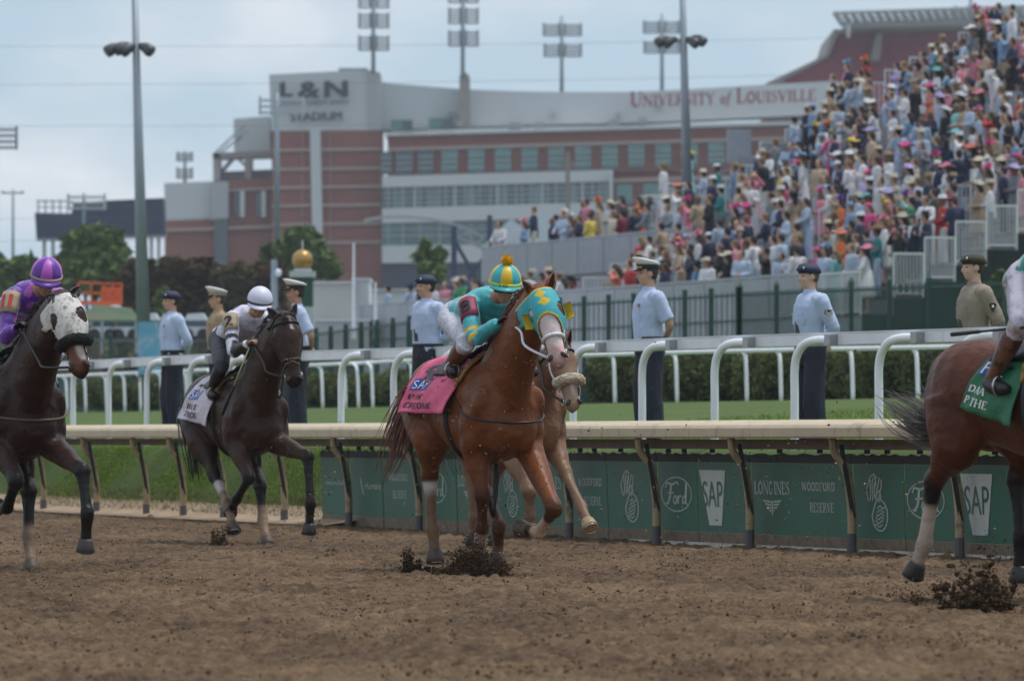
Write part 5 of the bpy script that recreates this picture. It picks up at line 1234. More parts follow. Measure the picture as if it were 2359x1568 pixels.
def bridle(h, m, noseband_t=.40, white=None, fleece=None, brow=True, cheek=.06):
    hq, a, s, n, hl = h.hq, h.a, h.s, h.n, h.hl
    def ringat(t, r_=.25, a0=0, a1=360, n_=26, tilt=0):
        out = []
        for k_ in range(n_+1):
            an = R(a0+(a1-a0)*k_/n_); d = n*math.cos(an)+s*math.sin(an); c = hq(t+tilt*math.cos(an), 0, -.01); out.append((c+d*r_, -d))
        return out
    wrap_strap(h, 'noseband', ringat(noseband_t), .011 if not white else .014, white or m)
    if brow: wrap_strap(h, 'browband', ringat(.07, .25, -100, 100), .010, m); wrap_strap(h, 'headpiece', ringat(.02, .25, -150, 150, tilt=-.04), .010, m)
    if cheek:
        for sg in (-1, 1): wrap_strap(h, 'cheekpiece', [(hq(cheek+(.50-cheek)*i/10, .3*sg, -.02-.03*i/10), -s*sg) for i in range(11)], .009, white or m)
    for sg in (-1, 1):
        c = cast(h, hq(.52, .3*sg, -.03), -s*sg, .012) or hq(.52, .06*sg, -.03)
        mb = MB(); mb.tube([c+(a*math.cos(6.283*i/12)+n*math.sin(6.283*i/12))*.032 for i in range(13)], .006, n=6); mb.build('bit_ring', M_bit, h.obj, smooth=True)
        setattr(h, 'bit%d' % sg, c)
    if fleece:
        mb = MB(); pts = []
        for k_ in range(15):
            an = R(-88+176*k_/14); d = n*math.cos(an)+s*math.sin(an); q = cast(h, hq(noseband_t-.03, 0, 0)+d*.3, -d, .030); pts.append(q)
        mb.tube(pts, [.012]+[.044]*13+[.012], n=12, sub=2); 
        me = organic(mb, .012, 1, 'fleece_noseband'); vv = verts(me); nn = np.array([noise.noise(v3(q)*45) for q in vv]); nr = np.array([v.normal[:] for v in me.vertices]); me.vertices.foreach_set('co', (vv+nr*nn[:, None]*.010).ravel()); link('fleece_noseband', me, fleece, h.obj)
def reins(h, m, hands, m2=None, drop=None):
    for sg in (-1, 1):
        b = getattr(h, 'bit%d' % sg); e = hands[0 if sg > 0 else 1]; mid = b.lerp(e, .5)+v3((0, .05*sg, -.06 if drop is None else drop)); q1 = b.lerp(mid, .6)+v3((0, .05*sg, -.03))
        mb = MB(); mb.tube([b, q1, mid, e], .010, n=7, sub=5); mb.build('rein', m2 if (m2 and sg < 0) else m, h.obj, smooth=True)
def girth(h, m, f=.18):
    pts = []
    for k_ in range(30):
        an = R(-140+280*k_/29); d = v3((0, math.sin(an), -math.cos(an))); pts.append((v3((f, 0, 1.2))+d, -d))
    wrap_strap(h, 'girth', pts, .022, m, .004)
def breaststrap(h, m, z=1.12, hang=True, r_=.008):
    """thin martingale / yoke strap round the base of the neck"""
    pts = []
    for k_ in range(33):
        an = R(-150+300*k_/32); d = v3((math.cos(an)*.85, math.sin(an), 0)); zz = z+.34*(1-math.cos(an))/2
        pts.append((v3((.30, 0, zz))+d*1.2, -d))
    wrap_strap(h, 'breast_strap', pts, r_, m, .008)
def saddle(h, m, rim=None):
    mb = MB()
    for i in range(9):
        pass
    rr_ = []
    for i in range(9):
        f = -.22+.40*i/8; row = []
        for j in range(15):
            an = R(-50+100*j/14); o = v3((f, math.sin(an)*1.0, 1.25+math.cos(an)*1.0)); q = cast(h, o, v3((f, 0, 1.25))-o, .045+.025*(abs(i-4)/4)**2*(1 if abs(an) < .4 else .3)); row.append(q or v3((f, 0, 1.6)))
        rr_.append(row+[p-Z3*.02 for p in row[::-1]])
    mb.loft(rr_); mb.build('saddle', m, h.obj, smooth=True)
def mane(h, colr, n=90, side=-1, ln=.16, forelock=True):
    m = mat('mane_%d' % int(colr[0]*1000), colr, rough=.5, spec=.4); mb = MB(); rr = random.Random(9)
    for i in range(n):
        t = rr.uniform(.05, 1.0 if forelock else .88); c = v3((.34, 0, 1.52)).lerp(h.pl+h.n*0-h.a*.02, t); q = cast(h, c+Z3*.5-v3((.35, 0, 0)), -Z3*.5+v3((.35, 0, 0)), -.005)
        if q is None: continue
        e = q+v3((-.10*rr.random()-.02, side*rr.uniform(.02, .10), -ln*rr.uniform(.3, 1.1)+.05)); 
        mb.tube([q, q.lerp(e, .5)+Z3*.035+v3((-.02, 0, 0)), e], [.010, .008, .002], n=4, sub=2)
    for i in range(12 if forelock else 0):
        q = h.hq(rr.uniform(-.04, .01), rr.uniform(-.03, .03), .07); e = h.hq(rr.uniform(.05, .11), rr.uniform(-.04, .04), .135); mb.tube([q, q.lerp(e, .5)+h.n*.02, e], [.010, .008, .002], n=4)
    mb.build('mane', m, h.obj, smooth=True)
def tail(h, pts, colr, n=110, spread=.06, r0=.009, name='tail'):
    m = mat('tail_%d' % int(colr[0]*1000+colr[1]*10), colr, rough=.5, spec=.4, var=(8, .3)); mb = MB(); rr = random.Random(4); pts = [v3(p) for p in pts]
    mb.tube([pts[0], pts[0].lerp(pts[1], .6)], [.035, .02], n=10)
    for i in range(n):
        o = v3((rr.gauss(0, 1), rr.gauss(0, 1), rr.gauss(0, 1))); ln = rr.uniform(.55, 1.05); Q = []
        for k_, p in enumerate(pts):
            t = k_/(len(pts)-1)
            if t > ln: break
            Q.append(p+o*spread*(t**.8)*(.35+.65*math.sin(PI*min(1, t*.8+.15)))+v3((rr.gauss(0, 1), rr.gauss(0, 1), rr.gauss(0, 1)))*.012*t)
        if len(Q) < 3: continue
        mb.tube(Q, [r0*(1-.85*k_/(len(Q)-1)) for k_ in range(len(Q))], n=4, sub=2)
    mb.build(name, m, h.obj, smooth=True)
def facemask(h, fncol, mt, cut, t1=.40, name='hood', off=.010, a1=150, nt=64, na=96, arch=.12):
    """cloth hood over poll, face and cheeks; cut(t,an)->True removes; fncol(t,an)->colour"""
    hq, s, n = h.hq, h.s, h.n; mb = MB(); cols = []; ok = {}
    for i in range(nt+1):
        for j in range(na+1):
            t = -.005+(t1+.005)*i/nt; ad = -a1+2*a1*j/na; an = R(ad); d = n*math.cos(an)+s*math.sin(an); q = cast(h, hq(t, 0, -.015)+d*.28, -d, off)
            if q is None: continue
            ok[(i, j)] = len(mb.v); mb.v.append(tuple(q)); cols.append(fncol(t, ad))
    for i in range(nt):
        for j in range(na):
            ks = [(i, j), (i+1, j), (i+1, j+1), (i, j+1)]
            if not all(k_ in ok for k_ in ks): continue
            t = -.005+(t1+.005)*(i+.5)/nt; ad = -a1+2*a1*(j+.5)/na
            if cut(t, ad): continue
            P4 = [v3(mb.v[ok[k_]]) for k_ in ks]
            if max((P4[0]-P4[2]).length, (P4[1]-P4[3]).length) > .06: continue
            mb.f.append(tuple(ok[k_] for k_ in ks)); mb.m.append(0)
    me = mb.mesh(name); set_col(me, np.array(cols)); o = link(name, me, mt, h.obj, smooth=True)
    sm = o.modifiers.new('sol', 'SOLIDIFY'); sm.thickness = .004; return o
M_hood = mat('hood_cloth', attr='Col', rough=.65, bump=(40, .3, .006), stains=(14, (.16, .10, .06), .66, .80))
M_hoodw = mat('muddy_hood_cloth', attr='Col', rough=.7, bump=(40, .3, .006), stains=(17, (.16, .105, .06), .50, .66))

# ------------------------------------------------------------------ jockeys
def jockey(h, label, cap_f, cap_u, silk, silk2, breech, capcols, sleeve=None, helmet_name='helmet', hands=None, l0=0, skin=M_skin[1], boots=M_leather, goggles=True, tilt=.35, cuff=None, armband=None, armtxt=None, bandcol=None, pom=False, glove=M_leather, seat=(-.26, 1.90), foot=None, rim=None, knee=None, hyaw=-.30):
    j = Pose(); hx, hz = seat
    j.pel = v3((hx, l0, hz)); j.che = v3((cap_f-.33, l0, cap_u-.19)); j.nek = v3((cap_f-.15, l0, cap_u-.13)); j.hd = v3((cap_f, l0, cap_u-.06)); j.hf = v3((.88, hyaw, -tilt)); j.hu = v3((tilt, 0, .9))
    H = hands or ((.78, .09, 1.80), (.78, -.09, 1.80))
    for sg, nn in ((1, 'L'), (-1, 'R')):
        sh = j.che.lerp(j.nek, .55)+v3((.0, .19*sg, -.03)); hd_ = v3(H[0 if sg > 0 else 1]); mid = sh.lerp(hd_, .5); el = mid+v3((-.01, .09*sg, -.20))
        setattr(j, 'sh'+nn, sh); setattr(j, 'el'+nn, el); setattr(j, 'wr'+nn, hd_+(el-hd_).normalized()*.07); setattr(j, 'hd'+nn, (hd_-el).normalized())
        setattr(j, 'hi'+nn, j.pel+v3((.02, .11*sg, -.03))); ft = v3(foot or (.10, .29, 1.38)); ft.y = abs(ft.y)*sg; kn = v3(knee or (.38, .29, 1.66)); kn.y = abs(kn.y)*sg; setattr(j, 'kn'+nn, kn); setattr(j, 'an'+nn, ft+v3((-.03, 0, .06))); setattr(j, 'to'+nn, ft+v3((.14, .03*sg, -.0)))
    mb = MB(); torso(mb, j, -.014); q, f, s, u = head(mb, j.hd, j.hf, j.hu, .98); mb.tube([j.nek-(j.hd-j.nek)*.3, j.nek.lerp(j.hd, .4), j.hd-u*.04-f*.01], [.06, .052, .052], n=12)
    for nn, sg in (('L', 1), ('R', -1)): arm(mb, j, nn, -.006); leg(mb, j, nn, -.014)
    me = organic(mb, .012, 3, 'person'); t = link('person', me, skin); t.location = h.O; t.rotation_euler = (0, 0, h.rz); tag(t, label, 'jockey', 'jockeys riding the racehorses')
    mb = MB(); torso(mb, j, .016)
    for nn in 'LR': arm(mb, j, nn, .014, .98)
    me = wrinkle(organic(mb, .0115, 2, 'silks'), .010, 13, cap_f*9); V = verts(me)
    if callable(silk2): c_ = silk2(V, j)
    else: c_ = np.tile(np.array(silk), (len(V), 1))
    if sleeve:
        for nn in 'LR':
            sh, el, wr = (np.array(getattr(j, a_+nn)) for a_ in ('sh', 'el', 'wr'))
            for (A, B, t0, t1_, cc) in sleeve:
                a_ = {'s': sh, 'e': el, 'w': wr}[A]; b_ = {'s': sh, 'e': el, 'w': wr}[B]; d_ = b_-a_; tt = ((V-a_)@d_)/(d_@d_); dist = np.linalg.norm(V-a_-np.clip(tt, 0, 1)[:, None]*d_, axis=1)
                c_[(tt > t0) & (tt < t1_) & (dist < .10)] = cc
    set_col(me, c_); link('silks', me, mat('silk_cloth', attr='Col', rough=.5, bump=(10, .9, .03), sheen=.3, stains=(9, (.12, .085, .055), .70, .85)), t)
    mb = MB(); spine_loft(mb, [(j.pel-(j.che-j.pel)*.34, .13, .09), (j.pel-(j.che-j.pel)*.2, .18, .125), (j.pel, .185, .135), (j.pel.lerp(j.che, .28), .168, .122), (j.pel.lerp(j.che, .32), .16, .115)])
    for nn in 'LR':
        hh, kk, aa = getattr(j, 'hi'+nn), getattr(j, 'kn'+nn), getattr(j, 'an'+nn); mb.tube([hh+v3((-.06, 0, .03)), hh, hh.lerp(kk, .5), kk, kk.lerp(aa, .22)], [.10, .108, .088, .068, .062], n=14, sub=3)
    link('breeches', wrinkle(organic(mb, .0125, 3, 'breeches'), .006, 12), breech, t)
    for nn, sg in (('L', 1), ('R', -1)):
        kk, aa, tt = getattr(j, 'kn'+nn), getattr(j, 'an'+nn), getattr(j, 'to'+nn); mb = MB(); mb.tube([kk.lerp(aa, .16), kk.lerp(aa, .3), kk.lerp(aa, .5), kk.lerp(aa, .85), aa], [.064, .068, .064, .046, .045], n=14, sub=2); mb.tube([aa+v3((-.045, 0, -.01)), aa+v3((0, 0, -.035)), aa.lerp(tt, .6)+v3((0, 0, -.02)), tt], [.03, .044, .040, .022], n=12, sub=2); link('boot', organic(mb, .012, 2, 'boot'), boots, t)
        mb = MB(); mb.tube([aa+v3((-.05, 0, -.012)), aa+v3((0, 0, -.036)), aa.lerp(tt, .55)+v3((0, 0, -.022)), tt+v3((.01, 0, 0))], [.036, .050, .047, .028], n=12, sub=2); mb.build('boot_foot', M_leather, t, smooth=True)
        st_ = aa.lerp(tt, .55)+v3((0, 0, -.02)); mb = MB(); mb.tube([st_+v3((0, math.sin(6.283*i/14)*.055, math.cos(6.283*i/14)*.06+.01)) for i in range(15)], .007, n=6); mb.build('stirrup', M_bit, t, smooth=True)
        mb = MB(); mb.bar(st_+Z3*.07, v3((.02, .24*sg, 1.55)), .022, .006); mb.build('stirrup_leather', M_leather, t)
        mb = MB(); hand(mb, getattr(j, 'wr'+nn), getattr(j, 'hd'+nn), v3((0, 0, -1)), -sg, 1.0, 1.05); link('glove', organic(mb, .0075, 1, 'glove'), glove, t)
        if cuff:
            w_, e_ = getattr(j, 'wr'+nn), getattr(j, 'el'+nn); mb = MB(); mb.tube([w_.lerp(e_, .02), w_.lerp(e_, .14)], [.040, .044], n=14); mb.build('cuff', cuff, t, smooth=True)
    # helmet with coloured cap panels
    hr = (.135, .118, .122); C0 = q(-.005, 0, .052); cap = thing_part = None
    mats = [mat('cap_%02d_%02d_%02d' % tuple(int(c*60) for c in cc), cc, rough=.45, bump=(14, .3, .01)) for cc in capcols]
    mb = MB(); nseg = 32; rows_ = 9; idx = {}
    for i in range(rows_+1):
        th = R(4+ (92-4)*i/rows_)
        for k_ in range(nseg):
            ph = 2*PI*k_/nseg; idx[(i, k_)] = len(mb.v); mb.v.append(tuple(C0+f*hr[0]*math.sin(th)*math.cos(ph)+s*hr[1]*math.sin(th)*math.sin(ph)+u*hr[2]*math.cos(th)*1.03))
    for i in range(rows_):
        for k_ in range(nseg):
            mb.f.append((idx[(i, k_)], idx[(i+1, k_)], idx[(i+1, (k_+1) % nseg)], idx[(i, (k_+1) % nseg)])); mb.m.append((((k_+2)//4) % 2) % len(mats))
    mb.f.append(tuple(idx[(0, k_)] for k_ in range(nseg))); mb.m.append(0)
    mb.build('helmet', mats, t, smooth=True)
    rimm = rim or mats[0]
    mb = MB(); mb.loft([ring(C0+u*z, f, hr[0]*a_, s, hr[1]*a_, 28) for z, a_ in ((-.004, 1.0), (.0, 1.035), (-.022, 1.045), (-.026, 1.0))]); mb.build('helmet_band', bandcol or rimm, t, smooth=True)
    mb = MB(); mb.loft([[C0+f*hr[0]*.80*math.cos(R(an))*1.15+s*hr[1]*math.sin(R(an))*1.03-u*.012, C0+f*hr[0]*1.03*math.cos(R(an))+f*.055*math.cos(R(an*1.2))+s*hr[1]*1.05*math.sin(R(an))-u*.040, C0+f*hr[0]*1.03*math.cos(R(an))+f*.055*math.cos(R(an*1.2))+s*hr[1]*1.05*math.sin(R(an))-u*.047, C0+f*hr[0]*.80*math.cos(R(an))*1.15+s*hr[1]*math.sin(R(an))*1.03-u*.024] for an in range(-66, 67, 12)]); mb.build('peak', rimm, t, smooth=True)
    if goggles:
        mb = MB(); mb.loft([[q(.080+.020*math.cos(R(an)), .082*math.sin(R(an)), z) for z in (.020, -.022)]+[q(.062+.020*math.cos(R(an)), .074*math.sin(R(an)), z) for z in (-.022, .020)] for an in range(-80, 81, 16)]); mb.build('goggles', mat('goggle_lens', (.006, .006, .008), rough=.12, spec=.8), t, smooth=True)
    if pom:
        mb = MB(); rr = random.Random(2); c = C0+u*(hr[2]+.030)
        mb.ell(c, .034, n=12, m=8)
        for i in range(420):
            d = v3((rr.gauss(0, 1), rr.gauss(0, 1), rr.gauss(0, 1))).normalized(); o_ = d.orthogonal().normalized()*.004; mb.add([c+d*.02-o_, c+d*.02+o_, c+d*rr.uniform(.040, .052)+d.cross(o_).normalized()*.004, c+d*.045], [(0, 1, 2), (0, 2, 3)])
        mb.build('pompom', pom, t)
    if armband:
        for nn, sg in (('R', -1),):
            sh, el = getattr(j, 'sh'+nn), getattr(j, 'el'+nn); d = (el-sh).normalized(); o_ = v3((.85, sg*.8, .0)); o_ = (o_-d*o_.dot(d)).normalized(); s2 = d.cross(o_)
            mb = MB(); c0 = sh+d*(-.02)
            mb.loft([[c0+d*x_+o_*(.079*math.cos(R(an)))+s2*(.079*math.sin(R(an))) for an in range(-75, 76, 15)]+[c0+d*x_+o_*(.070*math.cos(R(an)))+s2*(.070*math.sin(R(an))) for an in range(75, -76, -15)] for x_ in (.0, .05, .12, .185)]); ab = mb.build('number_band', armband, t, smooth=True)
            mb = MB(); tx = sans(armtxt[0])
            for dx in (0, .010, -.008): decal(mb, tx, lambda x, y: c0+d*(.15-y)+o_*(.083*math.cos((x+dx-armtxt[2]/2)/.08))+s2*(-sg*.083*math.sin((x+dx-armtxt[2]/2)/.08))*(-1 if armtxt[3] else 1), 0, 0, w=armtxt[2], h=.115)
            mb.build('lettering', armtxt[1], ab)
    h.jq = (q, f, s, u, C0, hr); h.jj = j; return t
# ------------------------------------------------------------------ the five horses and their riders
TEAL = (.03, .36, .40); YEL = (.62, .42, .015); DIRTC = (.17, .10, .055)
# --- chestnut in front
h1 = Horse('racehorse', 'bright chestnut racehorse in turquoise and yellow hood with pink saddle towel, galloping in front', 1100, 45.0, 22)
I = h1.im
L1 = {'fr': [(.40, -.19, .97), I(1112, 1142, -.15), I(1110, 1215, -.13), I(1096, 1296, -.12)],
      'fl': [(.50, .20, .93), I(1277, 1172, .18), I(1268, 1236, .17)+v3((-.22, 0, .03)), I(1236, 1226, .12)+v3((-.24, 0, .02))],
      'hr': [(-.42, -.20, .98), I(990, 1100, -.17), I(997, 1212, -.16), I(1002, 1284, -.16)],
      'hl': [(-.30, .20, .96), I(1118, 1128, .12), I(1149, 1208, .10), I(1146, 1292, .10)]}
pl1 = I(1249, 676, 0); mz1 = I(1290, 842, .03)
a1 = (mz1-pl1).normalized(); s1 = (Y3-a1*a1.y).normalized(); n1 = s1.cross(a1).normalized(); n1 = n1 if n1.x > 0 else -n1
n1, s1 = (n1*math.cos(R(30))-s1*math.sin(R(30))), (s1*math.cos(R(30))+n1*math.sin(R(30))); hl1 = (mz1-pl1).length/.62
fp = lambda t, y=0, z=.11: tuple(pl1+a1*t*hl1+s1*y*hl1+n1*z*hl1)
WH = (.62, .52, .50); PK = (.52, .33, .31)
paints = [(fp(.10, 0, .16), fp(.34, .0, .12), .062, WH, .02), (fp(.34), fp(.62, 0, .03), .090, WH, .02), (fp(.53, 0, .03), fp(.63, 0, -.01), .075, PK, .05), (fp(.15, -.10, .05), fp(.17, -.10, .06), .035, (.5, .42, .4), .02),
          (tuple(L1['hr'][1].lerp(L1['hr'][2], .25)), tuple(L1['hr'][3]), .085, (.46, .42, .38), .02), (tuple(L1['hr'][1].lerp(L1['hr'][2], .50)), tuple(L1['hr'][3]), .085, DIRTC, .06),
          (tuple(L1['hl'][1].lerp(L1['hl'][2], .2)), tuple(L1['hl'][3]), .085, DIRTC, .03), (tuple(L1['fr'][2].lerp(L1['fr'][3], .35)), tuple(L1['fr'][3]), .085, (.38, .27, .22), .02),
          (tuple(L1['fl'][2].lerp(L1['fl'][1], .4)), tuple(L1['fl'][2]), .075, (.42, .28, .20), .02)]
make_horse(h1, pl1, mz1, L1, (.150, .045, .012), (.060, .018, .007), paints, head_roll=30, ears=(-.12, .50), hooves={'hr': M_hoof, 'hl': M_hoof, 'fl': M_hoof})  # second colour: liver lower legs, darkened further to carry their shade
def hc1(t, ad):
    c = TEAL
    x_, y_ = ad/100*.11*2, t
    for cy, ax_ in ((.048, -4), (.122, 4)):
        if abs(ad-ax_)/21+abs(t-cy)/.040 < 1: c = YEL
    arch = .345-.125*math.exp(-(abs(ad)/52)**2)*1.0
    if abs(t-(.225+.27*(abs(ad)/88)**2)) < .011 and abs(ad) < 88: c = YEL
    if t < .008: c = YEL
    return c
def eyeh(t, ad): return ((t-.178)/.060)**2+((abs(ad)-72)/30)**2 < 1
facemask(h1, hc1, M_hood, lambda t, ad: eyeh(t, ad) or (abs(ad) < 92 and t > .23+.27*(abs(ad)/88)**2), t1=.50)
for sg in (-1, 1):      # yellow blinker cups standing out beside the eyes
    hq, a, s, n = h1.hq, h1.a, h1.s, h1.n; mb = MB(); c = hq(.185, .132*sg, -.035); rows_ = []
    for k_ in range(11):
        an = R(-85+170*k_/10); e1 = c-n*.045*math.cos(an)+a*.062*math.sin(an); e2 = e1+s*sg*.058+n*.030; rows_.append([e1, e2, e2-n*.006, e1-n*.006])
    mb.loft(rows_); mb.build('blinker_cup', mat('yellow_cup', YEL, rough=.5), h1.obj, smooth=False)
bridle(h1, M_leather, .395, white=M_wht, brow=False, cheek=.33)
mane(h1, (.13, .04, .016), 170, -1, .14, False)
tail(h1, [(-.97, 0, 1.36), (-1.10, -.08, 1.32), I(915, 1022, -.20), I(888, 1100, -.25)], (.21, .095, .07), 230, .10, .010)
mp_ = mat('pink_towel', (.70, .11, .22), rough=.7, bump=(8, .8, .03), stains=(10, (.25, .10, .09), .72, .85))
fn, tw = towel(h1, mp_, -1, (-.50, -.62), (.36, .26), (1.18, 1.17))
M_ink = mat('black_print', (.010, .010, .014), rough=.6); M_sapb = mat('blue_patch', (.02, .09, .42), rough=.6)
def patch(fn, par, u0, u1, v0, v1, m, sg=-1, off=.004, nm='patch'):
    mb = MB(); K = 6
    for i in range(K+1): mb.v += [tuple(fn(u0+(u1-u0)*i/K, v0+(v1-v0)*j/3)+Y3*sg*off) for j in range(4)]
    for i in range(K):
        for j in range(3): mb.f.append((i*4+j, i*4+j+1, i*4+j+5, i*4+j+4)); mb.m.append(0)
    return mb.build(nm, m, par)
# large number on the haunch, blue square with white letters, the horse's name below
mb = MB(); decal(mb, sans('8'), lambda x, y: fn(.10+x, .42-y)+Y3*-.006, 0, 0, w=.28, h=.26); mb.build('lettering', mat('grey_print', (.07, .06, .07), rough=.6), tw)
patch(fn, tw, .06, .40, .50, .665, M_sapb); towel_text(fn, tw, -1, 'SAP', .09, .645, .28, .12, M_hatw, .009)
towel_text(fn, tw, -1, 'PAT', .06, .80, .34, .075, M_ink, .006, serif); towel_text(fn, tw, -1, 'CREOME', .06, .935, .60, .085, M_ink, .006, serif)
fn2, tw2 = towel(h1, mp_, 1, (-.50, -.58), (.16, .26), (1.12, 1.02), flare=.22)
rimy = mat('ochre_rim', (.28, .17, .03), rough=.6)
for sg in (-1, 1):
    mb = MB(); mb.tube([(fn if sg < 0 else fn2)(.985, v)+Y3*sg*.004+v3((.012, 0, 0)) for v in (.05, .2, .35, .5, .62)], [.010, .016, .02, .016, .008], n=8, sub=3); mb.build('saddle_pad_edge', rimy, h1.obj, smooth=True)
saddle(h1, M_leather); girth(h1, M_leather, .14); breaststrap(h1, M_leather, 1.10)
jockey(h1, 'jockey in turquoise and yellow silks with number 8 armband and yellow pompom cap', .54, 2.15, TEAL, lambda V, j: np.where(((np.abs(((V[:, 0]-j.pel.x)*.9)-(np.abs(V[:, 1])*.9+.17)) < .035) & (V[:, 2] > j.pel.z+.03))[:, None], np.array(YEL)[None], np.array(TEAL)[None]),
       mat('breeches_print', (.55, .55, .62), rough=.6, bump=(10, .6, .02), stains=(55, (.25, .22, .34), .54, .62)), [YEL, TEAL], rim=mat('teal_rim', TEAL, rough=.4), sleeve=[('s', 'e', .76, .86, YEL), ('s', 'e', .97, 1.10, YEL)], armband=mat('maroon_band', (.25, .022, .07), rough=.6), armtxt=('8', M_ink, .07, True), bandcol=mat('lime_band', (.42, .50, .03), rough=.5), pom=mat('yellow_wool', (.70, .42, .01), rough=.9), boots=mat('jockey_boot', (.16, .06, .03), rough=.4), hands=((.86, .06, 1.90), (.80, -.10, 1.86)), tilt=.22, foot=(.20, .29, 1.47), knee=(.47, .27, 1.69))
q, f, s, u, C0, hr = h1.jq
mb = MB(); decal(mb, sans('10'), lambda x, y: C0+f*.150*math.cos((x-.05)/.150)+s*.150*math.sin((x-.05)/.150)+u*(-.022+y), 0, 0, w=.06, h=.022); mb.build('lettering', M_ink, bpy.data.objects[[o.name for o in COL.objects if o.name.startswith('helmet')][-1]] if False else [o for o in COL.objects if o.type == 'MESH' and o.name.startswith('helmet_band')][-1])
reins(h1, M_leather, (v3((.84, .06, 1.88)), v3((.80, -.10, 1.84))), m2=M_wht, drop=.06)

# --- dark bay at the left
h0 = Horse('racehorse', 'dark bay racehorse in muddy white hood with black fleece noseband, cropped by the left edge', 12, 46.0, 22)
I = h0.im
L0 = {'fr': [(.48, -.20, .95), I(37, 1108, -.18), I(30, 1176, -.17)+v3((-.15, 0, .02)), I(14, 1180, -.15)+v3((-.22, 0, .04))],
      'fl': [(.50, .20, .94), I(190, 1084, .17), I(201, 1180, .17), I(197, 1262, .17)],
      'hr': [(-.55, -.20, .96), (-.95, -.17, .60), (-1.15, -.16, .42), (-1.20, -.16, .26)],
      'hl': [(-.28, .18, .92), I(66, 1130, .12), I(66, 1232, .10), I(72, 1312, .08)]}
pl0 = I(148, 690, .03); mz0 = I(188, 864, .07)
a0 = (mz0-pl0).normalized(); s0 = (Y3-a0*a0.y).normalized(); n0 = s0.cross(a0).normalized(); n0 = n0 if n0.x > 0 else -n0
f0 = lambda t, y=0, z=.08: tuple(pl0+a0*t+s0*y+n0*z)
make_horse(h0, pl0, mz0, L0, (.028, .011, .007), (.008, .006, .005), [(f0(.40), f0(.52, .0, .05), .040, (.50, .42, .36), .02), (f0(.44, -.03, .05), f0(.56, -.03, .02), .07, (.15, .06, .03), .05), (tuple(L0['hl'][2].lerp(L0['hl'][3], .0)), tuple(L0['hl'][3]), .085, (.22, .15, .10), .05), (f0(.44), f0(.50, .01, .06), .032, (.50, .42, .36), .02)], ears=(-1.0, .75), head_roll=26, hooves={'hl': M_hoof, 'fl': mat('grey_hoof', (.055, .045, .04), rough=.6)})
WC = (.62, .60, .57)
facemask(h0, lambda t, ad: WC, M_hoodw, lambda t, ad: ((t-.180)/.060)**2+((abs(ad)-58)/29)**2 < 1 or (abs(ad) < 60 and t > .38) or (t < .045 and 30 < abs(ad) < 62), t1=.46)
bridle(h0, M_leatherb, .41, fleece=M_fleeceb, brow=False, cheek=.30)
mane(h0, (.012, .009, .009), 90, -1, .12, False)
breaststrap(h0, mat('tan_strap', (.10, .065, .035), rough=.6), 1.12, r_=.010); girth(h0, M_leather, .14); saddle(h0, M_leather)
mw_ = mat('white_towel', (.60, .57, .57), rough=.7, bump=(8, .8, .03)); fn, tw = towel(h0, mw_, -1, (-.5, -.6), (.16, .2), (1.15, 1.12))
patch(fn, tw, .02, .98, .14, .22, mat('red_stripe', (.55, .05, .04), rough=.6)); towel_text(fn, tw, -1, '11', .15, .45, .35, .22, M_ink)
mb = MB(); mb.tube([fn(.985, v)+v3((.012, -.004, 0)) for v in (.05, .2, .35, .5, .62)], [.010, .016, .02, .016, .008], n=8, sub=3); mb.build('saddle_pad_edge', mat('green_rim', (.02, .10, .05), rough=.6), h0.obj, smooth=True)
PU = (.105, .022, .29); MG = (.42, .09, .46)
def silk0(V, j):
    k_ = (np.sin(V[:, 0]*34+V[:, 2]*22)*np.sin(V[:, 1]*30-V[:, 2]*26+V[:, 0]*9)) > .28; c = np.tile(np.array(PU), (len(V), 1)); c[k_ & (V[:, 2] > 1.85)] = MG; return c
jockey(h0, 'jockey in purple and magenta silks with number 11 armband on the dark bay', .70, 2.225, PU, silk0, mat('breeches_white', (.55, .55, .62), rough=.6, bump=(10, .6, .02)), [MG, PU], sleeve=[('s', 'e', .95, 1.2, PU), ('e', 'w', 0, 1.1, PU)], armband=mat('tan_band', (.34, .26, .17), rough=.6), armtxt=('11', mat('red_print', (.40, .03, .02), rough=.6), .075, True), bandcol=mat('cream_band', (.35, .26, .16), rough=.6), hands=((.82, .08, 1.82), (.78, -.12, 1.84)), tilt=.33, seat=(-.18, 1.93), l0=.10, rim=mat('purple_rim', PU, rough=.4))
reins(h0, M_leather, (v3((.82, .08, 1.80)), v3((.78, -.12, 1.81))), drop=-.10)

# --- dark brown horse left of centre
h2 = Horse('racehorse', 'very dark brown racehorse with small white star and pale lilac saddle towel, number 2 rider', 548, 57.0, 22)
I = h2.im
L2 = {'fr': [(.46, -.19, .95), I(574, 1100, -.16), I(562, 1156, -.15)+v3((-.2, 0, .03)), I(556, 1185, -.13)+v3((-.3, 0, .03))],
      'fl': [(.52, .20, .94), I(709, 1050, .20), I(715, 1158, .19), I(712, 1222, .19)],
      'hr': [(-.46, -.19, .96), I(496, 1098, -.16), I(524, 1160, -.15), I(538, 1220, -.15)],
      'hl': [(-.34, .18, .95), I(599, 1118, .10), I(605, 1195, .09), I(616, 1252, .08)]}
pl2 = I(655, 733, 0); mz2 = I(680, 890, .03)
a2 = (mz2-pl2).normalized(); s2 = (Y3-a2*a2.y).normalized(); n2 = s2.cross(a2).normalized(); n2 = n2 if n2.x > 0 else -n2
f2 = lambda t, y=0, z=.14: tuple(pl2+a2*t+s2*y+n2*z)
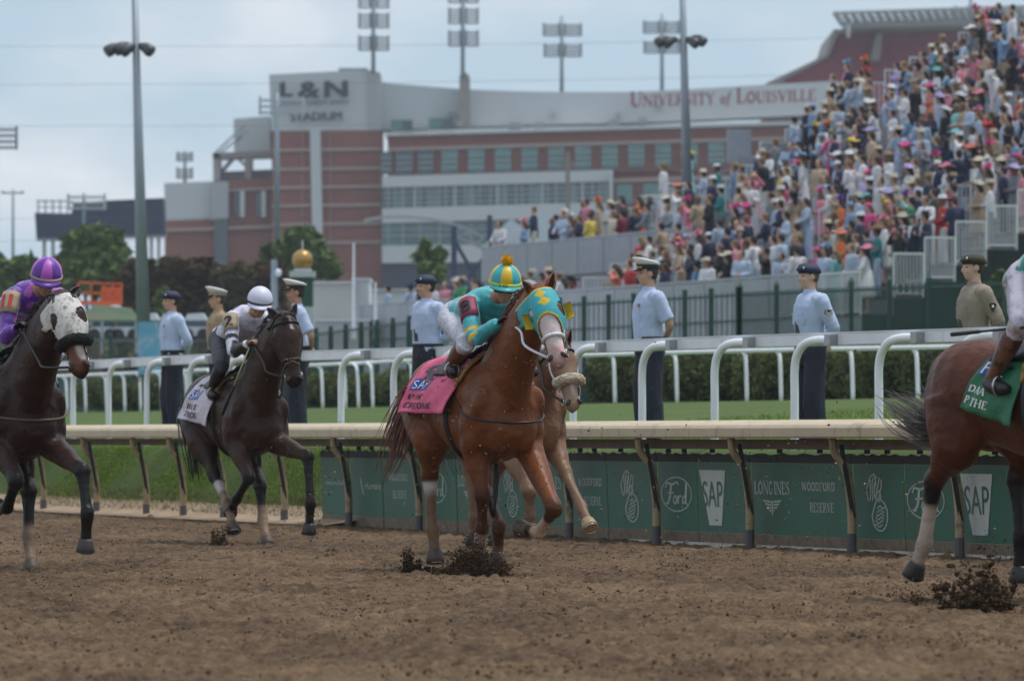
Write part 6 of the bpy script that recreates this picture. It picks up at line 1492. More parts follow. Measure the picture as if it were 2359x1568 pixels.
make_horse(h2, pl2, mz2, L2, (.036, .016, .009), (.012, .008, .007), [(f2(.105, -.0), f2(.14, .012), .015, (.6, .55, .5), .01), (tuple(L2['hr'][1].lerp(L2['hr'][2], .45)), tuple(L2['hr'][3]), .085, (.24, .15, .10), .03), (tuple(L2['hr'][1].lerp(L2['hr'][2], .35)), tuple(L2['hr'][1].lerp(L2['hr'][2], .5)), .06, (.5, .45, .42), .02), (tuple(L2['hl'][1].lerp(L2['hl'][2], .85)), tuple(L2['hl'][3]), .085, (.25, .16, .11), .03)], ears=(-.55, .60), head_roll=18, hooves={'hr': M_hoof, 'hl': M_hoof}, vox=.018)
bridle(h2, M_leather, .40)
wrap_strap(h2, 'cross_noseband', [(h2.hq(.36+.12*i/8, -.12+.24*i/8, .3), -h2.n) for i in range(9)], .009, M_leatherb); wrap_strap(h2, 'cross_noseband', [(h2.hq(.36+.12*i/8, .12-.24*i/8, .3), -h2.n) for i in range(9)], .009, M_leatherb)
mane(h2, (.012, .010, .010), 90, -1, .13); girth(h2, M_leather, .14); saddle(h2, M_leather)
tail(h2, [(-.97, 0, 1.36), (-1.12, -.12, 1.24), I(436, 985, -.24), I(450, 1095, -.26)], (.010, .008, .009), 320, .065, .016)
ml_ = mat('lilac_towel', (.56, .52, .60), rough=.7, bump=(8, .8, .03), stains=(7, (.42, .30, .30), .45, .75)); fn, tw = towel(h2, ml_, -1, (-.42, -.60), (.14, .18), (1.17, 1.10))
patch(fn, tw, .14, .30, .32, .42, M_ink); patch(fn, tw, .08, .42, .48, .64, M_sapb); towel_text(fn, tw, -1, 'SAP', .11, .62, .28, .12, M_hatw, .009)
towel_text(fn, tw, -1, 'BAT', .10, .80, .4, .085, M_ink, .006, serif); towel_text(fn, tw, -1, 'TROU', .10, .94, .5, .095, M_ink, .006, serif)
mb = MB(); mb.tube([fn(.985, v)+v3((.012, -.004, 0)) for v in (.05, .2, .35, .5, .62)], [.010, .016, .02, .016, .008], n=8, sub=3); mb.build('saddle_pad_edge', rimy, h2.obj, smooth=True)
WS = (.60, .60, .72); BK = (.010, .010, .013)
def silk2f(V, j):
    c = np.tile(np.array(WS), (len(V), 1)); k_ = (np.abs(V[:, 1]) > .10) & (np.abs(V[:, 1]) < .20) & (V[:, 0] < j.che.x+.05) & (V[:, 2] > j.che.z-.05); c[k_] = BK; return c
jockey(h2, 'jockey in black and white silks with number 2 armband and white cap', .60, 2.28, WS, silk2f, mat('breeches_black', (.02, .02, .03), rough=.6), [(.62, .62, .74)], sleeve=[('s', 'e', .55, .68, BK), ('e', 'w', .12, 1.1, BK)], armband=mat('tan_band'), armtxt=('2', M_ink, .075, True), bandcol=M_blk, skin=M_skin[1], hands=((.80, .08, 1.80), (.82, -.14, 1.88)), glove=M_skin[1], cuff=M_hatw, tilt=.30, rim=mat('white_rim', (.6, .6, .72), rough=.4), seat=(-.24, 1.93))
reins(h2, M_leather, (v3((.80, .08, 1.78)), v3((.82, -.14, 1.85))), drop=-.02)
wh = MB(); A_ = v3((.80, -.17, 1.82)); B_ = I(512, 955, -.36); wh.tube([A_+(A_-B_)*.05, A_.lerp(B_, .55), A_.lerp(B_, .6), B_], [.007, .005, .014, .016], n=8)
o = wh.build('whip', M_leather, None, smooth=True); o.location = h2.O; o.rotation_euler = (0, 0, h2.rz); tag(o, 'long riding whip held by the number 2 jockey across the lilac towel', 'whip')
for t_ in (0,): 
    m2 = MB(); m2.tube([A_.lerp(B_, .0), A_.lerp(B_, .56)], .0085, n=8); m2.build('whip_shaft', mat('cream_shaft', (.5, .45, .25), rough=.5), o, smooth=True)

# --- pale chestnut half hidden behind the leader
h5 = Horse('racehorse', 'pale dusty chestnut racehorse with cream fleece noseband, half hidden behind the leading chestnut', 1170, 51.5, 22)
I = h5.im
L5 = {'fr': [(.46, -.19, .93), I(1219, 1135, -.16), I(1226, 1188, -.15)+v3((-.05, 0, 0)), I(1230, 1216, -.15)+v3((-.08, 0, .0))],
      'fl': [(.52, .20, .94), I(1303, 1090, .20), I(1338, 1165, .20), I(1358, 1210, .20)],
      'hr': [(-.46, -.19, .96), I(1084, 1085, -.15), (-.40, -.15, .30), (-.42, -.15, .12)],
      'hl': [(-.55, .18, .96), (-.80, .16, .58), (-.72, .15, .30), (-.66, .15, .12)]}
pl5 = I(1290, 800, .02); mz5 = I(1322, 944, .05)
a5 = (mz5-pl5).normalized(); s5 = (Y3-a5*a5.y).normalized(); n5 = s5.cross(a5).normalized(); n5 = n5 if n5.x > 0 else -n5
f5 = lambda t, y=0, z=.08: tuple(pl5+a5*t+s5*y+n5*z)
make_horse(h5, pl5, mz5, L5, (.19, .095, .050), (.16, .092, .052), [(f5(.3), f5(.64, 0, 0), .10, (.27, .18, .12), .08), (f5(.2), f5(.45), .02, (.45, .36, .28), .02)], ears=(.5, .5), head_roll=8, hooves={'fl': mat('pale_hoof', (.33, .22, .12), rough=.5, var=(20, .3)), 'fr': M_hoof}, vox=.0175)
bridle(h5, M_leather, .385, white=M_wht, fleece=M_fleecew)
mane(h5, (.20, .12, .07), 80, -1, .12); girth(h5, M_leather, .14); saddle(h5, M_leather)
tail(h5, [(-.97, 0, 1.36), (-1.06, .0, 1.28), I(1030, 1040, -.1), I(1045, 1100, -.1)], (.030, .026, .026), 70, .09, .009)
jockey(h5, 'jockey in pale grey silks, mostly hidden behind the leading horse', .44, 2.20, (.45, .42, .45), lambda V, j: np.tile(np.array((.42, .38, .42)), (len(V), 1)), mat('breeches_white'), [(.22, .23, .23)], tilt=.3, seat=(-.30, 1.88))
reins(h5, M_leather, (v3((.80, .08, 1.75)), v3((.80, -.10, 1.75))), drop=0)

# --- bay at the right edge, seen from the quarter
h4 = Horse('racehorse', 'glossy bay racehorse with green saddle towel, leaving the frame at the right edge', 2412, 36.6, 36)
I = h4.im
L4 = {'fr': [(.50, -.20, .95), (.72, -.18, .66), (.62, -.18, .42), (.50, -.18, .36)],
      'fl': [(.52, .20, .94), (.95, .20, .80), (1.15, .19, .55), (1.25, .19, .45)],
      'hr': [(-.62, -.20, .93), I(2152, 1108, -.17), I(2130, 1252, -.16), I(2108, 1312, -.16)],
      'hl': [(-.40, .19, .94), I(2342, 1105, .16), I(2352, 1230, .14), I(2350, 1330, .14)]}
pl4 = v3((1.25, 0, 2.0)); mz4 = v3((1.68, 0, 1.55))
make_horse(h4, pl4, mz4, L4, (.085, .022, .009), (.010, .007, .007), [(tuple(L4['hr'][1].lerp(L4['hr'][2], .55)), tuple(L4['hr'][2].lerp(L4['hr'][3], .3)), .085, (.42, .33, .27), .03), (tuple(L4['hr'][0]), tuple(L4['hr'][1]), .02, (.1, .03, .02), .02)], vox=.015)
bridle(h4, M_leather, .40); mane(h4, (.012, .010, .010), 60); girth(h4, M_leather, .14); saddle(h4, M_leather, None)
tail(h4, [(-.97, 0, 1.36), I(2165, 985, -.02), I(2105, 958, -.06), I(2045, 918, -.10)], (.085, .072, .068), 420, .10, .009)
mg_ = mat('green_towel', (.012, .13, .055), rough=.6, bump=(8, .8, .03)); fn, tw = towel(h4, mg_, -1, (-.16, -.42), (.16, .10), (1.18, 1.06), nu=24)
patch(fn, tw, .10, .30, .18, .34, M_wht); patch(fn, tw, .06, .34, .45, .60, M_sapb); towel_text(fn, tw, -1, 'P', .10, .585, .16, .12, M_hatw, .009)
towel_text(fn, tw, -1, 'DAA', .05, .80, .38, .075, M_hatw, .006, serif); towel_text(fn, tw, -1, 'P THE', .04, .93, .48, .08, M_hatw, .006, serif)
mb = MB(); mb.tube([fn(.985, v)+v3((.012, -.004, 0)) for v in (.05, .2, .35, .5, .62)], [.014, .026, .034, .026, .012], n=8, sub=3); mb.build('saddle_pad_edge', mat('brass_rim', (.30, .16, .03), rough=.5), h4.obj, smooth=True)
t4 = jockey(h4, 'rider in white breeches and muddy brown boot, cropped by the right edge', .58, 2.38, TEAL, lambda V, j: np.tile(np.array((.02, .25, .22)), (len(V), 1)), mat('breeches_muddy', (.52, .50, .58), rough=.6, bump=(10, .6, .02), stains=(7, (.20, .11, .05), .52, .68)), [(.02, .25, .22)], boots=mat('muddy_boot', (.16, .065, .035), rough=.35, bump=(14, .6, .01), stains=(11, (.03, .02, .02), .5, .6)), seat=(-.12, 1.95), foot=tuple(I(2292, 896, -.33)), knee=tuple(I(2350, 742, -.31)))
reins(h4, M_leather, (v3((.78, .09, 1.78)), v3((.78, -.09, 1.78))), drop=0)
wh = MB(); A_ = I(2420, 748, -.30); B_ = I(2192, 770, -.45); wh.tube([A_, A_.lerp(B_, .7), B_.lerp(A_, .28), B_], [.008, .008, .012, .014], n=8); o = wh.build('whip', M_leather, None, smooth=True); o.location = h4.O; o.rotation_euler = (0, 0, h4.rz); tag(o, 'dark riding whip lying across the bay rump at the right edge', 'whip')
# thigh lettering on the breeches
j = h4.jj; kn, hi = j.knR, j.hiR; d_ = (hi-kn).normalized(); mb = MB(); decal(mb, sans('FAIRBURY'), lambda x, y: kn.lerp(hi, .2)+d_*x+v3((-.02, -.115, 0))+d_.cross(Y3)*-(y-.03), 0, 0, w=.34, h=.05); mb.build('lettering', M_ink, t4)

# ------------------------------------------------------------------ dirt thrown up by the hooves
def spray(lbl, x, y, d, n, rx, ry, rd, sz, seed=1, dark=.5, big=0, lean=0):
    """fountain of clods: dense at the foot, ragged plumes above"""
    rr = np.random.RandomState(seed); c = P(x, y, d); k = d/FP
    X_ = []; Y_ = []; Z_ = []; nj = max(6, n//130)
    for j in range(nj):
        cx_ = rr.normal(0, .42); top = rr.rand()**1.2*(1.15-min(1, abs(cx_))*.8); m_ = n//nj; t = rr.rand(m_)**1.35
        X_.append((cx_+(rr.normal(0, .16)+lean)*t+rr.normal(0, .05+.10*t, m_))*rx*k); Z_.append(t*top*ry*k+rr.normal(0, .012, m_)); Y_.append(rr.normal(0, rd, m_)*(.5+t))
    X_, Y_, Z_ = map(np.concatenate, (X_, Y_, Z_)); n = len(X_); s_ = sz*(.2+rr.rand(n)**3*1.1+(rr.rand(n) > .97)*big)
    lumps('flying_dirt', np.stack([X_+c.x, Y_+c.y, np.maximum(.004, Z_+c.z)], -1), s_, M_dirt, np.array((.115, .068, .036))[None]*rr.uniform(.35, 1.2, (n, 1))*dark*1.6, label=lbl)
spray('dark burst of dirt round the planted forefoot of the leading chestnut', 1095, 1322, 44.0, 14000, 80, 100, .12, .0058, 1, .38, 1.2)
spray('low dark mound of churned dirt under the leading chestnut', 1092, 1328, 43.8, 10000, 74, 38, .12, .0060, 2, .27, 1.2)
spray('small dark dirt splash left of the chestnut hind hoof', 950, 1316, 44.5, 1600, 44, 70, .1, .0085, 3, .38, 1.2)
spray('ragged spray of clods at the lower right behind the bay horse', 2262, 1405, 35.0, 4200, 88, 165, .15, .0080, 4, .34, 2.0)
spray('loose dirt fan left of the lower right spray', 2085, 1385, 35.5, 700, 120, 70, .2, .0055, 5, .5, 1.0)
spray('dirt splash behind the dark brown horse', 515, 1256, 56, 1300, 46, 46, .2, .0085, 6, .40, 1.2)
spray('dirt splash right of the dark brown horse', 752, 1300, 50, 600, 24, 60, .1, .0075, 7, .42, 1.0)
rr = np.random.RandomState(8); n = 2500
xs = np.concatenate([rr.normal(720, 50, 700), rr.normal(1190, 150, 900), rr.normal(1830, 190, 700), rr.uniform(100, 2300, 180)]); ys = np.concatenate([rr.uniform(1000, 1240, 700), rr.uniform(820, 1250, 900), rr.uniform(1000, 1330, 700), rr.uniform(760, 1250, 180)])
ds = np.concatenate([rr.uniform(54, 57, 700), rr.uniform(42.5, 44, 900), rr.uniform(40, 47, 700), rr.uniform(40, 55, 180)])
pts = np.array([tuple(P(a, b, c)) for a, b, c in zip(xs, ys, ds)]); n = len(pts)
cc = np.where(rr.rand(n, 1) < .35, np.array((.34, .24, .14))[None], np.array((.10, .062, .035))[None])*rr.uniform(.5, 1.2, (n, 1))
lumps('airborne_specks', pts, .0022+.007*rr.rand(n)**5, M_dirt, cc, label='specks of dirt hanging in the air among the horses')
# ------------------------------------------------------------------ grandstand: rows run along SA (away, to the left), climb along SB
SO = Vector((8.6, 149, 0)); SA = Vector((-.31, .951, 0)); SB = Vector((.951, .31, 0)); TR, RI, Z0 = .82, .40, 4.0
def st(a, b, z): q = SO+SA*a+SB*b; q.z = z; return q
stand = thing('grandstand', 'temporary metal grandstand with grey front panels and white railings, packed with spectators', 'grandstand', st(10, 3, 1.6))
NR = 23
def a_lim(r): return (-.55, 23.0) if r < 5 else (-.55, 42.0 if r < 7 else (34.0 if r < 9 else (31.0 if r < 12 else (33.0 if r < 15 else 35.2))))
for r in range(NR):
    a0, a1 = a_lim(r); m = MB(); z = Z0+RI*r; b = TR*r-.25
    m.add([st(a0, b, z-.05), st(a1, b, z-.05), st(a1, b+TR, z-.05), st(a0, b+TR, z-.05), st(a0, b, z), st(a1, b, z), st(a1, b+TR, z), st(a0, b+TR, z)], [(0, 1, 2, 3), (4, 5, 6, 7), (0, 1, 5, 4), (1, 2, 6, 5), (2, 3, 7, 6), (3, 0, 4, 7)])
    m.build('deck', M_deck, stand, world=True)
    m = MB(); m.prism([st(a0, b, z-RI), st(a1, b, z-RI), st(a1, b, z-.055), st(a0, b, z-.055)], SB*.02); m.build('riser', M_galv, stand, world=True)
    for a_ in ([6.5, 15, 29, 36] if r > 5 else [8, 16]):
        if (r*7+int(a_)) % 3 == 0: m = MB(); m.prism([st(a_, b+.45, z+.4), st(a_+2.6, b+.45, z+.4), st(a_+2.6, b+.75, z+.4), st(a_, b+.75, z+.4)], (0, 0, .04)); m.build('bench', M_deck, stand, world=True)
def railing(a0, b0, z0, a1, b1, z1, h=1.07, n=9, m=M_rail, nm='railing', back=None):
    A, B = st(a0, b0, z0), st(a1, b1, z1); mb = MB(); up = Vector((0, 0, 1))
    mb.bar(A+up*h, B+up*h, .05, .05); mb.bar(A+up*.10, B+up*.10, .04, .04)
    for q in (A, B): mb.bar(q, q+up*h, .05, .05)
    for i in range(1, n): q = A.lerp(B, i/n); mb.bar(q+up*.12, q+up*(h-.02), .026, .026)
    o = mb.build(nm, m, stand, world=True)
    if back: m2 = MB(); nn = (B-A).cross(up).normalized()*-.05; m2.prism([A+nn, B+nn, B+nn+up*(h-.06), A+nn+up*(h-.06)], nn*.3); m2.build('panel', back, stand, world=True)
    return o
for r in range(1, NR): railing(-.6, TR*r-.24, Z0+RI*r, -.6, TR*r+.54, Z0+RI*r, n=9)
# front of the lowest row: open white pickets near the end, grey panels beyond
for i in range(3): railing(-.6+1.25*i, -.3, Z0-.05, .6+1.25*i, -.3, Z0-.05, n=9)
i = 0; a = 3.2
while a < 42:
    b_ = min(a+2.4, 42); railing(a+.03, -.3, Z0, b_-.03, -.3, Z0, n=16, m=M_steel, back=M_galv)
    m = MB(); m.prism([st(a+.02, -.27, 2.55), st(b_-.02, -.27, 2.55), st(b_-.02, -.27, 3.97), st(a+.02, -.27, 3.97)], SB*.05); m.build('front_panel', M_galv, stand, world=True); a = b_
m = MB(); m.prism([st(-.55, -.22, 1.5), st(42, -.22, 1.5), st(42, -.22, 2.54), st(-.55, -.22, 2.54)], SB*.05); m.build('front_skirt', M_skirt, stand, world=True)
m = MB(); m.prism([st(-.55, -.22, 2.56), st(3.2, -.22, 2.56), st(3.2, -.22, 3.9), st(-.55, -.22, 3.9)], SB*.05); m.build('front_panel', M_galv, stand, world=True)
# walkway deck on the far part and the second fence above it
m = MB(); m.add([st(-.5, -.3, 3.95), st(42, -.3, 3.95), st(42, 3.8, 3.95), st(-.5, 3.8, 3.95)], [(0, 1, 2, 3)]); m.build('walkway', M_deck, stand, world=True)
a = 23.0; B2 = 3.85
while a < 42:
    b_ = min(a+2.4, 42); railing(a+.03, B2-.15, 5.83, b_-.03, B2-.15, 5.83, n=16, m=M_steel, back=M_galv)
    m = MB(); m.prism([st(a+.02, B2-.12, 3.97), st(b_-.02, B2-.12, 3.97), st(b_-.02, B2-.12, 5.81), st(a+.02, B2-.12, 5.81)], SB*.05); m.build('front_panel', M_galv, stand, world=True); a = b_
for r in range(0, 5): railing(23.05, TR*r-.24, Z0+RI*r, 23.05, TR*r+.54, Z0+RI*r, n=7)
railing(21.0, 3.2, 5.6, 23.0, 3.2, 5.6, n=12); railing(19.0, 4.3, 6.0, 21.0, 4.3, 6.0, n=12)
for r in range(5, NR): railing(a_lim(r)[1]+.05, TR*r-.24, Z0+RI*r, a_lim(r)[1]+.05, TR*r+.54, Z0+RI*r, n=5)
# end wall: dark green drape under the stepped railings
prof = [st(-.66, -.3, 1.5), st(-.66, -.3, 3.88)]
for r in range(NR): prof += [st(-.66, TR*r-.25, Z0+RI*r-.02), st(-.66, TR*r+TR-.25, Z0+RI*r-.02)]
prof += [st(-.66, TR*NR, 1.5)]
m = MB()
for r in range(NR): m.prism([st(-.66, TR*r-.25, 1.5), st(-.66, TR*(r+1)-.25, 1.5), st(-.66, TR*(r+1)-.25, Z0+RI*r-.02), st(-.66, TR*r-.25, Z0+RI*r-.02)], SA*.06)
m.build('end_drape', M_drape, stand, world=True)
m = MB()
for r in range(NR): 
    a0, a1 = a_lim(r); m.prism([st(a1, TR*r-.25, 1.5), st(a1, TR*(r+1)-.25, 1.5), st(a1, TR*(r+1)-.25, Z0+RI*r-.07), st(a1, TR*r-.25, Z0+RI*r-.07)], SA*-.04)
m.build('far_end_panel', M_galv, stand, world=True)
# aisle side panels and aisle railings seen between the people
def inv(x, y, hh=1.62):
    """image point of a head -> (a, row): nearest row whose a matches both"""
    best = None
    for r in range(NR):
        k = (x-CX)/FP; b = TR*r+.12
        a = (8.6+.951*b-k*(149+.31*b))/(.31+.951*k); d = 149+.951*a+.31*b; yy = HY-(Z0+RI*r+hh-1)*FP/d
        if best is None or abs(yy-y) < best[2]: best = (a, r, abs(yy-y))
    return best
for x, y, n_ in ((1996, 322, 2), (2246, 288, 2), (1722, 356, 3), (1700, 300, 1), (2330, 215, 2)):
    a, r, _ = inv(x, y, 1.07)
    for j in range(n_): m = MB(); m.prism([st(a, TR*(r+j)-.24, Z0+RI*(r+j)), st(a, TR*(r+j)+.56, Z0+RI*(r+j)), st(a, TR*(r+j)+.56, Z0+RI*(r+j)+1.05), st(a, TR*(r+j)-.24, Z0+RI*(r+j)+1.05)], SA*.05); m.build('aisle_panel', M_galv, stand, world=True)
for x, y, n_ in ((2222, 383, 3), (2199, 415, 3), (1916, 482, 2), (1725, 472, 2), (1692, 528, 2), (2350, 375, 2), (2090, 430, 1), (1500, 452, 2)):
    a, r, _ = inv(x, y, 1.07)
    for j in range(n_): railing(a, TR*(r+j)-.24, Z0+RI*(r+j), a, TR*(r+j)+.56, Z0+RI*(r+j), n=7)
# ------------------------------------------------------------------ spectators
M_cloth = mat('cloth', objcol=True, rough=.8, var=(6, .10), bump=(6, .6, .03)); M_hat = mat('hat_cloth', objcol=True, rough=.8)
TPL = []
def tpl(kind, arms):
    j = man_joints(arms=arms, lean=.06 if arms == 'lean' else 0); w_ = .92 if kind == 'w' else 1
    if kind == 'w':
        for n in 'LR': getattr(j, 'sh'+n).y *= .88
    mb = MB(); torso(mb, j, -.012, w_); q, f, s, u = head(mb, j.hd, X3, Z3, 1.05, False); mb.ell(q(.10, 0, -.02), (.016, .014, .022)); mb.tube([j.nek-Z3*.05, j.hd-Z3*.05], [.055, .052], n=8)
    for n, sg in (('L', 1), ('R', -1)):
        arm(mb, j, n, 0); leg(mb, j, n, -.012); mb.ell(getattr(j, 'wr'+n)+getattr(j, 'hd'+n).normalized()*.05, (.045, .045, .05)); mb.ell(getattr(j, 'an'+n)+v3((.06, 0, -.04)), (.13, .045, .045))
    body = organic(mb, .026, 1, 'person')
    mb = MB(); torso(mb, j, .016, w_)
    for n in 'LR': arm(mb, j, n, .018, .95 if kind == 'm' else (.95 if arms != 'lean' else .4), 1.0)
    if kind == 'm': spine_loft(mb, [(j.pel-Z3*.20, .19, .135), (j.pel-Z3*.1, .195, .14), (j.pel, .19, .14), (j.pel+Z3*.1, .175, .13), (j.pel+Z3*.14, .16, .12)])
    top = organic(mb, .026, 1, 'jacket')
    mb = MB()
    if kind == 'm':
        spine_loft(mb, [(j.pel-Z3*.16, .15, .11), (j.pel-Z3*.08, .18, .13), (j.pel, .178, .13), (j.pel+Z3*.06, .17, .126), (j.pel+Z3*.08, .16, .12)])
        for n in 'LR': leg(mb, j, n, .012, .98, .025)
    else:
        spine_loft(mb, [((.0, 0, .42), .16, .13), ((0, 0, .46), .26, .22), ((0, 0, .7), .225, .18), ((0, 0, .9), .20, .15), ((0, 0, 1.02), .175, .13), ((0, 0, 1.12), .14, .11), ((0, 0, 1.15), .10, .08)])
    bot = organic(mb, .026, 1, 'skirt' if kind == 'w' else 'trousers')
    mb = MB(); mb.ell(q(-.018, 0, .024), (.102, .088, .098)); mb.ell(q(-.05, 0, -.03), (.06, .075, .07))
    if kind == 'w': mb.tube([q(-.055, 0, .02), q(-.09, 0, -.10), q(-.11, 0, -.24)], [.075, .085, .05], n=10, sub=2)
    hair = mb.mesh('hair'); hair.polygons.foreach_set('use_smooth', [True]*len(hair.polygons))
    front = None
    if kind == 'm':
        mb = MB(); mb.loft([[v3((x_, y_, z_)), v3((x_, -y_, z_)), v3((x_+.012, -y_, z_)), v3((x_+.012, y_, z_))] for x_, y_, z_ in ((.088, .055, 1.49), (.128, .060, 1.42), (.160, .045, 1.30), (.168, .020, 1.16))]); front = mb.mesh('shirt_front')
    for me in (body,): me.materials.append(M_skin[0])
    for me in (top, bot, hair): me.materials.append(M_cloth)
    if front: front.materials.append(M_cloth)
    return dict(kind=kind, body=body, top=top, bot=bot, hair=hair, front=front, q=q)
for kd in 'mw':
    for ar in ('side', 'front', 'photo', 'one', 'lean'): TPL.append(tpl(kd, ar))
q = TPL[0]['q']
def hats():
    H = {}
    mb = MB(); C_ = q(-.01, 0, .055)
    mb.loft([ring(C_+Z3*z, X3, a, Y3, b, 16) for z, a, b in ((.0, .175, .155), (.012, .178, .158), (.018, .112, .098), (.06, .106, .092), (.105, .088, .075), (.100, .04, .03))]); H['panama hat'] = mb.mesh('hat')
    mb = MB(); mb.loft([[p+Z3*.03*math.sin(i*1.1) if k_ < 2 else p for i, p in enumerate(ring(C_+Z3*z, X3, a, Y3, b, 18))] for k_, (z, a, b) in enumerate(((.0, .27, .26), (.014, .27, .26), (.026, .12, .105), (.08, .11, .095), (.11, .07, .06)))]); H['wide-brimmed hat'] = mb.mesh('hat')
    mb = MB(); rr = random.Random(3); c = q(.01, .03, .13)
    for i in range(16):
        d = v3((rr.gauss(0, 1), rr.gauss(0, 1), abs(rr.gauss(0, .8)))).normalized(); e = c+d*rr.uniform(.10, .19); o_ = d.orthogonal().normalized()*.045; mb.tube([c, c.lerp(e, .5)+o_*.6, e], [.012, .05, .008], n=6, flat=.35)
    mb.ell(c, (.07, .07, .04)); H['feathered fascinator'] = mb.mesh('hat')
    mb = MB(); C_ = q(-.01, 0, .035); mb.loft([ring(C_+Z3*z, X3, a, Y3, b, 14) for z, a, b in ((.0, .104, .09), (.05, .102, .088), (.085, .07, .06), (.095, .02, .02))]); mb.prism([C_+v3((.08, -.06, 0)), C_+v3((.17, -.045, -.012)), C_+v3((.17, .045, -.012)), C_+v3((.08, .06, 0))], (0, 0, .012)); H['baseball cap'] = mb.mesh('hat')
    for k_, me in H.items(): me.materials.append(M_hat)
    return H
HT = hats()
CLR = {'pale blue': (.36, .44, .57), 'sky blue': (.17, .28, .44), 'navy': (.014, .022, .060), 'white': (.62, .62, .64), 'cream': (.52, .47, .36), 'beige': (.38, .29, .20), 'tan': (.28, .19, .11), 'pink': (.60, .20, .28), 'hot pink': (.55, .06, .20), 'grey': (.17, .19, .22), 'black': (.010, .010, .013), 'red': (.42, .03, .03), 'orange': (.60, .14, .03), 'teal': (.02, .18, .18), 'purple': (.13, .05, .30), 'lilac': (.42, .36, .60), 'yellow': (.60, .48, .08), 'coral': (.60, .18, .13), 'turquoise': (.18, .42, .42), 'green': (.03, .20, .08), 'brown': (.09, .05, .03), 'maroon': (.16, .02, .04), 'olive': (.07, .065, .035)}
TOPW = [('pale blue', 16), ('sky blue', 8), ('navy', 20), ('white', 26), ('cream', 7), ('beige', 8), ('tan', 4), ('pink', 7), ('hot pink', 3), ('grey', 9), ('black', 13), ('red', 2), ('orange', 1.5), ('teal', 2), ('purple', 2), ('lilac', 4), ('yellow', 1), ('coral', 2), ('turquoise', 2), ('green', 1), ('maroon', 1)]
HATC = {'panama hat': [('cream', 8), ('white', 4), ('tan', 3), ('beige', 3), ('navy', 1)], 'wide-brimmed hat': [('white', 5), ('pink', 3), ('hot pink', 3), ('cream', 3), ('black', 2), ('coral', 2), ('lilac', 1), ('turquoise', 1)], 'feathered fascinator': [('hot pink', 4), ('pink', 3), ('orange', 2), ('purple', 1), ('yellow', 1), ('red', 2), ('sky blue', 1), ('white', 2)], 'baseball cap': [('white', 3), ('navy', 3), ('red', 1), ('sky blue', 1)]}
HAIR = [(.015, .010, .008), (.05, .028, .015), (.16, .09, .04), (.18, .12, .06), (.03, .02, .015)]
rr = random.Random(42)
def wc(l): return rr.choices([a for a, _ in l], [b for _, b in l])[0]
PEO = []   # (a, b, z, row, sex, top, bottom, hat, hatcolour, pose, turn, scale, skin, hair, where)
def person(a, b, z, row, sex=None, top=None, bot=None, hat='?', hc=None, pose=None, turn=None, front=None, mark=0, note=None):
    sex = sex or ('m' if rr.random() < .64 else 'w'); top = top or wc(TOPW)
    if sex == 'm' and top in ('hot pink', 'coral', 'turquoise', 'purple', 'lilac', 'orange') and note is None: top = 'navy' if rr.random() < .5 else 'pale blue'
    bot = bot or (rr.choice(['navy', 'cream', 'beige', 'grey', 'white', 'black', 'pale blue']) if sex == 'm' else top)
    if hat == '?': hat = rr.choices([None, 'panama hat', 'baseball cap'], [60, 29, 11])[0] if sex == 'm' else rr.choices([None, 'wide-brimmed hat', 'feathered fascinator'], [42, 34, 24])[0]
    hc = hc or (wc(HATC[hat]) if hat else None); pose = pose if pose is not None else rr.choices([0, 1, 2, 3, 4], [26, 34, 8, 20, 12])[0]
    PEO.append(dict(a=a, b=b, z=z, row=row, sex=sex, top=top, bot=bot, hat=hat, hc=hc, pose=pose, turn=turn if turn is not None else rr.gauss(-5, 32), sc=rr.uniform(.93, 1.05)*(1 if sex == 'm' else .96), skin=rr.choices([0, 1, 2, 3], [40, 20, 12, 28])[0], hair=rr.choice(HAIR), front=front or (rr.choice(['white', 'white', 'pale blue', 'pink']) if sex == 'm' and top in ('navy', 'grey', 'beige', 'tan', 'sky blue', 'cream', 'maroon', 'olive') and rr.random() < .7 else None), mark=mark, note=note))
